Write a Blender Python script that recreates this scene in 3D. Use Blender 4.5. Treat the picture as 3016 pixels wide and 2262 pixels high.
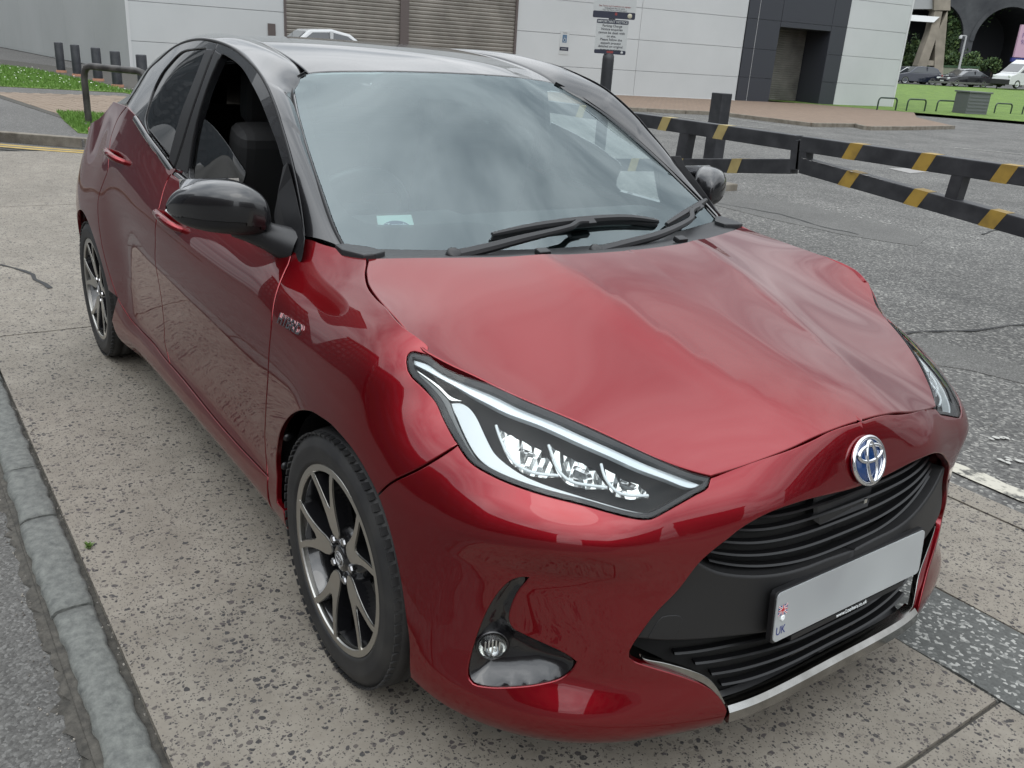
import bpy, bmesh, math, random
import numpy as np
from mathutils import Vector, Matrix
from mathutils.geometry import delaunay_2d_cdt

for _o in list(bpy.data.objects):
    bpy.data.objects.remove(_o)
SC = bpy.context.scene
COL = SC.collection

# ------------------------------------------------------------------ camera
# world frame: X = forward direction of the red car, Y = its left, Z up;
# origin on the ground under the middle of its front axle
PW, PH = 3016.0, 2262.0
CAM = np.array([1.641504, -1.585023, 1.440615])
YAW, PITCH, ROLL, FPX = 2.507095, 0.363028, 0.067684, 2600.55846
_f = np.array([math.cos(YAW) * math.cos(PITCH), math.sin(YAW) * math.cos(PITCH), -math.sin(PITCH)])
_r0 = np.array([math.sin(YAW), -math.cos(YAW), 0.0])
_u0 = np.cross(_r0, _f)
_r = _r0 * math.cos(ROLL) + _u0 * math.sin(ROLL)
_u = -_r0 * math.sin(ROLL) + _u0 * math.cos(ROLL)
cd = bpy.data.cameras.new('camera')
cam = bpy.data.objects.new('camera', cd)
COL.objects.link(cam)
cd.sensor_fit = 'HORIZONTAL'
cd.sensor_width = 36.0
cd.lens = 36.0 * FPX / PW
cd.clip_start = 0.05
cd.clip_end = 2000.0
cam.matrix_world = Matrix(((_r[0], _u[0], -_f[0], CAM[0]), (_r[1], _u[1], -_f[1], CAM[1]),
                           (_r[2], _u[2], -_f[2], CAM[2]), (0, 0, 0, 1)))
SC.camera = cam

# ------------------------------------------------------------------ sky, sun, exposure
world = bpy.data.worlds.new('World')
SC.world = world
world.use_nodes = True
wn, wl = world.node_tree.nodes, world.node_tree.links
wn.clear()
SUN_EL, SUN_AZ = math.radians(48), math.radians(-38)   # az measured from +X towards +Y
w_out = wn.new('ShaderNodeOutputWorld')
w_bg = wn.new('ShaderNodeBackground')
w_sky = wn.new('ShaderNodeTexSky')
w_sky.sky_type = 'NISHITA'
w_sky.sun_disc = False
w_sky.sun_elevation = SUN_EL
w_sky.sun_rotation = math.pi / 2 - SUN_AZ
w_sky.air_density = 1.0
w_sky.dust_density = 2.0
# broken overcast: soft grey-white cloud layer over the clear sky
w_tc = wn.new('ShaderNodeTexCoord')
w_sep = wn.new('ShaderNodeSeparateXYZ')
w_add = wn.new('ShaderNodeMath'); w_add.operation = 'ADD'; w_add.inputs[1].default_value = 0.22
w_dx = wn.new('ShaderNodeMath'); w_dx.operation = 'DIVIDE'
w_dy = wn.new('ShaderNodeMath'); w_dy.operation = 'DIVIDE'
w_cmb = wn.new('ShaderNodeCombineXYZ')
w_n1 = wn.new('ShaderNodeTexNoise')
w_n1.inputs['Scale'].default_value = 1.7
w_n1.inputs['Detail'].default_value = 7.0
w_n1.inputs['Roughness'].default_value = 0.55
w_n1.inputs['Distortion'].default_value = 0.6
w_r1 = wn.new('ShaderNodeValToRGB')
w_r1.color_ramp.elements[0].position = 0.30
w_r1.color_ramp.elements[0].color = (9.0, 10.0, 11.0, 1)
w_r1.color_ramp.elements[1].position = 0.72
w_r1.color_ramp.elements[1].color = (24.0, 24.5, 25.0, 1)
w_r2 = wn.new('ShaderNodeValToRGB')
w_r2.color_ramp.elements[0].position = 0.18
w_r2.color_ramp.elements[0].color = (0.72, 0.72, 0.72, 1)
w_r2.color_ramp.elements[1].position = 0.5
w_r2.color_ramp.elements[1].color = (1, 1, 1, 1)
w_mix = wn.new('ShaderNodeMixRGB')
wl.new(w_tc.outputs['Generated'], w_sep.inputs[0])
wl.new(w_sep.outputs['Z'], w_add.inputs[0])
wl.new(w_sep.outputs['X'], w_dx.inputs[0]); wl.new(w_add.outputs[0], w_dx.inputs[1])
wl.new(w_sep.outputs['Y'], w_dy.inputs[0]); wl.new(w_add.outputs[0], w_dy.inputs[1])
wl.new(w_dx.outputs[0], w_cmb.inputs[0]); wl.new(w_dy.outputs[0], w_cmb.inputs[1])
wl.new(w_cmb.outputs[0], w_n1.inputs['Vector'])
wl.new(w_n1.outputs['Fac'], w_r1.inputs[0])
wl.new(w_n1.outputs['Fac'], w_r2.inputs[0])
wl.new(w_r2.outputs[0], w_mix.inputs['Fac'])
wl.new(w_sky.outputs[0], w_mix.inputs[1])
wl.new(w_r1.outputs[0], w_mix.inputs[2])
# cloud is brighter overhead than at the horizon, and brightest around the veiled sun
w_dot = wn.new('ShaderNodeVectorMath'); w_dot.operation = 'DOT_PRODUCT'
w_dot.inputs[1].default_value = (math.cos(SUN_AZ) * math.cos(SUN_EL), math.sin(SUN_AZ) * math.cos(SUN_EL), math.sin(SUN_EL))
wl.new(w_tc.outputs['Generated'], w_dot.inputs[0])
w_lobe = wn.new('ShaderNodeMapRange'); w_lobe.interpolation_type = 'SMOOTHSTEP'
w_lobe.inputs[1].default_value = 0.15; w_lobe.inputs[2].default_value = 1.0; w_lobe.inputs[3].default_value = 0.0; w_lobe.inputs[4].default_value = 0.9
wl.new(w_dot.outputs['Value'], w_lobe.inputs[0])
w_el = wn.new('ShaderNodeMapRange'); w_el.inputs[1].default_value = 0.0; w_el.inputs[2].default_value = 1.0; w_el.inputs[3].default_value = 0.45; w_el.inputs[4].default_value = 2.5
wl.new(w_sep.outputs['Z'], w_el.inputs[0])
w_gain = wn.new('ShaderNodeMath'); w_gain.operation = 'ADD'; wl.new(w_lobe.outputs[0], w_gain.inputs[0]); wl.new(w_el.outputs[0], w_gain.inputs[1])
w_mul = wn.new('ShaderNodeMixRGB'); w_mul.blend_type = 'MULTIPLY'; w_mul.inputs[0].default_value = 1.0
wl.new(w_mix.outputs[0], w_mul.inputs[1]); wl.new(w_gain.outputs[0], w_mul.inputs[2])
wl.new(w_mul.outputs[0], w_bg.inputs['Color'])
w_bg.inputs['Strength'].default_value = 0.10
wl.new(w_bg.outputs[0], w_out.inputs[0])

sd = bpy.data.lights.new('sun', 'SUN')
sd.energy = 0.5
sd.angle = math.radians(25)
sd.color = (1.0, 0.97, 0.92)
sun = bpy.data.objects.new('sun', sd)
COL.objects.link(sun)
_sv = Vector((math.cos(SUN_AZ) * math.cos(SUN_EL), math.sin(SUN_AZ) * math.cos(SUN_EL), math.sin(SUN_EL)))
sun.rotation_euler = _sv.to_track_quat('Z', 'Y').to_euler()
sun.location = (0, 0, 30)

SC.view_settings.view_transform = 'Standard'
SC.view_settings.look = 'None'
SC.view_settings.exposure = -0.85
SC.view_settings.gamma = 1.0
SC.view_settings.use_curve_mapping = False
SC.cycles.use_denoising = True
SC.cycles.max_bounces = 10
SC.cycles.transparent_max_bounces = 16
SC.cycles.sample_clamp_indirect = 6.0

random.seed(7)
RNG = np.random.default_rng(11)

# ------------------------------------------------------------------ pixel helpers (a pixel is only a direction)
def ray(px, py):
    return _f + _r * ((px - PW / 2) / FPX) + _u * ((PH / 2 - py) / FPX)
def at(px, py, x=None, y=None, z=None):
    d = ray(px, py)
    if x is not None: t = (x - CAM[0]) / d[0]
    elif y is not None: t = (y - CAM[1]) / d[1]
    else: t = (z - CAM[2]) / d[2]
    return CAM + d * t
def atd(px, py, depth):
    return CAM + ray(px, py) * depth

# ------------------------------------------------------------------ materials
MATS = {}
def principled(name, color=(0.5, 0.5, 0.5), rough=0.5, metal=0.0, **kw):
    m = bpy.data.materials.new(name)
    m.use_nodes = True
    b = m.node_tree.nodes['Principled BSDF']
    b.inputs['Base Color'].default_value = (*color, 1)
    b.inputs['Roughness'].default_value = rough
    b.inputs['Metallic'].default_value = metal
    for k, v in kw.items():
        b.inputs[k.replace('_', ' ')].default_value = v
    MATS[name] = m
    return m
def nodes_of(m):
    return m.node_tree.nodes, m.node_tree.links, m.node_tree.nodes['Principled BSDF']
def add_noise_color(m, c1, c2, scale, detail=4, lo=0.35, hi=0.65, coord='Object', rough=0.55, dist=0.0):
    n, l, b = nodes_of(m)
    tc = n.new('ShaderNodeTexCoord'); t = n.new('ShaderNodeTexNoise'); r = n.new('ShaderNodeValToRGB')
    t.inputs['Scale'].default_value = scale; t.inputs['Detail'].default_value = detail
    t.inputs['Roughness'].default_value = rough; t.inputs['Distortion'].default_value = dist
    r.color_ramp.elements[0].position = lo; r.color_ramp.elements[0].color = (*c1, 1)
    r.color_ramp.elements[1].position = hi; r.color_ramp.elements[1].color = (*c2, 1)
    l.new(tc.outputs[coord], t.inputs['Vector']); l.new(t.outputs['Fac'], r.inputs[0])
    l.new(r.outputs[0], b.inputs['Base Color'])
    return r
def add_bump(m, scale, strength, dist=0.01, detail=4, coord='Object'):
    n, l, b = nodes_of(m)
    tc = n.new('ShaderNodeTexCoord'); t = n.new('ShaderNodeTexNoise'); bp = n.new('ShaderNodeBump')
    t.inputs['Scale'].default_value = scale; t.inputs['Detail'].default_value = detail
    bp.inputs['Strength'].default_value = strength; bp.inputs['Distance'].default_value = dist
    l.new(tc.outputs[coord], t.inputs['Vector']); l.new(t.outputs['Fac'], bp.inputs['Height'])
    l.new(bp.outputs[0], b.inputs['Normal'])
def glassy(name, tint, ior=1.5, rough=0.0, gloss=(1, 1, 1)):
    m = bpy.data.materials.new(name); m.use_nodes = True
    n, l = m.node_tree.nodes, m.node_tree.links
    n.clear()
    o = n.new('ShaderNodeOutputMaterial'); mx = n.new('ShaderNodeMixShader'); f = n.new('ShaderNodeFresnel')
    t = n.new('ShaderNodeBsdfTransparent'); g = n.new('ShaderNodeBsdfGlossy')
    f.inputs['IOR'].default_value = ior; t.inputs['Color'].default_value = (*tint, 1)
    g.inputs['Roughness'].default_value = rough; g.inputs['Color'].default_value = (*gloss, 1)
    l.new(f.outputs[0], mx.inputs[0]); l.new(t.outputs[0], mx.inputs[1]); l.new(g.outputs[0], mx.inputs[2])
    l.new(mx.outputs[0], o.inputs[0])
    MATS[name] = m
    return m

# ------------------------------------------------------------------ object helpers
def link(o, parent=None):
    COL.objects.link(o)
    if parent is not None:
        o.parent = parent
    return o
def empty(name, loc=(0, 0, 0), label=None, cat=None, group=None, rz=0.0):
    o = bpy.data.objects.new(name, None)
    o.empty_display_size = 0.2
    o.location = loc
    o.rotation_euler = (0, 0, rz)
    COL.objects.link(o)
    tag(o, label, cat, group)
    return o
def tag(o, label=None, cat=None, group=None, kind=None):
    if label: o['label'] = label
    if cat: o['category'] = cat
    if group: o['group'] = group
    if kind: o['kind'] = kind
    return o
def mesh_obj(name, verts, faces, mat=None, parent=None, smooth=False, normals=None, mats=None, fmat=None):
    me = bpy.data.meshes.new(name)
    me.from_pydata([tuple(map(float, v)) for v in verts], [], [tuple(map(int, f)) for f in faces])
    for m in (mats or ([mat] if mat else [])):
        me.materials.append(m)
    if fmat is not None:
        me.polygons.foreach_set('material_index', np.asarray(fmat, dtype=np.int32))
    if smooth:
        me.polygons.foreach_set('use_smooth', [True] * len(me.polygons))
    me.update()
    if normals is not None:
        me.normals_split_custom_set_from_vertices([tuple(map(float, n)) for n in normals])
    o = bpy.data.objects.new(name, me)
    return link(o, parent)

class MB:
    """collects simple solids into one mesh"""
    def __init__(self):
        self.v, self.f, self.s = [], [], []
    def add(self, verts, faces, smooth=False):
        n = len(self.v)
        self.v += [tuple(map(float, p)) for p in verts]
        self.f += [tuple(i + n for i in f) for f in faces]
        self.s += [smooth] * len(faces)
        return self
    def box(self, lo, hi):
        (a, b, c), (d, e, f) = lo, hi
        return self.add([(a, b, c), (d, b, c), (d, e, c), (a, e, c), (a, b, f), (d, b, f), (d, e, f), (a, e, f)],
                        [(0, 3, 2, 1), (4, 5, 6, 7), (0, 1, 5, 4), (1, 2, 6, 5), (2, 3, 7, 6), (3, 0, 4, 7)])
    def obox(self, c, ax, ay, az, hx, hy, hz):
        c = np.asarray(c, float); ax, ay, az = [np.asarray(a, float) for a in (ax, ay, az)]
        P = [c + sx * hx * ax + sy * hy * ay + sz * hz * az for sz in (-1, 1) for sx, sy in ((-1, -1), (1, -1), (1, 1), (-1, 1))]
        F = [(0, 3, 2, 1), (4, 5, 6, 7), (0, 1, 5, 4), (1, 2, 6, 5), (2, 3, 7, 6), (3, 0, 4, 7)]
        if np.dot(np.cross(ax, ay), az) < 0:
            F = [f[::-1] for f in F]
        return self.add(P, F)
    def bar(self, a, b, w, h, up=(0, 0, 1)):
        a, b = np.asarray(a, float), np.asarray(b, float)
        d = b - a; L = np.linalg.norm(d); d = d / L
        s = np.cross(d, up); s /= np.linalg.norm(s); u = np.cross(s, d)
        return self.obox((a + b) / 2, d, s, u, L / 2, w / 2, h / 2)
    def tube(self, pts, rad, seg=10, cap=True, closed=False):
        P = [np.asarray(p, float) for p in pts]
        n = len(P)
        R = rad if hasattr(rad, '__len__') else [rad] * n
        verts = []; prev = None
        for i in range(n):
            if closed: t = P[(i + 1) % n] - P[i - 1]
            else: t = P[min(i + 1, n - 1)] - P[max(i - 1, 0)]
            t = t / (np.linalg.norm(t) + 1e-12)
            if prev is None:
                a = np.array([0, 0, 1.0]) if abs(t[2]) < 0.9 else np.array([1.0, 0, 0])
                s = np.cross(t, a)
            else:
                s = prev - t * np.dot(prev, t)
            s = s / np.linalg.norm(s); prev = s
            q = np.cross(t, s)
            for k in range(seg):
                th = 2 * math.pi * k / seg
                verts.append(P[i] + R[i] * (math.cos(th) * s + math.sin(th) * q))
        F = []
        for i in range(n if closed else n - 1):
            j = (i + 1) % n
            for k in range(seg):
                k2 = (k + 1) % seg
                F.append((i * seg + k, i * seg + k2, j * seg + k2, j * seg + k))
        self.add(verts, F, True)
        if cap and not closed:
            self.add(verts[:seg], [tuple(range(seg))[::-1]]); self.add(verts[-seg:], [tuple(range(seg))])
        return self
    def lathe(self, prof, o, axis, seg=32, smooth=True):
        """prof: (distance along axis, radius) pairs"""
        o = np.asarray(o, float); ax = np.asarray(axis, float); ax /= np.linalg.norm(ax)
        a = np.array([0, 0, 1.0]) if abs(ax[2]) < 0.9 else np.array([1.0, 0, 0])
        s = np.cross(ax, a); s /= np.linalg.norm(s); q = np.cross(ax, s)
        V = []
        for h, r in prof:
            for k in range(seg):
                th = 2 * math.pi * k / seg
                V.append(o + ax * h + r * (math.cos(th) * s + math.sin(th) * q))
        F = []
        for i in range(len(prof) - 1):
            for k in range(seg):
                k2 = (k + 1) % seg
                F.append((i * seg + k, i * seg + k2, (i + 1) * seg + k2, (i + 1) * seg + k))
        return self.add(V, F, smooth)
    def prism(self, poly, z0, z1, frame=None):
        """poly: 2D outline (ccw); frame maps (u, v, w) to a point"""
        fr = frame or (lambda u, v, w: (u, v, w))
        n = len(poly)
        V = [fr(p[0], p[1], z0) for p in poly] + [fr(p[0], p[1], z1) for p in poly]
        F = [tuple(range(n))[::-1], tuple(range(n, 2 * n))] + [(i, (i + 1) % n, n + (i + 1) % n, n + i) for i in range(n)]
        return self.add(V, F)
    def build(self, name, mat, parent=None, bevel=0.0, seg=2):
        o = mesh_obj(name, self.v, self.f, mat, parent)
        o.data.polygons.foreach_set('use_smooth', self.s)
        if bevel > 0:
            bm = bmesh.new(); bm.from_mesh(o.data)
            bmesh.ops.remove_doubles(bm, verts=bm.verts, dist=1e-6)
            es = [e for e in bm.edges if len(e.link_faces) == 2 and e.calc_face_angle(0) > 0.6]
            bmesh.ops.bevel(bm, geom=es, offset=bevel, segments=seg, affect='EDGES', profile=0.6, clamp_overlap=True)
            bm.to_mesh(o.data); bm.free()
        return o
def box_obj(name, lo, hi, mat, parent=None, bevel=0.0):
    return MB().box(lo, hi).build(name, mat, parent, bevel)
def copy_tree(o, parent=None):
    c = o.copy(); COL.objects.link(c); c.parent = parent
    for ch in list(o.children):
        copy_tree(ch, c)
    return c
FONT = None
def text_obj(name, s, size, mat, parent, origin, ux, uy, depth=0.0008, align='CENTER', bold=0.0, sx=1.0):
    cu = bpy.data.curves.new(name, 'FONT')
    cu.body = s; cu.size = size; cu.align_x = align; cu.align_y = 'CENTER'
    cu.extrude = depth; cu.offset = bold; cu.resolution_u = 3
    t = bpy.data.objects.new(name, cu); COL.objects.link(t)
    dg = bpy.context.evaluated_depsgraph_get()
    me = bpy.data.meshes.new_from_object(t.evaluated_get(dg))
    bpy.data.objects.remove(t)
    ux = Vector(ux).normalized(); uy = Vector(uy).normalized(); uz = ux.cross(uy)
    M = Matrix(((ux.x * sx, uy.x, uz.x, origin[0]), (ux.y * sx, uy.y, uz.y, origin[1]), (ux.z * sx, uy.z, uz.z, origin[2]), (0, 0, 0, 1)))
    me.transform(M)
    me.materials.clear(); me.materials.append(mat)
    o = bpy.data.objects.new(name, me)
    return link(o, parent)
# ------------------------------------------------------------------ smooth surfaces for the car body
def tps_fit(P, v, smooth=0.0):
    P = np.asarray(P, float); v = np.asarray(v, float); n = len(P)
    d2 = ((P[:, None, :] - P[None, :, :]) ** 2).sum(-1)
    K = 0.5 * d2 * np.log(d2 + 1e-12)
    A = np.zeros((n + 3, n + 3)); A[:n, :n] = K + np.eye(n) * smooth
    A[:n, n] = 1; A[:n, n + 1:] = P; A[n, :n] = 1; A[n + 1:, :n] = P.T
    sol = np.linalg.solve(A, np.concatenate([v, np.zeros(3)]))
    def ev(Q):
        Q = np.asarray(Q, float)
        d2 = ((Q[..., None, :] - P) ** 2).sum(-1)
        return (0.5 * d2 * np.log(d2 + 1e-12)) @ sol[:n] + sol[n] + Q @ sol[n + 1:]
    return ev
def nat_spline(x, y):
    """natural cubic spline, y may be (n, k)"""
    x = np.asarray(x, float); y = np.asarray(y, float); n = len(x)
    h = np.diff(x)
    A = np.eye(n); B = np.zeros_like(y)
    for i in range(1, n - 1):
        A[i, i - 1] = h[i - 1]; A[i, i] = 2 * (h[i - 1] + h[i]); A[i, i + 1] = h[i]
        B[i] = 6 * ((y[i + 1] - y[i]) / h[i] - (y[i] - y[i - 1]) / h[i - 1])
    M = np.linalg.solve(A, B)
    def ev(q):
        q = np.asarray(q, float)
        i = np.clip(np.searchsorted(x, q) - 1, 0, n - 2)
        a = (x[i + 1] - q); b = (q - x[i]); hh = h[i]
        if y.ndim > 1: a, b, hh = a[..., None], b[..., None], hh[..., None]
        return M[i] * a ** 3 / (6 * hh) + M[i + 1] * b ** 3 / (6 * hh) + (y[i] / hh - M[i] * hh / 6) * a + (y[i + 1] / hh - M[i + 1] * hh / 6) * b
    return ev
def pchip(x, y):
    x = np.asarray(x, float); y = np.asarray(y, float); n = len(x)
    h = np.diff(x); dl = np.diff(y) / h; m = np.zeros(n)
    for i in range(1, n - 1):
        if dl[i - 1] * dl[i] > 0:
            w1, w2 = 2 * h[i] + h[i - 1], h[i] + 2 * h[i - 1]
            m[i] = (w1 + w2) / (w1 / dl[i - 1] + w2 / dl[i])
    m[0], m[-1] = dl[0], dl[-1]
    def ev(q):
        q = np.asarray(q, float); qc = np.clip(q, x[0], x[-1])
        i = np.clip(np.searchsorted(x, qc) - 1, 0, n - 2)
        t = (qc - x[i]) / h[i]
        v = (2 * t**3 - 3 * t**2 + 1) * y[i] + (t**3 - 2 * t**2 + t) * h[i] * m[i] + (-2 * t**3 + 3 * t**2) * y[i + 1] + (t**3 - t**2) * h[i] * m[i + 1]
        return v + (q - qc) * np.where(q > qc, m[-1], m[0])
    return ev
def blur(G, sig, axis):
    r = int(3 * sig) + 1
    k = np.exp(-0.5 * (np.arange(-r, r + 1) / sig) ** 2); k /= k.sum()
    P = np.pad(G, [(r, r) if a == axis else (0, 0) for a in range(2)], mode='reflect', reflect_type='odd')
    return np.apply_along_axis(lambda v: np.convolve(v, k, 'valid'), axis, P)

# plan outline of the lower body (x, half width), nose centre -> round the corner -> along the side -> tail centre
_BP = np.array([(.772, -.30), (.782, -.15), (.785, 0), (.777, .15), (.742, .30), (.702, .43), (.652, .55), (.585, .665), (.50, .755), (.40, .818), (.28, .853),
                (.12, .866), (-.15, .868), (-.5, .868), (-1.0, .868), (-1.6, .868), (-2.2, .868), (-2.6, .866), (-2.82, .846), (-2.98, .79),
                (-3.08, .68), (-3.13, .5), (-3.15, .25), (-3.155, 0), (-3.15, -.25)])
_BP[0] = (.742, -.30); _BP[1] = (.777, -.15)
_ch = np.concatenate([[0], np.cumsum(np.hypot(*np.diff(_BP, axis=0).T))])
_sp = nat_spline(_ch, _BP)
_i0 = _ch[2]
_q = np.linspace(0, _ch[-1], 3000); _c = _sp(_q)
_al = np.concatenate([[0], np.cumsum(np.hypot(*np.diff(_c, axis=0).T))])
_s_at0 = np.interp(_i0, _q, _al)
BS = np.arange(-0.25, _al[-1] - _s_at0 - 0.02, 0.004)
_t = np.interp(BS + _s_at0, _al, _q)
BXY = _sp(_t)
BT = np.gradient(BXY, BS, axis=0); BT /= np.linalg.norm(BT, axis=1)[:, None]
BN = np.stack([BT[:, 1], -BT[:, 0]], 1)         # outward
BN = BN * np.sign((BN * (BXY - np.array([-1.2, 0]))).sum(1))[:, None]
def base(s):
    s = np.asarray(s, float)
    return (np.stack([np.interp(s, BS, BXY[:, 0]), np.interp(s, BS, BXY[:, 1])], -1),
            np.stack([np.interp(s, BS, BN[:, 0]), np.interp(s, BS, BN[:, 1])], -1))
def near(x, w):
    x, w = np.atleast_1d(x).astype(float), np.atleast_1d(w).astype(float)
    d2 = (x[:, None] - BXY[None, :, 0]) ** 2 + (w[:, None] - BXY[None, :, 1]) ** 2
    i = np.clip(d2.argmin(1), 0, len(BS) - 1)
    dx = np.stack([x, w], 1) - BXY[i]
    s = BS[i] + (dx * BT[i]).sum(1)
    p, n = base(s)
    return s, ((np.stack([x, w], 1) - p) * n).sum(1)
# body sections: plan station -> (height, outward offset)
_SEC = [
 ((.785, 0.0), [(.14, -.05), (.18, -.02), (.21, -.005), (.30, -.005), (.42, -.006), (.50, -.022), (.58, -.034), (.644, -.034), (.69, -.048), (.73, -.060), (.77, -.076), (.82, -.12)]),
 ((.777, .15), [(.14, -.05), (.18, -.015), (.21, .0), (.30, .0), (.42, -.004), (.52, -.022), (.58, -.03), (.64, -.030), (.69, -.042), (.73, -.056), (.757, -.072), (.82, -.13)]),
 ((.742, .30), [(.14, -.03), (.18, .022), (.21, .028), (.28, .014), (.36, .0), (.52, -.004), (.60, -.006), (.64, -.010), (.68, -.026), (.72, -.052), (.80, -.13)]),
 ((.702, .43), [(.14, -.02), (.175, .022), (.21, .036), (.25, .034), (.30, .02), (.38, .008), (.50, .002), (.57, .004), (.62, -.004), (.66, -.020), (.70, -.050), (.73, -.084), (.78, -.15), (.82, -.21)]),
 ((.652, .55), [(.13, -.03), (.155, .012), (.19, .036), (.23, .040), (.27, .026), (.31, .012), (.40, .012), (.50, .006), (.56, .011), (.602, .016), (.64, .004), (.68, -.024), (.73, -.084), (.765, -.132), (.80, -.19)]),
 ((.585, .665), [(.13, -.03), (.155, .0), (.19, .022), (.225, .026), (.27, .006), (.31, -.014), (.40, -.022), (.50, -.020), (.56, -.004), (.602, .008), (.64, .0), (.69, -.034), (.75, -.105), (.79, -.168), (.83, -.235)]),
 ((.50, .755), [(.13, -.035), (.165, -.008), (.20, .006), (.235, .008), (.28, -.004), (.33, -.016), (.42, -.020), (.50, -.016), (.57, -.002), (.606, .004), (.65, -.006), (.70, -.036), (.76, -.098), (.80, -.158), (.815, -.185), (.85, -.25)]),
 ((.40, .818), [(.14, -.03), (.19, -.004), (.24, .002), (.32, -.003), (.42, -.006), (.52, -.003), (.60, .001), (.66, -.010), (.71, -.032), (.77, -.085), (.80, -.125), (.83, -.182), (.87, -.26)]),
 ((.28, .853), [(.15, -.03), (.20, -.006), (.25, .0), (.36, .0), (.50, .002), (.60, .003), (.67, -.006), (.73, -.028), (.79, -.070), (.84, -.115), (.86, -.145), (.89, -.20)]),
 ((.12, .866), [(.15, -.02), (.3, .0), (.5, .002), (.62, .003), (.68, -.003), (.74, -.018), (.80, -.040), (.85, -.073), (.88, -.098), (.90, -.120), (.93, -.17)]),
 ((-.10, .868), [(.15, -.03), (.3, -.006), (.5, -.001), (.6, .001), (.68, -.003), (.74, -.013), (.80, -.034), (.86, -.072), (.90, -.116), (.922, -.150), (.95, -.20)]),
 ((-.27, .868), [(.16, -.06), (.20, -.036), (.25, -.024), (.32, -.024), (.42, -.024), (.52, -.018), (.60, -.013), (.68, -.012), (.75, -.018), (.82, -.040), (.88, -.084), (.92, -.130), (.945, -.172), (.957, -.198), (.99, -.25)]),
 ((-.45, .868), [(.16, -.07), (.19, -.050), (.23, -.032), (.28, -.034), (.33, -.044), (.40, -.042), (.50, -.030), (.60, -.021), (.70, -.017), (.77, -.022), (.83, -.040), (.88, -.070), (.93, -.115), (.96, -.145), (.99, -.165)]),
 ((-.8, .868), [(.16, -.075), (.19, -.055), (.23, -.033), (.275, -.036), (.32, -.052), (.39, -.050), (.50, -.036), (.60, -.024), (.70, -.018), (.77, -.020), (.83, -.036), (.88, -.062), (.93, -.098), (.955, -.118), (.99, -.135)]),
 ((-1.2, .868), [(.16, -.075), (.19, -.055), (.23, -.032), (.275, -.036), (.32, -.054), (.40, -.050), (.50, -.038), (.60, -.026), (.70, -.018), (.78, -.018), (.84, -.032), (.89, -.056), (.94, -.086), (.97, -.107), (1.02, -.13)]),
 ((-1.6, .868), [(.16, -.075), (.19, -.055), (.23, -.032), (.275, -.036), (.33, -.052), (.40, -.048), (.50, -.038), (.60, -.028), (.70, -.020), (.79, -.018), (.86, -.032), (.92, -.056), (.98, -.084), (1.03, -.106), (1.1, -.13)]),
 ((-1.9, .868), [(.16, -.07), (.19, -.05), (.23, -.030), (.28, -.034), (.34, -.046), (.42, -.042), (.52, -.034), (.62, -.028), (.70, -.024), (.79, -.022), (.87, -.034), (.94, -.056), (1.02, -.086), (1.10, -.112), (1.16, -.13)]),
 ((-2.08, .868), [(.16, -.05), (.20, -.03), (.26, -.02), (.34, -.022), (.45, -.020), (.56, -.014), (.66, -.014), (.74, -.018), (.82, -.026), (.90, -.044), (.98, -.070), (1.06, -.098), (1.14, -.125), (1.22, -.15)]),
 ((-2.25, .868), [(.16, -.03), (.22, -.01), (.34, -.006), (.48, -.001), (.60, .003), (.68, .001), (.76, -.008), (.84, -.026), (.92, -.052), (1.0, -.082), (1.08, -.112), (1.16, -.142), (1.24, -.17)]),
 ((-2.55, .866), [(.16, -.02), (.25, -.002), (.5, .004), (.62, .005), (.70, .0), (.78, -.018), (.86, -.046), (.94, -.080), (1.02, -.110), (1.1, -.138), (1.18, -.168)]),
 ((-2.82, .846), [(.16, -.03), (.25, -.004), (.5, .004), (.62, .004), (.72, -.006), (.80, -.026), (.9, -.058), (1.0, -.09), (1.1, -.12)]),
 ((-3.02, .75), [(.16, -.04), (.25, -.004), (.5, .0), (.62, -.004), (.72, -.02), (.80, -.045), (.9, -.08), (1.0, -.11), (1.1, -.14)]),
 ((-3.13, .5), [(.16, -.04), (.25, -.004), (.5, .0), (.62, -.01), (.72, -.03), (.80, -.06), (.9, -.10), (1.0, -.14), (1.1, -.18)]),
 ((-3.155, 0), [(.16, -.04), (.25, .0), (.5, .0), (.62, -.01), (.72, -.03), (.80, -.06), (.9, -.10), (1.0, -.14), (1.1, -.18)]),
]
GS = np.arange(-0.10, BS[-1] - 0.02, 0.01)
GZ = np.arange(0.10, 1.30, 0.005)
_ss, _dd = [], []
for (x_, w_), pts in _SEC:
    s_, _ = near(x_, w_)
    f_ = pchip([p[0] for p in pts], [p[1] for p in pts])
    _ss.append(float(s_[0])); _dd.append(f_(GZ))
_ss = [-_ss[1]] + _ss; _dd = [_dd[1]] + _dd
_ss[1] = 0.0
# shape-preserving interpolation along the body, then fairing
SD = np.stack([pchip(_ss, np.array(_dd)[:, j])(GS) for j in range(len(GZ))], 1)
SD = blur(SD, 5.0, 0)
SD = blur(SD, 2.2, 1)
def cub(t):
    return np.stack([-.5 * t + t**2 - .5 * t**3, 1 - 2.5 * t**2 + 1.5 * t**3, .5 * t + 2 * t**2 - 1.5 * t**3, -.5 * t**2 + .5 * t**3], -1)
def grid_eval(G, a0, da, b0, db, a, b):
    u = np.clip((a - a0) / da, 1, G.shape[0] - 3.001); v = np.clip((b - b0) / db, 1, G.shape[1] - 3.001)
    i = np.floor(u).astype(int); j = np.floor(v).astype(int)
    cu, cv = cub(u - i), cub(v - j)
    out = 0
    for k in range(4):
        for m in range(4):
            out = out + cu[..., k] * cv[..., m] * G[i - 1 + k, j - 1 + m]
    return out
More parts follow.
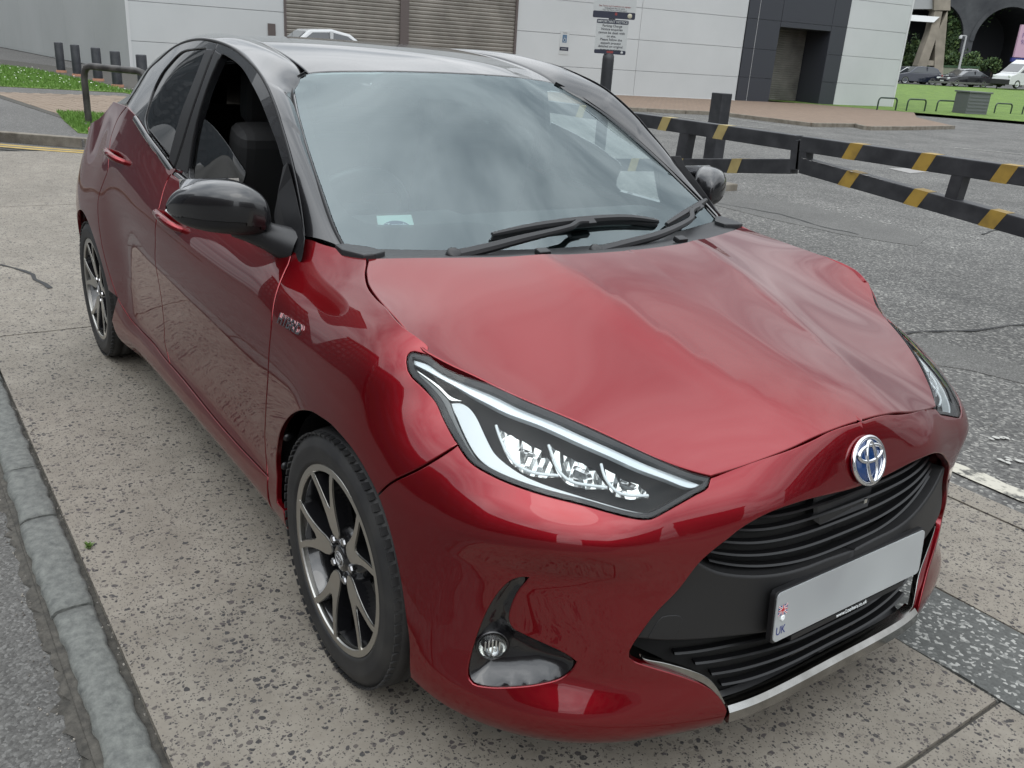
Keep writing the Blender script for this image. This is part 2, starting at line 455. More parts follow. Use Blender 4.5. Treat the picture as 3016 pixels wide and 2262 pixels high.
# measured points (seen on both sides of the car) that the body passes through
_MEAS = [(.206, .741, .858), (.28, .672, .826), (.407, .596, .797), (.511, .525, .769), (.605, .449, .731), (.655, .393, .708),
         (-.232, .657, .957), (-0.199, 0.676, 0.946), (-0.167, 0.694, 0.935), (-0.106, 0.718, 0.922), (-0.033, 0.734, 0.915), (0.034, 0.743, 0.911), (0.107, 0.748, 0.901), (0.167, 0.749, 0.888),
         (.747, .122, .644), (.730, .321, .634), (.719, .375, .602), (.705, .428, .559), (.696, .465, .505), (.682, .506, .456), (.672, .539, .399), (.670, .548, .368),
         (.707, .462, .323), (.733, .405, .295), (.749, .367, .263), (.759, .343, .227), (.765, .330, .190),
         (.683, .294, .725), (.698, .206, .741), (.703, .142, .752), (.708, .04, .767), (-.446, .722, .962)]
_M = np.array(_MEAS)
_ms, _md = near(_M[:, 0], _M[:, 1])
_res = _md - grid_eval(SD, GS[0], .01, GZ[0], .005, _ms, _M[:, 2])
_pts = np.stack([_ms, _M[:, 2]], 1)
_sg = 0.11
_K = np.exp(-((_pts[:, None] - _pts[None]) ** 2).sum(-1) / (2 * _sg**2))
_wt = np.linalg.solve(_K + np.eye(len(_pts)) * 0.12, _res)
_gg = np.stack(np.meshgrid(GS, GZ, indexing='ij'), -1)
for k in range(len(_pts)):
    SD += _wt[k] * np.exp(-((_gg - _pts[k]) ** 2).sum(-1) / (2 * _sg**2))
SD = blur(blur(SD, 2.0, 0), 1.2, 1)
# sharper features --------------------------------------------------
def _ridge(sfun, zfun, amp, width, s0, s1, soft=0.06):
    """adds a tent-shaped crease along a line z = zfun(s) for s0 < s < s1"""
    global SD
    S_, Z_ = _gg[..., 0], _gg[..., 1]
    u = (Z_ - zfun(S_)) / width
    tent = np.maximum(0, 1 - np.sqrt(u * u + 0.01)) * np.clip((S_ - s0) / soft, 0, 1) * np.clip((s1 - S_) / soft, 0, 1)
    SD = SD + amp * tent
class BodySide:
    def P(self, uv):
        uv = np.asarray(uv, float)
        d = grid_eval(SD, GS[0], .01, GZ[0], .005, uv[..., 0], uv[..., 1])
        p, n = base(uv[..., 0])
        q = p + n * d[..., None]
        return np.stack([q[..., 0], -q[..., 1], uv[..., 1]], -1)
    def F(self, P):
        s, d = near(P[:, 0], -P[:, 1])
        return d - grid_eval(SD, GS[0], .01, GZ[0], .005, s, P[:, 2]), np.stack([s, P[:, 2]], 1)
class Height:
    """z over (x, w)"""
    def __init__(self, f): self.f = f
    def P(self, uv):
        uv = np.asarray(uv, float)
        return np.stack([uv[..., 0], -uv[..., 1], self.f(uv)], -1)
    def F(self, P):
        uv = np.stack([P[:, 0], -P[:, 1]], 1)
        return P[:, 2] - self.f(uv), uv
class Flank:
    """half width over (x, z)"""
    def __init__(self, f): self.f = f
    def P(self, uv):
        uv = np.asarray(uv, float)
        return np.stack([uv[..., 0], -self.f(uv), uv[..., 1]], -1)
    def F(self, P):
        uv = np.stack([P[:, 0], P[:, 2]], 1)
        return -P[:, 1] - self.f(uv), uv
class Shifted:
    """a surface pushed along its normal by d"""
    def __init__(self, s, d): self.s, self.d = s, d
    def P(self, uv): return self.s.P(uv) + normal(self.s, uv) * self.d
    def F(self, P):
        f, uv = self.s.F(P); return f - self.d, uv
def normal(S, uv, h=0.004):
    uv = np.asarray(uv, float)
    a = S.P(uv + [h, 0]) - S.P(uv - [h, 0]); b = S.P(uv + [0, h]) - S.P(uv - [0, h])
    n = np.cross(a, b)
    n /= np.linalg.norm(n, axis=-1)[..., None] + 1e-12
    # outward: away from the car's core
    p = S.P(uv)
    core = np.stack([np.clip(p[..., 0], -2.2, 0.1), 0 * p[..., 1], np.full_like(p[..., 2], 0.5)], -1)
    sg = np.sign((n * (p - core)).sum(-1)); sg[sg == 0] = 1
    return n * sg[..., None]
def onto(S, px, py, t0=1.0, t1=6.5):
    """first place where the line of sight through a photo pixel meets surface S -> (u, v)"""
    t = np.arange(t0, t1, 0.006)
    d = ray(px, py)
    P = CAM + t[:, None] * d
    F, uv = S.F(P)
    sc = np.nonzero((F[:-1] > 0) & (F[1:] <= 0) & (np.abs(F[:-1] - F[1:]) < 0.1))[0]
    if len(sc) == 0:
        i = np.argmin(np.abs(F)); return uv[i]
    a, b = t[sc[0]], t[sc[0] + 1]
    for _ in range(22):
        m = (a + b) / 2
        f, q = S.F((CAM + m * d)[None])
        if f[0] > 0: a = m
        else: b = m
    return q[0]
def smooth_line(P, step, close=False):
    """Catmull-Rom through points, resampled about every `step`"""
    P = np.asarray(P, float)
    if len(P) == 2:
        n = max(1, int(round(np.linalg.norm(P[1] - P[0]) / step)))
        return [P[0] + (P[1] - P[0]) * k / n for k in range(n + 1)]
    E = np.vstack([2 * P[0] - P[1], P, 2 * P[-1] - P[-2]])
    out = []
    for i in range(1, len(E) - 2):
        p0, p1, p2, p3 = E[i - 1], E[i], E[i + 1], E[i + 2]
        d = [max(np.linalg.norm(b - a), 1e-6) ** 0.5 for a, b in ((p0, p1), (p1, p2), (p2, p3))]
        t0, t1 = 0, d[0]; t2 = t1 + d[1]; t3 = t2 + d[2]
        n = max(1, int(round(np.linalg.norm(p2 - p1) / step)))
        for k in range(n):
            t = t1 + (t2 - t1) * k / n
            A1 = (t1 - t) / (t1 - t0) * p0 + (t - t0) / (t1 - t0) * p1
            A2 = (t2 - t) / (t2 - t1) * p1 + (t - t1) / (t2 - t1) * p2
            A3 = (t3 - t) / (t3 - t2) * p2 + (t - t2) / (t3 - t2) * p3
            B1 = (t2 - t) / (t2 - t0) * A1 + (t - t0) / (t2 - t0) * A2
            B2 = (t3 - t) / (t3 - t1) * A2 + (t - t1) / (t3 - t1) * A3
            out.append((t2 - t) / (t2 - t1) * B1 + (t - t1) / (t2 - t1) * B2)
    out.append(P[-1])
    return out
def outline(S, runs, step=0.012):
    """runs: list of lines; an entry is ('p', px, py) photo pixel, or (u, v). each run is smooth, runs meet at corners"""
    L = []
    for r in runs:
        q = [onto(S, e[1], e[2]) if e[0] == 'p' else np.array(e, float) for e in r]
        if L: q = [L[-1]] + q if np.linalg.norm(L[-1] - q[0]) > 1e-4 else q
        seg = smooth_line(q, step)
        L += seg if not L else seg[1:]
    if np.linalg.norm(L[0] - L[-1]) < 1e-4: L = L[:-1]
    return np.array(L)
def inside(poly, Q):
    x, y = Q[:, 0], Q[:, 1]; r = np.zeros(len(Q), bool)
    a = poly; b = np.roll(poly, -1, 0)
    for (x1, y1), (x2, y2) in zip(a, b):
        c = ((y1 > y) != (y2 > y))
        if y1 != y2:
            r ^= c & (x < (x2 - x1) * (y - y1) / (y2 - y1) + x1)
    return r
def edge_dist(poly, Q):
    a = poly; b = np.roll(poly, -1, 0); best = np.full(len(Q), 1e9)
    for p, q in zip(a, b):
        d = q - p; L = (d * d).sum() + 1e-12
        t = np.clip(((Q - p) @ d) / L, 0, 1)
        best = np.minimum(best, np.linalg.norm(Q - p - t[:, None] * d, axis=1))
    return best
def patch_data(S, out, holes=(), step=0.02, gap=0.004, lip=0.0025, depth=0.012, off=0.0, open_edges=None):
    """triangulates the trimmed region; returns verts, faces, normals, with a rounded edge and an inward flange"""
    loops = [np.asarray(out, float)] + [np.asarray(h, float) for h in holes]
    A = lambda p: 0.5 * np.sum(p[:, 0] * np.roll(p[:, 1], -1) - np.roll(p[:, 0], -1) * p[:, 1])
    for k, p in enumerate(loops):
        if (A(p) < 0) == (k == 0): loops[k] = p[::-1].copy()
    pts, edges = [], []
    for p in loops:
        n0 = len(pts); n = len(p)
        pts += list(p); edges += [(n0 + i, n0 + (i + 1) % n) for i in range(n)]
    lo, hi = loops[0].min(0), loops[0].max(0)
    gx, gy = np.arange(lo[0] + step / 2, hi[0], step), np.arange(lo[1] + step / 2, hi[1], step)
    Q = np.stack(np.meshgrid(gx, gy, indexing='ij'), -1); Q[:, ::2, 0] += step * 0.5; Q = Q.reshape(-1, 2)
    ok = inside(loops[0], Q) & (edge_dist(loops[0], Q) > 0.45 * step)
    for h in loops[1:]:
        ok &= ~inside(h, Q) & (edge_dist(h, Q) > 0.45 * step)
    nb = len(pts)
    pts += list(Q[ok])
    vo, eo, fo, ov, oe, of = delaunay_2d_cdt([Vector((float(p[0]), float(p[1]))) for p in pts], edges, [], 2, 1e-7)
    UV = np.array([(v.x, v.y) for v in vo])
    # drop faces in holes / outside
    tri = [f for f in fo if len(f) == 3]
    cen = np.array([UV[list(f)].mean(0) for f in tri])
    keep = inside(loops[0], cen)
    for h in loops[1:]: keep &= ~inside(h, cen)
    tri = [f for f, k in zip(tri, keep) if k]
    remap = {}
    for i, src in enumerate(ov):
        for j in src: remap.setdefault(j, i)
    X = S.P(UV); N = normal(S, UV)
    X = X + N * off
    V = [x for x in X]; NN = [n for n in N]
    F = []
    for f in tri:
        a, b, c = X[f[0]], X[f[1]], X[f[2]]
        n = np.cross(b - a, c - a)
        F.append(tuple(f) if np.dot(n, N[f[0]]) > 0 else tuple(f[::-1]))
    # edge treatment
    if depth > 0:
        k0 = 0
        moves = {}
        for p in loops:
            n = len(p); idx = [remap[k0 + i] for i in range(n)]; k0 += n
            B = X[idx]; Nb = N[idx]
            T = np.roll(B, -1, 0) - np.roll(B, 1, 0); T /= np.linalg.norm(T, axis=1)[:, None] + 1e-12
            O = np.cross(T, Nb)
            # orient outward in uv: compare with small step
            ctr_test = p + 0
            tu = np.roll(p, -1, 0) - np.roll(p, 1, 0)
            ou = np.stack([tu[:, 1], -tu[:, 0]], 1); ou /= np.linalg.norm(ou, axis=1)[:, None] + 1e-12   # outside of the material for ccw outer / cw hole
            w3 = S.P(p + ou * 0.002) - S.P(p)
            sg = np.sign((O * w3).sum(1)); sg[sg == 0] = 1
            O *= sg[:, None]
            ed = np.ones(n)
            if open_edges is not None:
                ed = np.array([0.0 if open_edges(q) else 1.0 for q in p])
            ra = B - O * (ed * (gap / 2 + lip))[:, None]
            rb = B - O * (ed * gap / 2)[:, None] - Nb * (ed * lip * 0.8)[:, None]
            rc = rb - Nb * depth
            for i in range(n): moves[idx[i]] = ra[i]
            b0 = len(V); V += list(rb); NN += list((O * 0.85 + Nb * 0.5) / np.linalg.norm(O * 0.85 + Nb * 0.5, axis=1)[:, None])
            d0 = len(V); V += list(rb); NN += list(O)
            c0 = len(V); V += list(rc); NN += list(O)
            for i in range(n):
                j = (i + 1) % n
                if ed[i] == 0 and ed[j] == 0: continue
                q1 = (idx[i], b0 + i, b0 + j, idx[j])
                nn = np.cross(rb[i] - ra[i], rb[j] - ra[i])
                fl = np.dot(nn, O[i] + Nb[i]) < 0
                F.append(q1[::-1] if fl else q1)
                q2 = (d0 + i, c0 + i, c0 + j, d0 + j)
                F.append(q2[::-1] if fl else q2)
        for i, q in moves.items(): V[i] = q
    return np.array(V), F, np.array(NN)
def patch(name, S, out, mat, parent, holes=(), side='both', **kw):
    """side: 'r', 'both' (separate left and right objects) or 'joined' (one object across the middle)"""
    V, F, N = patch_data(S, out, holes, **kw)
    mv = np.array([1, -1, 1])
    res = []
    if side == 'joined':
        n = len(V)
        V2 = np.vstack([V, V * mv]); N2 = np.vstack([N, N * mv])
        F2 = list(F) + [tuple(i + n for i in f[::-1]) for f in F]
        return [mesh_obj(name, V2, F2, mat, parent, True, N2)]
    if side in ('both', 'r'):
        p = parent[0] if isinstance(parent, (list, tuple)) else parent
        res.append(mesh_obj(name, V, F, mat, p, True, N))
    if side in ('both', 'l'):
        p = parent[1] if isinstance(parent, (list, tuple)) else parent
        res.append(mesh_obj(name, V * mv, [f[::-1] for f in F], mat, p, True, N * mv))
    return res
def two(name, build, parent, mat, bevel=0.0, smooth=None, side='both', seg=2):
    """builds a right-hand part with MB and its mirror image"""
    m = MB(); build(m)
    res = []
    for k in ((0, 1) if side == 'both' else (0,)):
        p = parent[k] if isinstance(parent, (list, tuple)) else parent
        q = MB()
        if k == 0: q.v, q.f, q.s = m.v, m.f, m.s
        else: q.v, q.f, q.s = [(a, -b, c_) for a, b, c_ in m.v], [f[::-1] for f in m.f], m.s
        if smooth is not None: q.s = [smooth] * len(q.f)
        res.append(q.build(name, mat, p, bevel, seg))
    return res
_ridge(None, lambda s: 0.604 + 0 * s, 0.010, 0.075, 0.50, 0.98, 0.12)
BODY = BodySide()
# ------------------------------------------------------------------ car materials
def car_paint():
    m = principled('red_paint', (0.20, 0.004, 0.009), 0.36, 0.85)
    n, l, b = nodes_of(m)
    b.inputs['Coat Weight'].default_value = 1.0
    b.inputs['Coat Roughness'].default_value = 0.012
    b.inputs['Coat IOR'].default_value = 1.52
    b.inputs['Specular Tint'].default_value = (0.35, 0.02, 0.03, 1)
    tc = n.new('ShaderNodeTexCoord'); t = n.new('ShaderNodeTexNoise'); r = n.new('ShaderNodeMapRange')
    t.inputs['Scale'].default_value = 5.0; t.inputs['Detail'].default_value = 5
    r.inputs[1].default_value = 0.4; r.inputs[2].default_value = 0.75; r.inputs[3].default_value = 0.008; r.inputs[4].default_value = 0.03
    l.new(tc.outputs['Object'], t.inputs['Vector']); l.new(t.outputs['Fac'], r.inputs[0]); l.new(r.outputs[0], b.inputs['Coat Roughness'])
    return m
RED = car_paint()
BLACK = principled('gloss_black', (0.006, 0.006, 0.007), 0.25, 0.0, Coat_Weight=1.0, Coat_Roughness=0.01, Coat_IOR=1.38)
SATIN = principled('satin_black_plastic', (0.008, 0.008, 0.009), 0.42)
SLATM = principled('slat_black', (0.004, 0.004, 0.0045), 0.35)
MATTE = principled('grey_black_plastic', (0.009, 0.009, 0.0095), 0.55)
add_bump(MATTE, 900, 0.15, 0.0005)
DARK = principled('dark_void', (0.004, 0.004, 0.004), 0.8)
CHROME = principled('chrome', (0.75, 0.76, 0.78), 0.06, 1.0)
DCHROME = principled('smoked_chrome', (0.30, 0.295, 0.28), 0.14, 1.0)
add_noise_color(DCHROME, (0.26, 0.255, 0.24), (0.36, 0.355, 0.34), 14, 5)
RUBBER = principled('rubber_seal', (0.009, 0.009, 0.010), 0.5)
WGLASS = glassy('windscreen_glass', (0.66, 0.78, 0.77), 2.05, gloss=(.84, .97, 1.0))
SGLASS = glassy('side_window_glass', (0.26, 0.30, 0.30), 1.7)
LENS = glassy('clear_lens', (0.93, 0.95, 0.95), 1.32)
FRIT = principled('ceramic_frit', (0.012, 0.013, 0.014), 0.25, Coat_Weight=1.0, Coat_IOR=1.7, Coat_Roughness=0.0)
WHITE_PLASTIC = principled('white_diffuser', (0.72, 0.76, 0.77), 0.35)
LED = principled('clear_light_guide', (0.62, 0.67, 0.70), 0.18, 0.25)
SILVER = principled('lamp_silver', (0.62, 0.62, 0.60), 0.16, 1.0)
GREYTRIM = principled('lamp_grey_trim', (0.16, 0.165, 0.165), 0.35)
INTERIOR = principled('interior_dark', (0.02, 0.02, 0.021), 0.75)
INTERIOR2 = principled('interior_grey', (0.05, 0.052, 0.054), 0.8)
TAIL = principled('tail_lamp_red', (0.30, 0.01, 0.012), 0.15, Coat_Weight=1.0)

CAR = empty('hatchback_car', (0, 0, 0), 'glossy red hatchback with black roof parked on the concrete beside the kerb', 'car')
def sx(x): return float(near(x, 0.868)[0][0])
def P_(*a): return [('p',) + tuple(q) for q in a]

# shared seams traced on the body ----------------------------------------------------
L_LAMPREAR = P_((1259, 1049), (1245, 1044), (1220, 1038), (1209, 1040), (1201, 1049), (1199, 1065), (1203, 1090), (1215, 1110), (1240, 1133), (1263, 1156), (1286, 1183), (1304, 1223), (1322, 1260), (1349, 1308))
L_LAMPLOW = P_((1349, 1308), (1387, 1359), (1444, 1395), (1520, 1428), (1600, 1454), (1718, 1484), (1788, 1504), (1859, 1522), (1894, 1527), (1917, 1526), (1953, 1509), (2000, 1482), (2047, 1455), (2084, 1433), (2096, 1412))
L_BUMPGAP = P_((1349, 1308), (1238, 1378), (1151, 1422), (1111, 1459))
def arc(cx, cz, r0, r1, a0, a1, n=26):
    return [(sx(cx + (r0 + (r1 - r0) * k / n) * math.cos(math.radians(a0 + (a1 - a0) * k / n))),
             cz + (r0 + (r1 - r0) * k / n) * math.sin(math.radians(a0 + (a1 - a0) * k / n))) for k in range(n + 1)]
def pin(S, e):
    return tuple(onto(S, e[1], e[2])) if e[0] == 'p' else e
L_ARCHF = P_((1111, 1459), (1096, 1428), (1069, 1377), (1033, 1321), (997, 1278), (970, 1250), (943, 1231), (916, 1215), (892, 1211), (874, 1214), (849, 1231), (827, 1267), (818, 1306), (813, 1361), (816, 1480))
L_ARCHB = P_((1111, 1459), (1125, 1498), (1151, 1585), (1174, 1694), (1191, 1808), (1202, 1894), (1206, 1990))
L_DOORF = P_((850, 777), (827, 827), (809, 881), (798, 971), (789, 1107), (782, 1220), (780, 1288), (785, 1369), (789, 1405))
L_DOORB = P_((515, 500), (497, 522), (482, 558), (471, 600), (462, 639), (457, 700), (457, 768), (470, 845), (479, 912), (484, 971), (484, 998), (490, 1030), (500, 1072))
L_SILLF = P_((789, 1405), (705, 1315), (633, 1233), (542, 1120), (500, 1072))
L_SILLR = P_((500, 1072), (479, 1048), (453, 1013), (408, 966), (381, 935), (359, 901), (345, 876))
L_DOORR = P_((374, 312), (347, 350), (328, 400), (321, 450), (317, 502), (307, 530), (294, 567), (289, 590), (290, 650), (300, 720), (320, 800), (345, 876))
belt_f = [(sx(-1.47), .985), (sx(-1.25), .962), (sx(-1.0), .949), (sx(-.75), .945), (sx(-.47), .948)]
belt_r = [(sx(-1.47), .985), (sx(-1.60), 1.025), (sx(-1.74), 1.062), (sx(-1.944), 1.112)]

# bonnet ------------------------------------------------------------------------------
_rear = [(-.232, .657, .957), (-.194, .589, .9595), (-.156, .503, .9605), (-.122, .415, .9615), (-.085, .32, .963), (-.058, .25, .965), (-.040, .12, .967), (-.035, 0, .967)]
_rid = [(-.041, .256, .965), (.056, .247, .944), (.166, .231, .917), (.273, .219, .885), (.367, .200, .851), (.47, .183, .81), (.57, .158, .79)]
SEAM3 = [(-.232, .657, .957), (-.199, .676, .946), (-.167, .694, .935), (-.106, .718, .922), (-.033, .734, .915), (.034, .743, .911), (.107, .748, .901), (.167, .749, .888), (.197, .746, .874), (.206, .741, .860)]
LTOP3 = [(.206, .741, .860), (.240, .712, .841), (.28, .675, .826), (.345, .634, .811), (.407, .596, .797), (.460, .561, .783), (.511, .525, .767), (.560, .488, .750), (.605, .449, .731), (.640, .413, .716), (.663, .386, .709)]
FRONT3 = [(.663, .386, .709), (.683, .294, .731), (.698, .206, .745), (.703, .142, .756), (.706, .096, .765), (.708, .043, .769), (.709, 0, .769)]
_hp = np.array(_rear + _rid[:5] + LTOP3[1:] + SEAM3[1:] + FRONT3[1:])
_terms = [(i, j) for i in range(5) for j in range(3) if i + 2 * j <= 5]
def _poly(x, w): return np.stack([x**i * w**(2 * j) for i, j in _terms], -1)
_hc, *_ = np.linalg.lstsq(_poly(_hp[:, 0], _hp[:, 1]), _hp[:, 2], rcond=None)
_hr = _hp[:, 2] - _poly(_hp[:, 0], _hp[:, 1]) @ _hc
_hK = np.exp(-((_hp[:, None, :2] - _hp[None, :, :2]) ** 2).sum(-1) / (2 * .16**2))
_hw = np.linalg.solve(_hK + np.eye(len(_hp)) * 0.3, _hr)
def _hood_tps(Q):
    return _poly(Q[..., 0], Q[..., 1]) @ _hc + np.exp(-((Q[..., None, :] - _hp[:, :2]) ** 2).sum(-1) / (2 * .16**2)) @ _hw
def body_uv(L): return [(float(near(x, w)[0][0]), z) for x, w, z in L]
_rx = np.array([r[0] for r in _rid]); _rw = np.array([r[1] for r in _rid])
def hood_z(uv):
    uv = np.asarray(uv, float)
    z = _hood_tps(np.stack([uv[..., 0], np.abs(uv[..., 1])], -1))
    # two raised creases converging on the badge
    wc = np.interp(uv[..., 0], np.concatenate([_rx, [.68]]), np.concatenate([_rw, [.115]]))
    u = (np.abs(uv[..., 1]) - wc)
    amp = 0.0075 * np.clip((.70 - uv[..., 0]) / .35, 0.15, 1)
    z = z + amp * np.where(u > 0, np.exp(-(u / .045) ** 2 * 0.5), np.exp(-(np.abs(u) / .02) ** 1.0 * 0.4)) * 0.9
    return z
HOOD = Height(hood_z)
L_HOODSEAM, L_LAMPTOP, L_FRONT = body_uv(SEAM3), body_uv(LTOP3), body_uv(FRONT3)
L_FRONT[-1] = (0.0, L_FRONT[-1][1])
L_LAMPREAR = [L_HOODSEAM[-1]] + L_LAMPREAR[1:]
L_LAMPLOW = L_LAMPLOW[:-1] + [L_LAMPTOP[-1]]
def hood_outline():
    C = []
    for L in (SEAM3, LTOP3, FRONT3):
        q = smooth_line([(a[0], a[1]) for a in L], 0.012)
        C += q if not C else q[1:]
    rear = smooth_line([(r[0], r[1]) for r in _rear[::-1]], 0.02)
    return np.vstack([np.array(C), np.array([(.709 + (-.035 - .709) * k / 36, 0.0) for k in range(1, 36)]), np.array(rear)[:-1]])
_ho = hood_outline()
patch('bonnet', HOOD, _ho, RED, CAR, side='joined', step=0.02, gap=0.005, lip=0.003, depth=0.022, open_edges=lambda q: abs(q[1]) < 1e-6)

# front bumper -------------------------------------------------------------------------
L_GRILLE = [(0.0, .640), (.05, .640)] + P_((2442, 1461), (2390, 1473), (2330, 1491), (2275, 1511), (2225, 1536), (2180, 1564), (2148, 1590), (2105, 1623), (2064, 1660), (2001, 1741), (1931, 1814), (1872, 1895), (1858, 1920))
L_GRILLE2 = P_((1858, 1920), (1856, 1937), (1872, 1948), (1920, 1964), (1980, 1981), (2030, 1997), (2064, 2010), (2092, 2026), (2113, 2042), (2130, 2062), (2141, 2082), (2149, 2105))
_gl = outline(BODY, [L_GRILLE, L_GRILLE2], 0.010)
_bz = pchip([0, .33, .46, .58, .70, .80, .92, 1.05, 1.3], [.180, .172, .160, .150, .150, .158, .178, .215, .235])
_s_arch = onto(BODY, 1206, 1990)
_s_end = _gl[-1]
_bot = [(s, float(_bz(s))) for s in np.linspace(_s_arch[0], _s_end[0], 22)]
_bo = np.vstack([
    outline(BODY, [L_FRONT[::-1], L_LAMPLOW[::-1], L_BUMPGAP, L_ARCHB], 0.012),
    np.array(_bot), _gl[::-1][1:], np.array([(0.0, .640 + (L_FRONT[-1][1] - .640) * k / 8) for k in range(1, 8)])])
_fog = outline(BODY, [P_((1556, 1701), (1512, 1711), (1475, 1743), (1442, 1792), (1418, 1845), (1398, 1902), (1384, 1955), (1380, 1990), (1394, 2012), (1434, 2021), (1503, 2021), (1585, 2012), (1650, 1996), (1680, 1975), (1695, 1951)),
                      P_((1695, 1951), (1666, 1931), (1605, 1902), (1544, 1874), (1507, 1853), (1495, 1829), (1499, 1792), (1520, 1744), (1544, 1715), (1556, 1701))], 0.010)
patch('front_bumper', BODY, _bo, RED, CAR, holes=[_fog], side='joined', step=0.016, gap=0.004, lip=0.003, depth=0.016, open_edges=lambda q: abs(q[0]) < 1e-6)

# front wings ---------------------------------------------------------------------------
_wing_top = [(sx(-.47), .948)] + body_uv([(-.446, .722, .962), (-.38, .705, .960), (-.31, .683, .9575), (-.27, .669, .957), (-.232, .657, .957)])
_fo = outline(BODY, [L_HOODSEAM, L_LAMPREAR, L_BUMPGAP, L_ARCHF, [(sx(-.345), .26), (sx(-.355), .19)], [(sx(-.40), .178), (sx(-.44), .178)], [pin(BODY, L_DOORF[-1])], L_DOORF[::-1], _wing_top], 0.013)
patch('front_wing', BODY, _fo, RED, CAR, step=0.018)

# doors, sill, rear quarter -------------------------------------------------------------
DOORF = [empty('front_door'), empty('front_door')]
DOORR = [empty('rear_door'), empty('rear_door')]
for d_ in DOORF + DOORR: d_.parent = CAR
_do = outline(BODY, [L_DOORF, L_SILLF, L_DOORB[::-1], belt_f, [pin(BODY, L_DOORF[0])]], 0.014)
patch('door_skin', BODY, _do, RED, DOORF, step=0.02)
_dr = outline(BODY, [L_DOORB, L_SILLR, L_DOORR[::-1], belt_r[::-1]], 0.014)
patch('door_skin', BODY, _dr, RED, DOORR, step=0.02)
_si = outline(BODY, [L_SILLF, L_SILLR, [(sx(-2.225), .26)], [(sx(-2.19), .19), (sx(-2.15), .172)], [(sx(-1.6), .170), (sx(-1.0), .170), (sx(-.46), .172)], [pin(BODY, L_SILLF[0])]], 0.014)
patch('side_sill', BODY, _si, RED, CAR, step=0.018)
_ra = arc(-2.56, .308, .352, .352, 172, 8, 30)
_qo = outline(BODY, [L_DOORR, [(sx(-2.225), .39)], arc(-2.56, .308, .352, .352, 14, 178, 34), [(sx(-2.93), .22)], [(float(near(-3.02, .75)[0][0]), .22), (float(near(-3.13, .5)[0][0]), .24), (float(near(-3.155, 0)[0][0]), .24)],
                     [(float(near(-3.155, 0)[0][0]), .80)], [(float(near(-3.05, .70)[0][0]), .80)], [(sx(-2.86), .98), (sx(-2.62), 1.05)], [(sx(-2.45), 1.13)]], 0.016)
patch('rear_quarter', BODY, _qo, RED, CAR, step=0.022)
# ------------------------------------------------------------------ upper body
_ws_bot = [(-.335, .665, .952), (-.302, .574, .9495), (-.258, .43, .9465), (-.215, .28, .945), (-.19, .14, .944), (-.183, 0, .944)]
_ws_side = [(-.405, .662, .994), (-.532, .642, 1.068), (-.686, .614, 1.154), (-.82, .583, 1.226), (-.938, .547, 1.281), (-.975, .533, 1.296)]
_ws_top = [(-1.003, .512, 1.312), (-1.017, .470, 1.330), (-1.002, .413, 1.3375), (-.978, .347, 1.3425), (-.945, .274, 1.3475), (-.918, .14, 1.352), (-.910, 0, 1.353)]
_wp = np.array(_ws_bot + _ws_side + _ws_top + [(-.40, 0, 1.083), (-.65, 0, 1.226)])
_wp2 = np.vstack([_wp, _wp[_wp[:, 1] > 0] * [1, -1, 1]])
WIND = Height(tps_fit(_wp2[:, :2], _wp2[:, 2], 0.0002))
_ditch = [(-1.017, .470, 1.330), (-1.056, .471, 1.343), (-1.182, .472, 1.372), (-1.34, .467, 1.396), (-1.507, .460, 1.411), (-1.75, .455, 1.418), (-2.0, .452, 1.404), (-2.25, .452, 1.368), (-2.45, .455, 1.325)]
_rcen = [(-1.05, 0, 1.390), (-1.2, 0, 1.410), (-1.4, 0, 1.4225), (-1.7, 0, 1.428), (-2.0, 0, 1.420), (-2.25, 0, 1.395), (-2.45, 0, 1.358)]
_rp = np.array(_ws_top[1:] + _ditch[1:] + _rcen)
_rp2 = np.vstack([_rp, _rp[_rp[:, 1] > 0] * [1, -1, 1]])
ROOF = Height(tps_fit(_rp2[:, :2], _rp2[:, 2], 0.0002))
def full(L):
    """right-hand half line (w >= 0, ends on the centre line) -> whole line"""
    return [(a[0], a[1]) for a in L] + [(a[0], -a[1]) for a in L[::-1] if a[1] > 1e-6]
_wo_r = [np.array(q) for q in smooth_line([(a[0], a[1]) for a in [_ws_bot[0]] + _ws_side + _ws_top], 0.02)]
_wb = [np.array(q) for q in smooth_line([(a[0], a[1]) for a in _ws_bot[::-1]], 0.02)]
_half = _wb[:-1] + _wo_r          # bottom centre -> corner -> side -> top centre
_wout = np.array(_half + [q * [1, -1] for q in _half[::-1] if q[1] > 1e-6])
WS = empty('windscreen'); WS.parent = CAR
patch('glass', WIND, _wout, WGLASS, WS, side='r', step=0.035, gap=0.006, lip=0.002, depth=0.004)
_fi = outline(WIND, [P_((893, 285), (918, 362), (958, 497), (985, 565), (1000, 592), (1022, 620), (1055, 645), (1090, 656), (1217, 659), (1434, 656)) + [(-.262, .22), (-.250, .1), (-.247, 0.0)]], 0.02)
_fj = outline(WIND, [P_((893, 285), (893, 268), (903, 256), (922, 249), (960, 243), (1080, 240), (1163, 243)) + [(-.883, .18), (-.872, .08), (-.870, 0.0)]], 0.02)
_fh = list(_fi[::-1][:-1]) + list(_fj)
_fin = np.array(_fh + [q * [1, -1] for q in _fh[::-1] if q[1] > 1e-6])
patch('frit_band', Shifted(WIND, -0.004), _wout, FRIT, WS, holes=[_fin], side='r', step=0.04, depth=0)
_sens = outline(WIND, [P_((1150, 235), (1163, 243), (1250, 283), (1268, 287), (1340, 287)), P_((1376, 322), (1392, 327), (1478, 327)), P_((1481, 316), (1478, 305), (1497, 300)), P_((1508, 285), (1514, 256)), P_((1516, 235))], 0.015)
_snw = outline(WIND, [P_((1391, 297), (1411, 297)), P_((1449, 320)), P_((1397, 320)), P_((1391, 297))], 0.015)
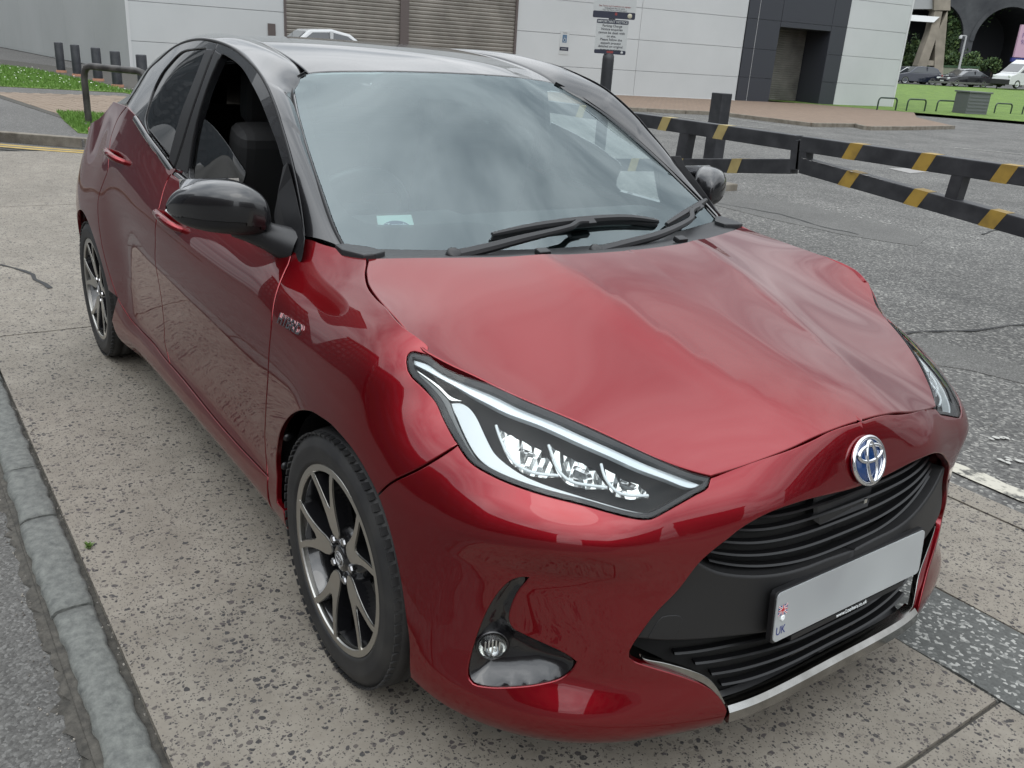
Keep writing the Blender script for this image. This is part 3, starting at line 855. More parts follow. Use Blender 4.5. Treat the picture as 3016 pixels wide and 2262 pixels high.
patch('sensor_cover', Shifted(WIND, -0.006), _sens, FRIT, WS, holes=[_snw], side='r', step=0.03, depth=0)
# parking badge card lying behind the glass at the foot of the windscreen
_tq = [onto(WIND, *p) for p in ((1110, 625), (1213, 622), (1224, 662), (1116, 664))]
_t3 = WIND.P(np.array(_tq)) - normal(WIND, np.array(_tq)) * 0.012
CARD = principled('badge_card', (0.66, 0.78, 0.72), 0.5)
INK = principled('blue_ink', (0.05, 0.07, 0.16), 0.5)
WHITEINK = principled('white_ink', (0.75, 0.78, 0.78), 0.5)
cardo = mesh_obj('badge_card', list(_t3) + list(_t3 - normal(WIND, np.array(_tq)) * 0.001), [(0, 1, 2, 3), (7, 6, 5, 4), (0, 4, 5, 1), (1, 5, 6, 2), (2, 6, 7, 3), (3, 7, 4, 0)], CARD, WS)
_tx = (_t3[2] - _t3[3]); _tx /= np.linalg.norm(_tx); _ty = (_t3[0] - _t3[3]); _ty -= _tx * (_ty @ _tx); _ty /= np.linalg.norm(_ty)
_tn = np.cross(_tx, _ty)
_tc = (_t3[2] + _t3[3]) / 2 + _tn * 0.0015
m = MB(); _n = 24
m.add([_tc + .001 * _tn + 0.037 * math.cos(math.pi * k / _n) * _tx + 0.027 * math.sin(math.pi * k / _n) * _ty for k in range(_n + 1)], [tuple(range(_n + 1))])
m.build('printed_disc', INK, WS)
text_obj('printed_word', 'Zenith', 0.021, WHITEINK, WS, _tc + _tn * 0.0022 + _ty * 0.009, _tx, _ty, 0.0001)

# roof panel, side rails ------------------------------------------------------------------
_dr_uv = smooth_line([(a[0], a[1]) for a in _ditch], 0.03)
_rt = smooth_line([(a[0], a[1]) for a in _ws_top[1:]], 0.02)
_re = smooth_line([(-2.45, .455), (-2.50, .25), (-2.51, 0)], 0.03)
_rh = [np.array(q) for q in _rt[::-1][:-1]] + [np.array(q) for q in _dr_uv[:-1]] + [np.array(q) for q in _re]
_rout = np.array(_rh + [q * [1, -1] for q in _rh[::-1] if q[1] > 1e-6])
patch('roof_panel', ROOF, _rout, BLACK, CAR, side='r', step=0.035, gap=0.008, lip=0.004, depth=0.014)
# drip line (top of the door frames) and its partner on the roof
DRIP = [(-.446, .725, .966), (-.515, .705, 1.027), (-.619, .685, 1.127), (-.716, .670, 1.199), (-.777, .661, 1.242), (-.873, .649, 1.295), (-.965, .641, 1.332), (-1.091, .633, 1.363), (-1.211, .628, 1.385),
        (-1.36, .625, 1.399), (-1.534, .622, 1.402), (-1.709, .622, 1.390), (-1.886, .625, 1.360), (-2.024, .635, 1.317), (-2.157, .650, 1.266), (-2.236, .670, 1.204), (-2.366, .690, 1.126)]
RAILB = [(-.332, .666, .954), (-.410, .662, .996), (-.545, .640, 1.075), (-.650, .621, 1.134), (-.730, .604, 1.178), (-.835, .580, 1.234), (-.930, .550, 1.278), (-1.012, .492, 1.320), (-1.13, .473, 1.360),
         (-1.34, .468, 1.397), (-1.53, .460, 1.412), (-1.74, .456, 1.418), (-1.95, .453, 1.408), (-2.14, .453, 1.385), (-2.32, .46, 1.345), (-2.48, .49, 1.27), (-2.60, .53, 1.17)]
_dt = np.linspace(0, 1, len(DRIP))
_dA, _dB = nat_spline(_dt, np.array(DRIP)), nat_spline(_dt, np.array(RAILB))
def rail_mesh():
    T = np.linspace(0, 1, 121); K = 13
    A, B = _dA(T), _dB(T)
    ta, tb = np.gradient(A, axis=0), np.gradient(B, axis=0)
    V = []
    for i in range(len(T)):
        a, b = A[i], B[i]
        ab = b - a; L = np.linalg.norm(ab)
        tan = (ta[i] + tb[i]); tan /= np.linalg.norm(tan)
        n = np.cross(tan, ab); n /= np.linalg.norm(n)
        if n[2] < 0: n = -n
        bul = 0.20 * L if L > 0.1 else 0.26 * L
        c_ = (a + b) / 2 + n * bul
        row = [a + np.array([0, -.006, -.006])] + [(1 - q)**2 * a + 2 * q * (1 - q) * c_ + q * q * b for q in np.linspace(0.0, 1, K)] + [b + np.array([0, -.004, -.012])]
        V += row
    V = np.array(V); V[:, 1] *= -1
    C = K + 2
    F = [(i * C + j, i * C + j + 1, (i + 1) * C + j + 1, (i + 1) * C + j) for i in range(len(T) - 1) for j in range(C - 1)]
    return V, F
_rv, _rf = rail_mesh()
for k, nm in ((1, 'r'), (-1, 'l')):
    V = _rv * [1, k, 1]
    F = _rf if k == -1 else [f[::-1] for f in _rf]
    mesh_obj('roof_rail_panel', V, [f[::-1] for f in F], BLACK, CAR, True)
# flank of the cabin: glass and frames
_belt = [(-.446, .728, .950), (-.75, .738, .946), (-1.07, .747, .950), (-1.25, .752, .962), (-1.47, .757, .985), (-1.60, .760, 1.025), (-1.74, .761, 1.062), (-1.944, .752, 1.112), (-2.2, .735, 1.115)]
_up = np.array(DRIP + _belt + [(-1.0, .717, 1.13), (-1.4, .712, 1.17), (-1.8, .705, 1.22), (-.75, .722, 1.05)])
CABIN = Flank(tps_fit(_up[:, [0, 2]], _up[:, 1], 0.0004))
def drip_uv(i, j): return [(p[0], p[2]) for p in DRIP[i:j]]
_bseam = P_((642, 126), (633, 147), (610, 205), (580, 290), (550, 385), (515, 495))
_beltf_uv = [(p[0], p[2]) for p in _belt[:5]]
_beltr_uv = [(p[0], p[2]) for p in _belt[4:8]]
_open_f = outline(CABIN, [P_((655, 161), (687, 181), (713, 206), (740, 252), (763, 297), (785, 351), (796, 380), (814, 429), (832, 490)), P_((814, 579), (806, 650)) + [(-.52, .965)], [(-.75, .962), (-1.07, .968), (-1.33, .985)], P_((556, 505), (570, 407), (592, 316), (619, 235), (652, 162))], 0.014)
_glass_r = outline(CABIN, [P_((606, 143), (570, 146), (529, 157), (497, 189), (475, 217), (452, 262), (434, 316), (427, 344), (430, 371), (443, 402), (475, 447), (497, 467)), P_((513, 405), (533, 335), (570, 240), (606, 146))], 0.014)
_ff = outline(CABIN, [drip_uv(0, 10), [pin(CABIN, _bseam[0])], _bseam[1:], _beltf_uv[::-1]], 0.016)
_fr_ = outline(CABIN, [[pin(CABIN, _bseam[0])] + drip_uv(10, 17), [(-1.944, 1.112)], _beltr_uv[::-1][1:], _bseam[::-1]], 0.016)
patch('window_frame', CABIN, _ff, BLACK, DOORF, holes=[_open_f], step=0.024, gap=0.004, lip=0.003, depth=0.02)
patch('window_frame', CABIN, _fr_, BLACK, DOORR, holes=[_glass_r], step=0.024, gap=0.004, lip=0.003, depth=0.02)
_pf = outline(CABIN, [P_((634, 147), (652, 160)), P_((619, 235), (592, 316), (570, 407), (554, 512)), P_((517, 497)), P_((552, 385), (582, 290), (612, 205), (634, 147))], 0.02)
_pr = outline(CABIN, [P_((608, 143), (631, 146)), P_((608, 205), (578, 290), (548, 385), (513, 494)), P_((496, 470)), P_((513, 405), (533, 335), (570, 240), (608, 143))], 0.02)
patch('pillar_trim', Shifted(CABIN, 0.002), _pf, SATIN, DOORF, step=0.024, depth=0.004)
patch('pillar_trim', Shifted(CABIN, 0.002), _pr, SATIN, DOORR, step=0.024, depth=0.004)
patch('window_glass', Shifted(CABIN, -0.006), _glass_r, SGLASS, DOORR, step=0.03, depth=0, gap=0)
# the driver's window is wound most of the way down
_glass_f = outline(CABIN, [P_((592, 346), (612, 364), (640, 396), (668, 436), (692, 474), (712, 512)) + [(-.92, .985), (-.88, .955)], [(-1.07, .950), (-1.36, .965)], P_((553, 515), (570, 407), (592, 346))], 0.014)
patch('window_glass', Shifted(CABIN, -0.010), _glass_f, SGLASS, DOORF, step=0.03, depth=0.004, gap=0, lip=0.0008)
# bright waist mouldings
def strip_along(name, L, w, t, mat, parent, side='both', ss=0.02):
    pts = [np.array(q) for q in smooth_line([(a, -b, c_) for a, b, c_ in L], ss)]
    def bld(m):
        P = np.array(pts); T = np.gradient(P, axis=0); T /= np.linalg.norm(T, axis=1)[:, None]
        V = []
        for p, tt in zip(P, T):
            o = np.cross(tt, [0, 0, 1.0]); o /= np.linalg.norm(o)
            if o[1] > 0: o = -o
            u = np.cross(o, tt); u = u if u[2] > 0 else -u
            o2 = o * .93 + u * .36; u2 = u * .93 - o * .36
            for a_, b_ in ((-.5, 0), (-.42, .8), (-.15, 1), (.15, 1), (.42, .8), (.5, 0)):
                V.append(p + u2 * a_ * w + o2 * b_ * t)
        n = len(P)
        m.add(V, [(i * 6 + j, i * 6 + j + 1, (i + 1) * 6 + j + 1, (i + 1) * 6 + j) for i in range(n - 1) for j in range(5)], True)
    r = two(name, bld, parent, mat, side=side)
    for o in r:
        bm = bmesh.new(); bm.from_mesh(o.data); bmesh.ops.recalc_face_normals(bm, faces=bm.faces); bm.to_mesh(o.data); bm.free()
    return r
strip_along('waist_moulding', [(a, b + .008, c_ - .004) for a, b, c_ in _belt[:5]], 0.020, 0.007, BLACK, DOORF)
strip_along('waist_moulding', [(a, b + .008, c_ - .004) for a, b, c_ in _belt[4:8]], 0.022, 0.008, BLACK, DOORR)
strip_along('rain_channel', DRIP, 0.008, 0.003, RUBBER, CAR)
strip_along('screen_seal', [(a, b + .004, c_ + .001) for a, b, c_ in [_ws_bot[0]] + _ws_side + _ws_top[:2]], 0.012, 0.003, RUBBER, CAR)
# door mirror sail triangles
_sail = [((834, 492), .700), ((846, 478), .699), ((858, 520), .700), ((872, 575), .708), ((886, 640), .718), ((895, 700), .728), ((894, 740), .742), ((888, 768), .748), ((876, 778), .750), ((858, 770), .750), ((830, 735), .750), ((812, 700), .745), ((809, 640), .735), ((818, 570), .72)]
def _mk_sail(m):
    P = [at(*p, y=-(w + .012)) for p, w in _sail]; Q = [at(*p, y=-(w - .02)) for p, w in _sail]
    n = len(P)
    m.add(P + Q, [tuple(range(n)), tuple(range(n, 2 * n))[::-1]] + [(i, i + n, (i + 1) % n + n, (i + 1) % n) for i in range(n)])
for o in two('mirror_base', _mk_sail, DOORF, SATIN, bevel=0.003):
    bm = bmesh.new(); bm.from_mesh(o.data); bmesh.ops.recalc_face_normals(bm, faces=bm.faces); bm.to_mesh(o.data); bm.free()
# mirrors ---------------------------------------------------------------------------------
_mi = [(.780, -.545, .996, .018, .020), (.790, -.550, 1.002, .044, .042), (.810, -.562, 1.012, .066, .058), (.84, -.578, 1.020, .080, .066), (.88, -.600, 1.022, .086, .066), (.92, -.628, 1.019, .082, .060), (.948, -.655, 1.014, .070, .050), (.968, -.680, 1.009, .052, .038), (.980, -.699, 1.005, .032, .022), (.987, -.712, 1.003, .008, .006)]
_ma = np.array(_mi); _mf = nat_spline(_ma[:, 0], _ma[:, 1:])
def _mir(m, z_lo=-2, z_hi=2, grow=0.0, w0=.780, w1=.987):
    ws = w0 + (w1 - w0) * (0.5 - 0.5 * np.cos(np.linspace(0, math.pi, 34))); K = 48
    V = []
    for w in ws:
        cx, cz, rx, rz = _mf(w)
        for k in range(K):
            a = 2 * math.pi * k / K
            ca, sa = math.cos(a), math.sin(a)
            e = 0.72
            X = cx + (rx + grow) * math.copysign(abs(ca) ** e, ca) * (1.0 if ca > 0 else 0.62)
            Z = cz + np.clip((rz + grow) * math.copysign(abs(sa) ** e, sa), z_lo, z_hi)
            V.append((X, -w, Z))
    F = [(i * K + j, i * K + (j + 1) % K, (i + 1) * K + (j + 1) % K, (i + 1) * K + j) for i in range(len(ws) - 1) for j in range(K)]
    m.add(V, F, True)
MIRR = [empty('door_mirror'), empty('door_mirror')]
for q in MIRR: q.parent = CAR
def _split(zrel):
    """upper cap / lower shell divided along a sloping line"""
    m = MB(); _mir(m)
    V = np.array(m.v)
    up, lo = [], []
    for f in m.f:
        c_ = V[list(f)].mean(0)
        w = -c_[1]; zs = _mf(w)[1] - 0.030 + (w - .85) * 0.12
        (up if c_[2] > zs else lo).append(f)
    return V, up, lo
_mv, _mup, _mlo = _split(0)
for k in (0, 1):
    sgn = np.array([1, -1 if k else 1, 1])
    V = _mv * sgn
    fx = (lambda f: f[::-1]) if k == 0 else (lambda f: f)
    mesh_obj('mirror_cap', V, [fx(f) for f in _mup], BLACK, MIRR[k], True)
    cen = np.array([-.63, -.89 * sgn[1], 1.03])
    mesh_obj('mirror_shell', (V - cen) * 0.975 + cen - np.array([0, 0, .002]), [fx(f) for f in _mlo], SATIN, MIRR[k], True)
    for o in MIRR[k].children:
        bm = bmesh.new(); bm.from_mesh(o.data)
        bmesh.ops.delete(bm, geom=[v for v in bm.verts if not v.link_faces], context='VERTS')
        bmesh.ops.recalc_face_normals(bm, faces=bm.faces)
        # outward check
        f0 = max(bm.faces, key=lambda f: f.calc_center_median().z if 'cap' in o.name else -f.calc_center_median().z)
        if (f0.normal.z > 0) != ('cap' in o.name): bmesh.ops.reverse_faces(bm, faces=bm.faces)
        bm.to_mesh(o.data); bm.free()
def _mk_arm(m):
    m.tube([(-.600, -.85, .968), (-.575, -.82, .962), (-.535, -.785, .952), (-.500, -.755, .940), (-.480, -.73, .930)], [.026, .030, .036, .044, .05], 16)
for o in two('mirror_arm', _mk_arm, MIRR, SATIN): pass
def _mk_ind(m):
    pts = [at(p[0], p[1], y=-w) for p, w in (((490, 618), .984), ((505, 628), .976), ((522, 638), .967), ((540, 645), .957), ((556, 646), .949))]
    m.tube([q + np.array([.004, -.002, 0]) for q in pts], [.003, .005, .006, .006, .003], 8)
two('indicator_strip', _mk_ind, MIRR, WHITE_PLASTIC)
two('mirror_glass', lambda m: m.obox((-.672, -.885, 1.03), (0, 1, 0), (0, 0, 1), (1, 0, 0), .075, .05, .003), MIRR, CHROME)
# door handles ------------------------------------------------------------------------------
def _mk_handle(px):
    def f(m):
        uv = onto(BODY, *px); p = BODY.P(uv[None])[0]; n = normal(BODY, uv[None])[0]
        t = np.array([1, 0, -.06]); t -= n * (t @ n); t /= np.linalg.norm(t)
        pts = [p + t * a + n * b for a, b in ((.105, -.004), (.098, .018), (.07, .030), (.0, .034), (-.07, .030), (-.098, .018), (-.105, -.004))]
        u = np.cross(n, t)
        m.tube(pts, [.011, .012, .013, .014, .013, .012, .011], 12)
    return f
two('door_handle', _mk_handle((505, 652)), DOORF, RED)
two('door_handle', _mk_handle((346, 462)), DOORR, RED)
# tail: rear screen, tailgate, lamps ----------------------------------------------------------
def tail_mesh(z0, z1, rows):
    pass
def _loft(name, curves, mat, parent, smooth=True):
    n = len(curves[0]); V = [p for c_ in curves for p in c_]
    F = [(i * n + j, i * n + j + 1, (i + 1) * n + j + 1, (i + 1) * n + j) for i in range(len(curves) - 1) for j in range(n - 1)]
    o = mesh_obj(name, V, F, mat, parent, smooth)
    bm = bmesh.new(); bm.from_mesh(o.data); bmesh.ops.recalc_face_normals(bm, faces=bm.faces); bm.to_mesh(o.data); bm.free()
    return o
def _wide(x0, x1, z0, z1, w, n=15):
    return [(x0 + (x1 - x0) * (abs(t) ** 2.2), -w * t, z0 + (z1 - z0) * (abs(t) ** 2)) for t in np.linspace(-1, 1, n)]
_loft('rear_spoiler', [_wide(-2.505, -2.45, 1.358, 1.325, .455), _wide(-2.62, -2.52, 1.348, 1.29, .49), _wide(-2.70, -2.58, 1.325, 1.24, .52), _wide(-2.66, -2.56, 1.30, 1.20, .50)], BLACK, CAR)
_loft('rear_screen', [_wide(-2.66, -2.56, 1.30, 1.20, .50), _wide(-2.80, -2.70, 1.18, 1.13, .56), _wide(-2.96, -2.82, 1.03, 1.02, .62)], BLACK, CAR)
_loft('tailgate', [_wide(-2.96, -2.82, 1.03, 1.02, .62), _wide(-3.04, -2.90, .98, .96, .66), _wide(-3.05, -2.99, .80, .80, .72)], RED, CAR)
_loft('rear_pillar_skin', [[(p[0], -p[1], p[2]) for p in ((-2.236, .672, 1.204), (-2.366, .690, 1.126), (-2.45, .715, 1.12), (-2.62, .745, 1.05), (-2.86, .745, .98))],
                           [(p[0], -p[1], p[2]) for p in ((-2.36, .60, 1.26), (-2.48, .60, 1.20), (-2.60, .60, 1.16), (-2.74, .63, 1.09), (-2.92, .65, 1.0))],
                           [(p[0], -p[1], p[2]) for p in ((-2.40, .50, 1.30), (-2.52, .50, 1.25), (-2.64, .54, 1.17), (-2.78, .58, 1.10), (-2.95, .60, 1.01))]], BLACK, CAR)
_loft('rear_pillar_skin', [[(p[0], p[1], p[2]) for p in ((-2.236, .672, 1.204), (-2.366, .690, 1.126), (-2.45, .715, 1.12), (-2.62, .745, 1.05), (-2.86, .745, .98))],
                           [(p[0], p[1], p[2]) for p in ((-2.36, .60, 1.26), (-2.48, .60, 1.20), (-2.60, .60, 1.16), (-2.74, .63, 1.09), (-2.92, .65, 1.0))],
                           [(p[0], p[1], p[2]) for p in ((-2.40, .50, 1.30), (-2.52, .50, 1.25), (-2.64, .54, 1.17), (-2.78, .58, 1.10), (-2.95, .60, 1.01))]], BLACK, CAR)
def _mk_tail(m):
    m.obox((-2.93, -.665, .955), (.72, -.69, -.02), (.69, .72, 0), (0, 0, 1), .085, .045, .03)
two('tail_lamp', _mk_tail, CAR, TAIL, bevel=0.02, seg=3)
# ------------------------------------------------------------------ headlights
LAMP = [empty('headlight'), empty('headlight')]
for q in LAMP: q.parent = CAR
_lo = outline(BODY, [L_LAMPREAR, L_LAMPLOW, L_LAMPTOP[::-1]], 0.010)
patch('lens', BODY, _lo, LENS, LAMP, step=0.02, gap=0.004, lip=0.004, depth=0)
# black rim of the lens
def inset(poly, d):
    p = np.asarray(poly, float)
    a = 0.5 * np.sum(p[:, 0] * np.roll(p[:, 1], -1) - np.roll(p[:, 0], -1) * p[:, 1])
    t = np.roll(p, -1, 0) - np.roll(p, 1, 0); n = np.stack([-t[:, 1], t[:, 0]], 1); n /= np.linalg.norm(n, axis=1)[:, None] + 1e-12
    if a < 0: n = -n
    dd = np.asarray(d, float) * np.ones(len(p))
    q = p + n * dd[:, None]
    for _ in range(3): q = 0.25 * np.roll(q, 1, 0) + 0.5 * q + 0.25 * np.roll(q, -1, 0)
    return q
patch('lens_rim', Shifted(BODY, -0.003), _lo, RUBBER, LAMP, holes=[inset(_lo, 0.009)], step=0.02, gap=0.003, lip=0.001, depth=0.05)
patch('housing', Shifted(BODY, -0.060), inset(_lo, -0.004), DARK, LAMP, step=0.02, gap=0, depth=0)
def lamp_patch(name, sh, runs, mat, depth=0.006, step=0.012, lip=0.0012, **k):
    S = Shifted(BODY, sh)
    return patch(name, S, outline(S, runs, 0.008), mat, LAMP, step=step, gap=0, lip=lip, depth=depth, **k)
lamp_patch('upper_light_guide', -0.014, [P_((1211, 1046), (1258, 1058), (1322, 1083), (1376, 1107), (1444, 1138), (1534, 1179), (1600, 1207), (1694, 1253), (1788, 1296), (1906, 1350), (2000, 1387), (2062, 1413)),
                                         P_((2035, 1422), (1953, 1391), (1882, 1364), (1788, 1321), (1694, 1279), (1600, 1235), (1557, 1219), (1466, 1182), (1399, 1150), (1331, 1116), (1263, 1080), (1212, 1054))], LED, 0.012)
lamp_patch('running_light', -0.022, [P_((1347, 1170), (1352, 1188), (1362, 1210), (1371, 1237), (1394, 1291), (1421, 1330), (1466, 1364), (1523, 1393), (1600, 1424), (1694, 1449), (1812, 1481), (1882, 1494)), P_((1897, 1489)),
                                     P_((1812, 1467), (1694, 1430), (1602, 1399), (1545, 1373), (1500, 1343), (1462, 1307), (1444, 1273), (1428, 1235), (1412, 1196), (1392, 1174), (1372, 1167), (1347, 1170))], WHITE_PLASTIC, 0.016)
lamp_patch('corner_reflector', -0.020, [P_((1231, 1079), (1245, 1104), (1277, 1142), (1299, 1174), (1322, 1219), (1349, 1269), (1376, 1307), (1405, 1336), (1428, 1354)),
                                        P_((1408, 1328), (1376, 1267), (1354, 1210), (1345, 1180), (1340, 1166)), P_((1308, 1134), (1272, 1105), (1240, 1081), (1231, 1079))], GREYTRIM, 0.010)
lamp_patch('trim_blade', -0.018, [P_((1232, 1078), (1242, 1079), (1275, 1100), (1310, 1124), (1343, 1152), (1375, 1164)), P_((1345, 1166), (1338, 1163), (1308, 1134), (1272, 1106), (1240, 1083))], SILVER, 0.004)
def lamp_tube(name, sh, pts, r, mat):
    S = Shifted(BODY, sh)
    P = S.P(np.array([onto(S, *p) for p in pts]))
    P = smooth_line(P, 0.006)
    return two(name, lambda m: m.tube(P, r, 8), LAMP, mat)
_pods = [
  ([(1473, 1219), (1478, 1240), (1489, 1273), (1507, 1309), (1534, 1339), (1579, 1359), (1648, 1366)], [(1648, 1366), (1632, 1325), (1612, 1285), (1575, 1262), (1530, 1240), (1473, 1215)]),
  ([(1622, 1274), (1631, 1302), (1647, 1347), (1668, 1373), (1694, 1387), (1741, 1395), (1788, 1401)], [(1790, 1401), (1776, 1370), (1757, 1335), (1720, 1313), (1675, 1292), (1622, 1268)]),
  ([(1770, 1330), (1779, 1363), (1797, 1394), (1819, 1415), (1849, 1425), (1910, 1428)], [(1912, 1428), (1905, 1405), (1885, 1382), (1850, 1366), (1815, 1349), (1770, 1325)])]
for u_, top_ in _pods:
    lamp_tube('light_bar', -0.026, u_, 0.0030, WHITE_PLASTIC)
for u_, top_ in _pods:
    S_ = Shifted(BODY, -0.030)
    o_ = outline(S_, [P_(*u_), P_(*top_)], 0.010)
    V, F, N = patch_data(S_, o_, step=0.011, depth=0)
    rg = np.random.default_rng(int(u_[0][0]))
    cen = V.mean(0); rr = np.linalg.norm(V - cen, axis=1); rr = rr / rr.max()
    V = V - N * (0.012 * (1 - rr**2) + rg.uniform(0, 0.007, len(V)) * (rr < .85))[:, None]
    for k in (0, 1):
        sg = np.array([1, -1 if k else 1, 1])
        mesh_obj('reflector_bowl', V * sg, F if k == 0 else [f[::-1] for f in F], SILVER, LAMP[k], False)
# bulb shrouds in the bowls
for u_, top_ in _pods:
    q = np.mean([*u_, *top_], 0)
    S_ = Shifted(BODY, -0.036); p_ = S_.P(onto(S_, q[0] + 12, q[1] - 6)[None])[0]
    n_ = normal(BODY, onto(S_, *q)[None])[0]
    two('bulb_shroud', lambda m: m.obox(p_, (.55, .75, -.35), (.6, -.1, .8), (.5, -.65, .55), .016, .007, .012), LAMP, CHROME, bevel=0.003)

# ------------------------------------------------------------------ grille
GR = empty('grille'); GR.parent = CAR
def half_patch(name, S, L, mat, parent, **k):
    """outline given on the right half, closed along the centre line; one object across the middle"""
    return patch(name, S, L, mat, parent, side='joined', open_edges=lambda q: abs(q[0]) < 1e-6, **k)
_cav = np.vstack([_gl, [(0.0, .175)]])
_cavo = np.vstack([np.array([(s + .006 * (s > 0.01), z) for s, z in _gl]), [(.33, .185)], [(0.0, .185)]])
half_patch('grille_backing', Shifted(BODY, -0.065), _cavo, DARK, GR, step=0.03, gap=0, depth=0)
# satin black centre panel with its rolled upper lip
_S12 = Shifted(BODY, -0.010)
_lipl = [tuple(onto(_S12, *p)) for p in ((2068, 1664), (2100, 1681), (2140, 1692), (2225, 1698), (2300, 1690), (2370, 1671), (2440, 1644))]
_lipl = [(s, z) for s, z in _lipl if s > 0.05] + [(0.0, _lipl[-1][1] - .004)]
_cp_side = [tuple(onto(BODY, *p)) for p in ((2064, 1660), (2001, 1741), (1931, 1814), (1874, 1890))]
_cp_bot = [_cp_side[-1]] + [tuple(onto(_S12, *p)) for p in ((1980, 1889), (2120, 1880), (2230, 1868))]
_cp_bot = _cp_bot + [(0.0, .345)]
_cpo = np.vstack([outline(_S12, [_lipl[::-1], _cp_side, _cp_bot], 0.014)])
half_patch('centre_panel', _S12, _cpo, MATTE, GR, step=0.02, gap=0.0, lip=0.006, depth=0.035)
def slat(z_of, s1, d0, h, mat, name='grille_slat', thick=.014):
    s = np.linspace(-s1, s1, 61)
    p, n = base(np.abs(s))
    V = []
    for i, si in enumerate(s):
        z = z_of(abs(si)); dd = grid_eval(SD, GS[0], .01, GZ[0], .005, np.array(abs(si)), np.array(z)) + d0
        sg = 1 if si < 0 else -1      # s<0 -> left (+y)
        for a, b in ((0, h / 2), (0.004, 0), (0, -h / 2), (-thick, -h / 2), (-thick, h / 2)):
            q = p[i] + n[i] * (dd + a)
            V.append((q[0], sg * q[1], z + b))
    F = [(i * 5 + j, i * 5 + (j + 1) % 5, (i + 1) * 5 + (j + 1) % 5, (i + 1) * 5 + j) for i in range(60) for j in range(5)]
    o = mesh_obj(name, V, F, mat, GR, False)
    bm = bmesh.new(); bm.from_mesh(o.data); bmesh.ops.recalc_face_normals(bm, faces=bm.faces); bm.to_mesh(o.data); bm.free()
    return o
for z0, s1, dz in ((.612, .325, .010), (.588, .36, .012), (.562, .385, .016), (.536, .40, .020), (.512, .40, .024)):
    slat(lambda s, z0=z0, dz=dz, s1=s1: z0 - dz + dz * 2.2 * (s / s1) ** 3, s1, -0.034, .006, SLATM)
for z0, s1 in ((.325, .45), (.295, .40), (.265, .36), (.237, .335)):
    slat(lambda s, z0=z0, s1=s1: z0 + .012 * (s / s1) ** 4, s1, -0.036, .006, SLATM)
# camera cover under the badge
m = MB()
_pf2 = lambda y, z: (.722 - .02 * (y / .11) ** 2 + (z - .6) * -.10, y, z)
m.add([_pf2(y, z) for y, z in ((-.105, .648), (.105, .648), (.095, .566), (.082, .556), (-.082, .556), (-.095, .566))] + [tuple(np.array(_pf2(y, z)) - [.03, 0, 0]) for y, z in ((-.105, .648), (.105, .648), (.095, .566), (.082, .556), (-.082, .556), (-.095, .566))],
      [(0, 5, 4, 3, 2, 1)[::-1], (6, 7, 8, 9, 10, 11)[::-1]] + [(i, (i + 1) % 6, (i + 1) % 6 + 6, i + 6) for i in range(6)])
co = m.build('camera_cover', SATIN, GR, bevel=0.004)
bm = bmesh.new(); bm.from_mesh(co.data); bmesh.ops.recalc_face_normals(bm, faces=bm.faces); bm.to_mesh(co.data); bm.free()
box_obj('camera_lens', (.705, .058, .566), (.722, .070, .578), SILVER, GR, 0.002)
# tow-hook cover line on the centre panel
_tow = outline(_S12, [P_((1908, 1876), (1935, 1830), (1950, 1815), (2005, 1812), (2012, 1822), (1995, 1866), (1985, 1880), (1908, 1880))], 0.012)
patch('tow_hook_cover', Shifted(BODY, -0.0085), _tow, MATTE, GR, side='r', step=0.03, gap=0.001, lip=0.0014, depth=0.003)
# bright trim along the bottom
def _trim(zc, s1):
    s = np.linspace(-s1, s1, 61); V = []
    p, n = base(np.abs(s))
    for i, si in enumerate(s):
        sg = 1 if si < 0 else -1
        dd = grid_eval(SD, GS[0], .01, GZ[0], .005, np.array(abs(si)), np.array(zc)) - .012
        for a, b in ((-.02, .022), (.004, .020), (.014, .010), (.016, -.012), (.010, -.018), (-.02, -.020)):
            q = p[i] + n[i] * (dd + a)
            V.append((q[0], sg * q[1], zc + b))
    K = 6
    F = [(i * K + j, i * K + (j + 1) % K, (i + 1) * K + (j + 1) % K, (i + 1) * K + j) for i in range(60) for j in range(K)]
    F += [tuple(range(K)), tuple(range(60 * K, 61 * K))]
    o = mesh_obj('lower_trim', V, F, DCHROME, GR, False)
    bm = bmesh.new(); bm.from_mesh(o.data); bmesh.ops.recalc_face_normals(bm, faces=bm.faces); bm.to_mesh(o.data); bm.free()
_trim(.203, .335)
_S30 = Shifted(BODY, -0.012)
_tw = outline(_S30, [P_((1883, 1927), (1897, 1940), (1960, 1952), (2032, 1970), (2078, 1987), (2100, 2003), (2120, 2030), (2138, 2068), (2152, 2105)), P_((2140, 2105)), P_((2128, 2075), (2108, 2040), (2080, 2015), (2044, 1998), (1980, 1976), (1919, 1958), (1895, 1946), (1883, 1927))], 0.010)
patch('side_trim', _S30, _tw, DCHROME, GR, step=0.015, gap=0, lip=0.002, depth=0.012)
_sp_ = np.vstack([[(0.0, .178)], [(s, .178) for s in np.linspace(.03, .33, 12)], [(s, .150) for s in np.linspace(.33, .0, 12)]])
half_patch('lower_lip', Shifted(BODY, -0.02), _sp_, SATIN, GR, step=0.02, gap=0, depth=0.04)
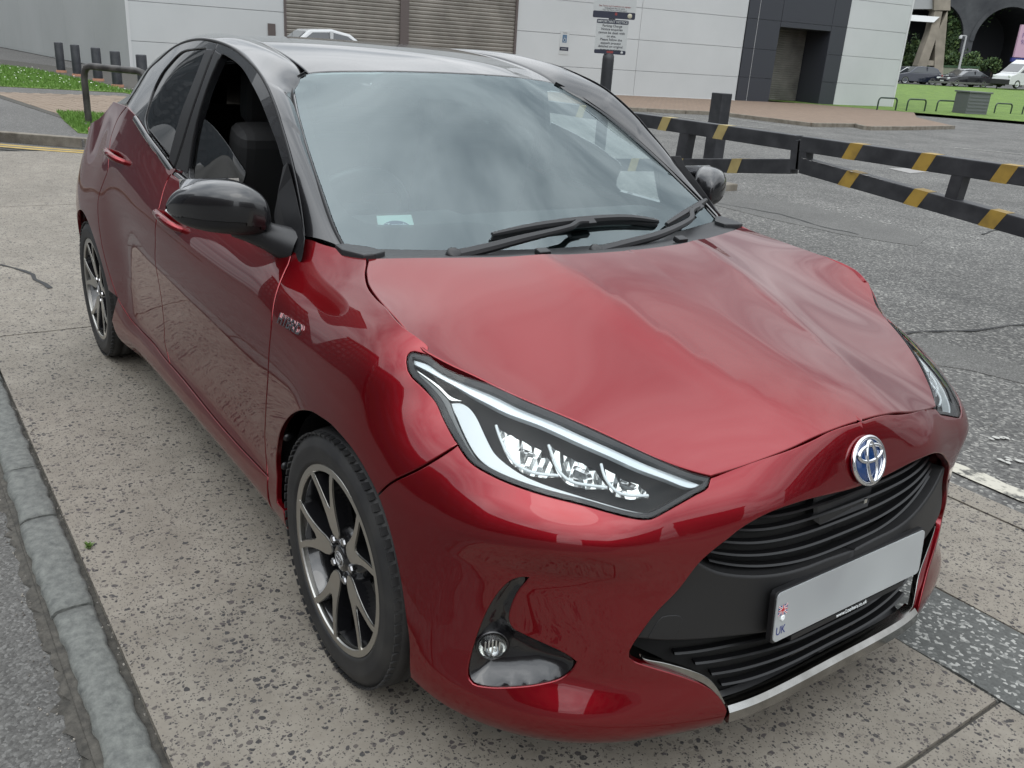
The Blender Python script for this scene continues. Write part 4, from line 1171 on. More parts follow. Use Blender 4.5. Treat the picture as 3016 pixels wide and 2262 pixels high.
# badge --------------------------------------------------------------------------------------
BG = empty('badge'); BG.parent = CAR
_bc = np.array([.7425, 0, .694]); _bt = math.radians(20)
_bn = np.array([math.cos(_bt), 0, math.sin(_bt)]); _bu = np.array([-math.sin(_bt), 0, math.cos(_bt)]); _by = np.array([0, 1.0, 0])
BLUE = principled('badge_blue', (0.006, 0.035, 0.13), 0.12, 0.2, Coat_Weight=1.0)
def ell(cx, cz, a, b, n=48): return [_bc + _by * (cx + a * math.cos(2 * math.pi * k / n)) + _bu * (cz + b * math.sin(2 * math.pi * k / n)) for k in range(n)]
m = MB()
_rings = [(1.0, -.012), (1.0, -.001), (.85, .003), (.6, .006), (.3, .0075)]
V = []
for f_, h_ in _rings: V += [p + _bn * h_ for p in [_bc + (q - _bc) * f_ for q in ell(0, 0, .0505, .0470)]]
V.append(_bc + _bn * .008)
F = [(i * 48 + k, i * 48 + (k + 1) % 48, (i + 1) * 48 + (k + 1) % 48, (i + 1) * 48 + k) for i in range(4) for k in range(48)] + [(4 * 48 + k, 4 * 48 + (k + 1) % 48, len(V) - 1) for k in range(48)]
m.add(V, F, True); m.build('badge_disc', BLUE, BG)
m = MB(); m.tube([p + _bn * .001 for p in ell(0, 0, .0515, .0480)], .0052, 10, closed=True); m.build('outer_ring', CHROME, BG)
m = MB(); m.tube([p + _bn * .0065 for p in ell(0, .0155, .0385, .0165)], .0042, 10, closed=True); m.build('wide_oval', CHROME, BG)
m = MB(); m.tube([p + _bn * .0072 for p in ell(0, -.002, .0150, .0420)], .0042, 10, closed=True); m.build('tall_oval', CHROME, BG)
# raised red surround of the badge
_sr = [(0.063, .002), (.066, -.002), (.070, -.008), (.074, -.018)]
# number plate ---------------------------------------------------------------------------------
NP = empty('number_plate'); NP.parent = CAR
PLATE = principled('plate_white', (0.36, 0.38, 0.38), 0.35)
add_noise_color(PLATE, (0.28, 0.29, 0.295), (0.39, 0.41, 0.41), 3.0, 2, 0.3, 0.7)
_pc = np.array([.772, .003, .4143]); _pt = .0868
_pn = np.array([math.cos(_pt), 0, math.sin(_pt)]); _pu = np.array([-math.sin(_pt), 0, math.cos(_pt)]); _py = np.array([0, 1.0, 0])
def plate_frame(u, v, w): return tuple(_pc + _py * u + _pu * v + _pn * w)
def rrect(hw, hh, r, n=5):
    P = []
    for cx, cy, a0 in ((hw - r, hh - r, 0), (-hw + r, hh - r, 90), (-hw + r, -hh + r, 180), (hw - r, -hh + r, 270)):
        P += [(cx + r * math.cos(math.radians(a0 + 90 * k / n)), cy + r * math.sin(math.radians(a0 + 90 * k / n))) for k in range(n + 1)]
    return P
MB().prism(rrect(.26, .0555, .012), -.003, .0, plate_frame).build('plate_face', PLATE, NP, 0.0006)
MB().prism(rrect(.264, .059, .012), -.016, -.0032, plate_frame).build('plate_holder', SATIN, NP, 0.001)
MB().prism([(-.20, -.071), (.20, -.071), (.20, -.0590), (-.20, -.0590)], -.016, -.001, plate_frame).build('holder_strip', SATIN, NP)
text_obj('dealer_lettering', 'www.Lookers.co.uk', 0.0135, WHITEINK, NP, _pc + _py * .005 - _pu * .0652 + _pn * -.0006, _py, _pu, 0.0003)
FLAGB, FLAGR = principled('flag_blue', (0.02, 0.03, 0.16), 0.5), principled('flag_red', (0.42, 0.02, 0.03), 0.5)
text_obj('country_code', 'UK', 0.027, FLAGB, NP, _pc + _py * -.240 - _pu * .032 + _pn * .0005, _py, _pu, 0.0002, sx=0.8)
def quad(u0, v0, u1, v1, w): return [plate_frame(u, v, w) for u, v in ((u0, v0), (u1, v0), (u1, v1), (u0, v1))]
MB().add(quad(-.254, .004, -.226, .026, .0006), [(0, 1, 2, 3)]).build('flag_field', FLAGB, NP)
m = MB()
for a, b in (((-.254, .004), (-.226, .026)), ((-.254, .026), (-.226, .004))):
    d = np.array(b) - np.array(a); nn = np.array([-d[1], d[0]]) / np.linalg.norm(d) * .0022
    m.add([plate_frame(*(np.array(q) + s * nn), .0008) for q, s in ((a, -1), (b, -1), (b, 1), (a, 1))], [(0, 1, 2, 3)])
m.add(quad(-.254, .0125, -.226, .0175, .0009), [(0, 1, 2, 3)]); m.add(quad(-.243, .004, -.237, .026, .00095), [(0, 1, 2, 3)])
m.build('flag_white_cross', WHITEINK, NP)
m = MB(); m.add(quad(-.254, .0136, -.226, .0164, .0011), [(0, 1, 2, 3)]); m.add(quad(-.2416, .004, -.2384, .026, .00115), [(0, 1, 2, 3)])
for a, b in (((-.254, .004), (-.226, .026)), ((-.254, .026), (-.226, .004))):
    d = np.array(b) - np.array(a); nn = np.array([-d[1], d[0]]) / np.linalg.norm(d) * .0009
    m.add([plate_frame(*(np.array(q) + s * nn), .00105) for q, s in ((a, -1), (b, -1), (b, 1), (a, 1))], [(0, 1, 2, 3)])
m.build('flag_red_cross', FLAGR, NP)
MB().lathe([(.0, .0001), (.0022, .004), (.0015, .006), (0, .0065)][::-1], plate_frame(-.238, -.004, .0002), _pn, 16).build('plate_screw', WHITEINK, NP)
# HYBRID badge on the wing ------------------------------------------------------------------------
for k in (0, 1):
    a_, b_ = onto(BODY, 820, 936), onto(BODY, 893, 978)
    pa, pb = BODY.P(np.array([a_, b_]))
    n_ = normal(BODY, ((a_ + b_) / 2)[None])[0]
    tx = pb - pa; L_ = np.linalg.norm(tx); tx /= L_
    ty = np.cross(n_, tx); ty = ty if ty[2] > 0 else -ty
    c0 = (pa + pb) / 2 + n_ * .002
    sg = np.array([1, -1 if k else 1, 1])
    text_obj('model_script', 'HYBRID', L_ * 0.265, CHROME, CAR, c0 * sg, tx * sg * (1 if k == 0 else -1), ty * sg, 0.0018, bold=0.0006)
# fog lamps ------------------------------------------------------------------------------------------
FOG = [empty('fog_light'), empty('fog_light')]
for q in FOG: q.parent = CAR
_fS = Shifted(BODY, -0.004)
V, F, N = patch_data(_fS, inset(_fog, -0.002), step=0.010, depth=0)
_fu = np.array([BODY.F(v[None])[1][0] for v in V])
_ed = edge_dist(_fog, _fu)
V = V - N * (np.clip(_ed / .035, 0, 1) ** .8 * .030)[:, None]
for k in (0, 1):
    sg = np.array([1, -1 if k else 1, 1])
    o = mesh_obj('fog_bezel', V * sg, F if k == 0 else [f[::-1] for f in F], BLACK, FOG[k], True)
_fp = _fS.P(onto(_fS, 1452, 1912)[None])[0]
_fn = np.array([.86, -.50, .05]); _fn /= np.linalg.norm(_fn)
_fp = _fp - _fn * .014
two('lamp_reflector', lambda m: m.lathe([(-.02, .004), (-.014, .014), (-.006, .021), (.0, .026), (.004, .0275)], _fp, _fn, 28), FOG, SILVER)
def _mk_flens(m):
    m.lathe([(.003, .027), (.008, .024), (.012, .017), (.014, .008), (.0145, .0005)], _fp, _fn, 28)
two('lamp_lens', _mk_flens, FOG, LENS)
def _mk_fins(m):
    s_ = np.cross(_fn, [0, 0, 1]); s_ /= np.linalg.norm(s_)
    for a in (-.014, -.007, 0, .007, .014): m.obox(_fp + s_ * a + _fn * .002, s_, (0, 0, 1), _fn, .0014, .016 - abs(a) * .4, .002)
two('lamp_bars', _mk_fins, FOG, CHROME)
two('lamp_ring', lambda m: m.lathe([(-.022, .036), (.002, .0335), (.0055, .031), (.004, .0285), (-.004, .028)], _fp, _fn, 28), FOG, BLACK)

# ------------------------------------------------------------------ wheels
TYRE = principled('tyre_rubber', (0.014, 0.014, 0.015), 0.62)
add_noise_color(TYRE, (0.010, 0.010, 0.011), (0.030, 0.029, 0.027), 9, 6, 0.4, 0.8)
RIMBLACK = principled('rim_gloss_black', (0.007, 0.007, 0.008), 0.18, Coat_Weight=1.0)
MACHINED = principled('machined_alloy', (0.50, 0.49, 0.46), 0.30, 1.0)
_n, _l, _b = nodes_of(MACHINED)
_b.inputs['Anisotropic'].default_value = 0.5
DISC = principled('brake_disc', (0.22, 0.21, 0.20), 0.38, 1.0)
NUT = principled('wheel_nut_steel', (0.45, 0.45, 0.46), 0.25, 1.0)
HUBINK = principled('hub_cap_print', (0.42, 0.42, 0.42), 0.35, 0.6)
def make_wheel(root, sgn, rot):
    """local frame: x forward, z up, wheel centre at 0; sgn=-1 outer face looks to -y"""
    o = lambda y: sgn * y           # y: outward from the tyre's centre plane
    ax = (0, sgn, 0)
    W2 = .1025
    # tyre
    tyre = empty('tyre'); tyre.parent = root
    prof = [(-W2 + .012, .222), (-W2 + .002, .232), (-W2 - .002, .255), (-W2 + .002, .280), (-W2 + .012, .297), (-W2 + .024, .304), (-.055, .3075), (-.052, .300), (-.044, .300), (-.041, .308), (-.006, .308), (-.004, .300), (.004, .300), (.006, .308),
            (.041, .308), (.044, .300), (.052, .300), (.055, .3075), (W2 - .024, .304), (W2 - .012, .297), (W2 - .003, .283), (W2 + .001, .272), (W2 + .0025, .268), (W2 + .0015, .262), (W2 + .002, .250), (W2 - .001, .240), (W2 + .000, .236), (W2 - .004, .2295), (W2 - .012, .2255), (W2 - .02, .222)]
    m = MB(); m.lathe(prof, (0, 0, 0), ax, 72); m.build('tyre_carcass', TYRE, tyre)
    m = MB()
    for k in range(72):
        a = 2 * math.pi * k / 72
        c_, s_ = math.cos(a), math.sin(a)
        for yy in (W2 - .020,):
            m.obox((.2992 * c_, o(yy), .2992 * s_), (c_, 0, s_), (0, 1, 0), (-s_, 0, c_), .0022, .017, .0088)
    m.build('tread_blocks', TYRE, tyre)['kind'] = 'stuff'
    # rim
    rim = empty('alloy_rim'); rim.parent = root
    m = MB(); m.lathe([(W2 - .010, .2245), (W2 - .012, .214), (W2 - .02, .208), (W2 - .07, .200), (-.02, .196), (-W2, .20)], (0, 0, 0), ax, 64); m.build('rim_barrel', RIMBLACK, rim)
    m = MB(); m.lathe([(W2 - .020, .2265), (W2 - .0075, .2285), (W2 - .0045, .2265), (W2 - .0045, .2120), (W2 - .008, .2095), (W2 - .02, .209)], (0, 0, 0), ax, 96, smooth=False); m.build('rim_edge', MACHINED, rim)
    half = [(.046, 0), (.050, -10), (.060, -17), (.078, -17.5), (.105, -14.5), (.140, -14.2), (.175, -15.6), (.212, -18.6), (.212, -14.2), (.185, -11.6), (.150, -8.0), (.126, -4.2), (.118, 0)]
    def lo_(r): return W2 - .0046 - .020 * (1 - min(r / .205, 1)) ** 1.2
    for k in range(5):
        th = math.radians(rot + 72 * k)
        poly = [(r, math.radians(a)) for r, a in half] + [(r, -math.radians(a)) for r, a in half[-2:0:-1]]
        # refine
        P2 = []
        for (r0, a0), (r1, a1) in zip(poly, poly[1:] + poly[:1]):
            for j in range(3): P2.append((r0 + (r1 - r0) * j / 3, a0 + (a1 - a0) * j / 3))
        for nm, mt, d0, d1, gr in (('spoke_face', MACHINED, 0, .0035, 0), ('spoke', RIMBLACK, .003, .040, .0022)):
            pp = []
            for r, a in P2:
                x, z = r * math.cos(th + a), r * math.sin(th + a); pp.append((x, z, r))
            if gr:
                q = np.array([(x, z) for x, z, _ in pp]); q = inset(q, -gr)
                pp = [(x, z, math.hypot(x, z)) for x, z in q]
            n = len(pp)
            vs2 = [Vector((x, z)) for x, z, _ in pp]
            res = delaunay_2d_cdt(vs2, [(i, (i + 1) % n) for i in range(n)], [], 1, 1e-7)
            T = [f for f in res[2]]
            UV = np.array([(v.x, v.y) for v in res[0]])
            cen = np.array([UV[list(f)].mean(0) for f in T]); ok = inside(np.array([(x, z) for x, z, _ in pp]), cen)
            T = [f for f, g in zip(T, ok) if g]
            V = [(x, o(lo_(r) - d0), z) for x, z, r in pp] + [(x, o(lo_(r) - d1), z) for x, z, r in pp]
            F = [tuple(f) for f in T] + [(i, (i + 1) % n, n + (i + 1) % n, n + i) for i in range(n)]
            ob = mesh_obj(nm, V, F, mt, rim)
            bm = bmesh.new(); bm.from_mesh(ob.data); bmesh.ops.recalc_face_normals(bm, faces=bm.faces)
            fz = max(bm.faces, key=lambda f: f.calc_center_median().y * sgn)
            if fz.normal.y * sgn < 0: bmesh.ops.reverse_faces(bm, faces=bm.faces)
            bm.to_mesh(ob.data); bm.free()
    m = MB(); m.lathe([(W2 - .075, .080), (W2 - .045, .078), (W2 - .034, .066), (W2 - .030, .050), (W2 - .026, .034), (W2 - .020, .030), (W2 - .018, .027), (W2 - .0175, .0005)], (0, 0, 0), ax, 40); m.build('hub', RIMBLACK, rim)
    for k in range(5):
        a = math.radians(rot + 36 + 72 * k)
        m = MB(); m.lathe([(W2 - .045, .0105), (W2 - .022, .0105), (W2 - .018, .009), (W2 - .0165, .006), (W2 - .016, .0003)], (.052 * math.cos(a), 0, .052 * math.sin(a)), ax, 6, smooth=False)
        m.build('wheel_nut', NUT, rim)
    m = MB()
    def el(cx, cz, a_, b_): return [(cx + a_ * math.cos(2 * math.pi * k / 28), o(W2 - .0168), cz + b_ * math.sin(2 * math.pi * k / 28)) for k in range(28)]
    m.tube(el(0, 0, .0205, .0165), .0013, 6, closed=True); m.tube(el(0, .005, .0145, .006), .0013, 6, closed=True); m.tube(el(0, -.0005, .0055, .014), .0013, 6, closed=True)
    m.build('centre_cap_mark', HUBINK, rim)
    m = MB(); m.lathe([(.012, .02), (.012, .135), (.004, .136), (.004, .02)], (0, 0, 0), ax, 48, smooth=False); m.build('brake_disc', DISC, root)
    m = MB(); m.obox((-.115, o(.008), .03), (.25, 0, .97), (0, 1, 0), (.97, 0, -.25), .075, .028, .03); m.build('brake_caliper', SATIN, root, 0.006)
    m = MB(); m.lathe([(-.10, .19), (-.05, .19), (-.049, .02)], (0, 0, 0), ax, 32); m.build('wheel_back', DARK, root)
for x_, wy, rr_ in ((0.0, .8523, 254), (-2.56, .8504, 98)):
    for sg in (-1, 1):
        w_ = empty('wheel', (x_, sg * (wy - .1025 + .0045), .3083)); w_.parent = CAR
        make_wheel(w_, sg, rr_ if sg == -1 else 180 - rr_)
# wheel-arch liners
for x_ in (0.0, -2.56):
    def _liner(m, x_=x_):
        K = 24; V = []
        for k in range(K + 1):
            a = math.radians(4 + 196 * k / K)
            for w, r in ((.815, .356), (.55, .352), (.50, .30)):
                V.append((x_ + .005 + r * math.cos(a), -w, .308 + r * math.sin(a)))
        m.add(V, [(i * 3 + j, i * 3 + j + 1, (i + 1) * 3 + j + 1, (i + 1) * 3 + j) for i in range(K) for j in range(2)])
    two('arch_liner', _liner, CAR, SATIN)
two('liner_clip', lambda m: (m.lathe([(0, .011), (.004, .010), (.006, .005), (.006, .0005)], (-.335, -.836, .40), (1, 0, 0), 14), None), CAR, SATIN)
two('liner_clip', lambda m: (m.lathe([(0, .011), (.004, .010), (.006, .005), (.006, .0005)], (-.312, -.836, .49), (1, 0, -.3), 14), None), CAR, SATIN)

# ------------------------------------------------------------------ scuttle and wipers
COWLM = principled('scuttle_plastic', (0.016, 0.0165, 0.018), 0.45)
def _cowl():
    t = np.linspace(-1, 1, 61); V = []
    hr = np.array(_rear)[::-1]; wb = np.array(_ws_bot)[::-1]
    for ti in t:
        w = abs(ti) * .655; sg = 1 if ti < 0 else -1
        xh, zh = np.interp(w, hr[:, 1], hr[:, 0]), np.interp(w, hr[:, 1], hr[:, 2])
        xg, zg = np.interp(w, wb[:, 1], wb[:, 0]), np.interp(w, wb[:, 1], wb[:, 2])
        zh = hood_z(np.array([xh, w]))
        for f_, dz in ((-.25, -.03), (.0, -.016), (.12, -.006), (.45, -.004), (.78, -.002), (.95, .004), (1.06, .003), (1.12, -.012)):
            V.append((xh + (xg - xh) * f_, sg * (w + .012 * f_ * (w > .6)), zh + (zg - zh) * f_ + dz))
    K = 8
    F = [(i * K + j, i * K + j + 1, (i + 1) * K + j + 1, (i + 1) * K + j) for i in range(60) for j in range(K - 1)]
    o = mesh_obj('scuttle_panel', V, F, COWLM, CAR, True)
    bm = bmesh.new(); bm.from_mesh(o.data); bmesh.ops.recalc_face_normals(bm, faces=bm.faces); bm.to_mesh(o.data); bm.free()
_cowl()
def _corner(m):
    P = [(-.225, -.640, .964), (-.232, -.668, .962), (-.30, -.692, .962), (-.345, -.690, .966), (-.345, -.66, .966), (-.30, -.61, .962), (-.25, -.60, .962)]
    n = len(P); m.add(P + [(a, b, c_ - .025) for a, b, c_ in P], [tuple(range(n)), tuple(range(n, 2 * n))[::-1]] + [(i, i + n, (i + 1) % n + n, (i + 1) % n) for i in range(n)])
for o in two('scuttle_corner', _corner, CAR, COWLM, bevel=0.004):
    bm = bmesh.new(); bm.from_mesh(o.data); bmesh.ops.recalc_face_normals(bm, faces=bm.faces); bm.to_mesh(o.data); bm.free()
def on_glass(px, py, h):
    S = Shifted(WIND, h); return S.P(onto(S, px, py)[None])[0]
def ribbon(m, P, N, w, t):
    """flat bar along P, width w[i] along the surface, thickness t[i] along N"""
    P = np.array(P); T = np.gradient(P, axis=0); T /= np.linalg.norm(T, axis=1)[:, None]
    V = []
    for p, tt, n, ww, th in zip(P, T, N, w, t):
        s = np.cross(tt, n); s /= np.linalg.norm(s)
        for a, b in ((-.5, 0), (-.5, .6), (-.25, 1), (.25, 1), (.5, .6), (.5, 0)):
            V.append(p + s * a * ww + n * b * th)
    K = 6; n = len(P)
    m.add(V, [(i * K + j, i * K + (j + 1) % K, (i + 1) * K + (j + 1) % K, (i + 1) * K + j) for i in range(n - 1) for j in range(K)] + [tuple(range(K))[::-1], tuple(range((n - 1) * K, n * K))], False)
def wiper(arm_px, blade_px):
    W = empty('wiper'); W.parent = CAR
    A = [on_glass(x, y, h) for x, y, h in arm_px]
    A2 = smooth_line(A, 0.012)
    nn = normal(WIND, np.array([[-.35, 0.1]]))[0]
    tt = np.linspace(0, 1, len(A2))
    m = MB(); ribbon(m, A2, [nn] * len(A2), .030 - .016 * tt, .018 - .008 * tt)
    m.build('wiper_arm', SATIN, W)
    B = smooth_line([on_glass(x, y, .010) for x, y in blade_px], 0.012)
    tb = np.linspace(0, 1, len(B)); pr = np.sin(np.pi * np.clip(tb * .94 + .03, 0, 1)) ** .35
    m = MB(); ribbon(m, B, [nn] * len(B), .020 * pr + .004, .014 * pr + .004)
    m.build('wiper_blade', SATIN, W)
    C = smooth_line([on_glass(x, y + 14, .001) for x, y in blade_px], 0.012)
    m = MB(); ribbon(m, C, [nn] * len(C), [.007] * len(C), [.011] * len(C))
    m.build('blade_rubber', RUBBER, W)
    m = MB(); q = A[-1]; d = B[len(B) // 2 + 3] - B[len(B) // 2 - 3]; d /= np.linalg.norm(d); s = np.cross(nn, d)
    m.obox(on_glass(blade_px[2][0], blade_px[2][1] - 2, .022), d, s, nn, .034, .011, .008); m.build('blade_clip', SATIN, W, 0.002)
    m = MB(); m.lathe([(-.02, .022), (.012, .020), (.018, .014), (.019, .0005)], A[0] + nn * .004, nn, 20); m.build('pivot_cap', SATIN, W)
    return W
wiper([(1330, 752, .022), (1420, 728, .030), (1530, 697, .034), (1640, 670, .034), (1672, 660, .034), (1690, 650, .030), (1720, 649, .026)], [(1446, 692), (1580, 668), (1715, 652), (1840, 645), (1932, 653)])
wiper([(1745, 741, .020), (1830, 715, .028), (1920, 688, .034), (2005, 650, .034), (2022, 636, .034), (2024, 618, .030), (2045, 606, .026)], [(1957, 662), (2005, 635), (2045, 611), (2060, 600), (2074, 590)])
def _mk_jet(px):
    def f(m):
        p = at(px[0], px[1], z=.972)
        m.obox(p, (1, 0, 0), (0, 1, 0), (0, 0, 1), .014, .016, .007)
    return f
two('washer_jet', lambda m: m.obox((-.090, -.243, .967), (.95, 0, -.25), (0, 1, 0), (.25, 0, .95), .013, .018, .008), CAR, SATIN, bevel=0.004)

# ------------------------------------------------------------------ interior and underside
INT = empty('cabin_interior'); INT.parent = CAR
def _inpanel(poly, parent_):
    patch('inner_panel', Shifted(BODY, -0.06), poly, INTERIOR, parent_, step=0.05, gap=0, depth=0)
_inpanel(inset(_do, -.01), DOORF); _inpanel(inset(_dr, -.01), DOORR)
patch('headlining', Shifted(ROOF, -0.03), _rout, INTERIOR2, INT, side='r', step=0.08, gap=0, depth=0)
m = MB()
_ds = []
for y in np.linspace(-.66, .66, 23):
    e = abs(y) / .66
    _ds.append([(-.24 - .07 * e**2, y, .925), (-.45, y, .950 - .01 * e), (-.66, y, .955 - .01 * e + (.02 if -.55 < y < -.15 else 0)), (-.74, y, .935), (-.78, y, .86), (-.80, y, .55)])
_loft('dashboard', _ds, INTERIOR2, INT)
SW = empty('steering_wheel'); SW.parent = INT
_sc = np.array([-.93, -.36, .90]); _sn = np.array([-.90, 0, .43]); _sn /= np.linalg.norm(_sn); _su = np.array([.43, 0, .90]); _su /= np.linalg.norm(_su); _sy = np.array([0, 1.0, 0])
m = MB(); m.tube([_sc + .178 * (math.cos(a) * _sy + math.sin(a) * _su) for a in np.linspace(0, 2 * math.pi, 40)[:-1]], .016, 10, closed=True); m.build('wheel_rim', SATIN, SW)
m = MB(); m.obox(_sc, _sy, _su, _sn, .07, .05, .02)
for a in (0, math.pi, -math.pi / 2): m.bar(_sc, _sc + .17 * (math.cos(a) * _sy + math.sin(a) * _su), .035, .012)
m.build('wheel_spokes', SATIN, SW, 0.004)
def seat(y, x):
    S_ = empty('front_seat'); S_.parent = INT
    MB().obox((x + .18, y, .42), (1, 0, .08), (0, 1, 0), (-.08, 0, 1), .26, .25, .10).build('seat_cushion', INTERIOR, S_, 0.05, 3)
    MB().obox((x - .12, y, .80), (.28, 0, .96), (0, 1, 0), (-.96, 0, .28), .36, .24, .07).build('seat_back', INTERIOR, S_, 0.05, 3)
    MB().obox((x - .24, y, 1.22), (.2, 0, .98), (0, 1, 0), (-.98, 0, .2), .09, .13, .05).build('head_restraint', INTERIOR, S_, 0.035, 3)
    m = MB(); m.tube([(x - .215, y - .06, 1.05), (x - .23, y - .06, 1.18)], .006, 8); m.tube([(x - .215, y + .06, 1.05), (x - .23, y + .06, 1.18)], .006, 8); m.build('restraint_posts', CHROME, S_)
seat(-.36, -1.30); seat(.36, -1.30)
RS = empty('rear_seat'); RS.parent = INT
MB().obox((-2.0, 0, .45), (1, 0, .08), (0, 1, 0), (-.08, 0, 1), .25, .62, .10).build('seat_cushion', INTERIOR, RS, 0.04, 2)
MB().obox((-2.28, 0, .82), (.3, 0, .95), (0, 1, 0), (-.95, 0, .3), .33, .62, .07).build('seat_back', INTERIOR, RS, 0.04, 2)
for y in (-.4, .4): MB().obox((-2.37, y, 1.16), (.2, 0, .98), (0, 1, 0), (-.98, 0, .2), .07, .12, .04).build('head_restraint', INTERIOR, RS, 0.03, 2)
MB().obox((-.95, .07, 1.235), (.0, 1, 0), (.25, 0, .97), (-.97, 0, .25), .11, .03, .012).build('interior_mirror', INTERIOR, INT, 0.01)
m = MB(); m.box((-2.98, -.50, .17), (.62, .50, .20)); m.box((-2.15, -.80, .18), (-.42, .80, .21)); m.build('underbody', DARK, CAR)
m = MB(); m.box((.25, -.44, .20), (.56, .44, .60)); m.box((-.25, -.48, .20), (.25, .48, .76)); m.box((-.30, -.60, .55), (-.14, .60, .88)); m.build('engine_bay', DARK, CAR)
m = MB(); m.box((-2.95, -.49, .20), (-2.2, .49, .75)); m.build('boot_floor', DARK, CAR)
# ================================================================== the setting
def asphalt(name, c1, c2, chip, scale=120.0, bump=0.5, patchy=(0.55, 1.0)):
    m = principled(name, c1, 0.85)
    n, l, b = nodes_of(m)
    tc = n.new('ShaderNodeTexCoord')
    v = n.new('ShaderNodeTexVoronoi'); v.inputs['Scale'].default_value = scale
    l.new(tc.outputs['Object'], v.inputs['Vector'])
    r = n.new('ShaderNodeValToRGB'); e = r.color_ramp.elements
    e[0].position = 0.0; e[0].color = (*c1, 1); e[1].position = 0.78; e[1].color = (*c2, 1)
    e2 = r.color_ramp.elements.new(0.93); e2.color = (*chip, 1)
    sep = n.new('ShaderNodeSeparateColor'); l.new(v.outputs['Color'], sep.inputs[0]); l.new(sep.outputs[0], r.inputs[0])
    no = n.new('ShaderNodeTexNoise'); no.inputs['Scale'].default_value = 0.9; no.inputs['Detail'].default_value = 8; no.inputs['Roughness'].default_value = 0.65
    l.new(tc.outputs['Object'], no.inputs['Vector'])
    r2 = n.new('ShaderNodeMapRange'); r2.inputs[1].default_value = 0.3; r2.inputs[2].default_value = 0.7; r2.inputs[3].default_value = patchy[0]; r2.inputs[4].default_value = patchy[1]
    l.new(no.outputs['Fac'], r2.inputs[0])
    mx = n.new('ShaderNodeMixRGB'); mx.blend_type = 'MULTIPLY'; mx.inputs[0].default_value = 1.0
    l.new(r.outputs[0], mx.inputs[1]); l.new(r2.outputs[0], mx.inputs[2]); l.new(mx.outputs[0], b.inputs['Base Color'])
    no2 = n.new('ShaderNodeTexNoise'); no2.inputs['Scale'].default_value = scale * 1.3; no2.inputs['Detail'].default_value = 3
    l.new(tc.outputs['Object'], no2.inputs['Vector'])
    ad = n.new('ShaderNodeMath'); ad.operation = 'SUBTRACT'; l.new(no2.outputs['Fac'], ad.inputs[0]); l.new(v.outputs['Distance'], ad.inputs[1])
    bp = n.new('ShaderNodeBump'); bp.inputs['Strength'].default_value = bump; bp.inputs['Distance'].default_value = 0.004
    l.new(ad.outputs[0], bp.inputs['Height']); l.new(bp.outputs[0], b.inputs['Normal'])
    return m
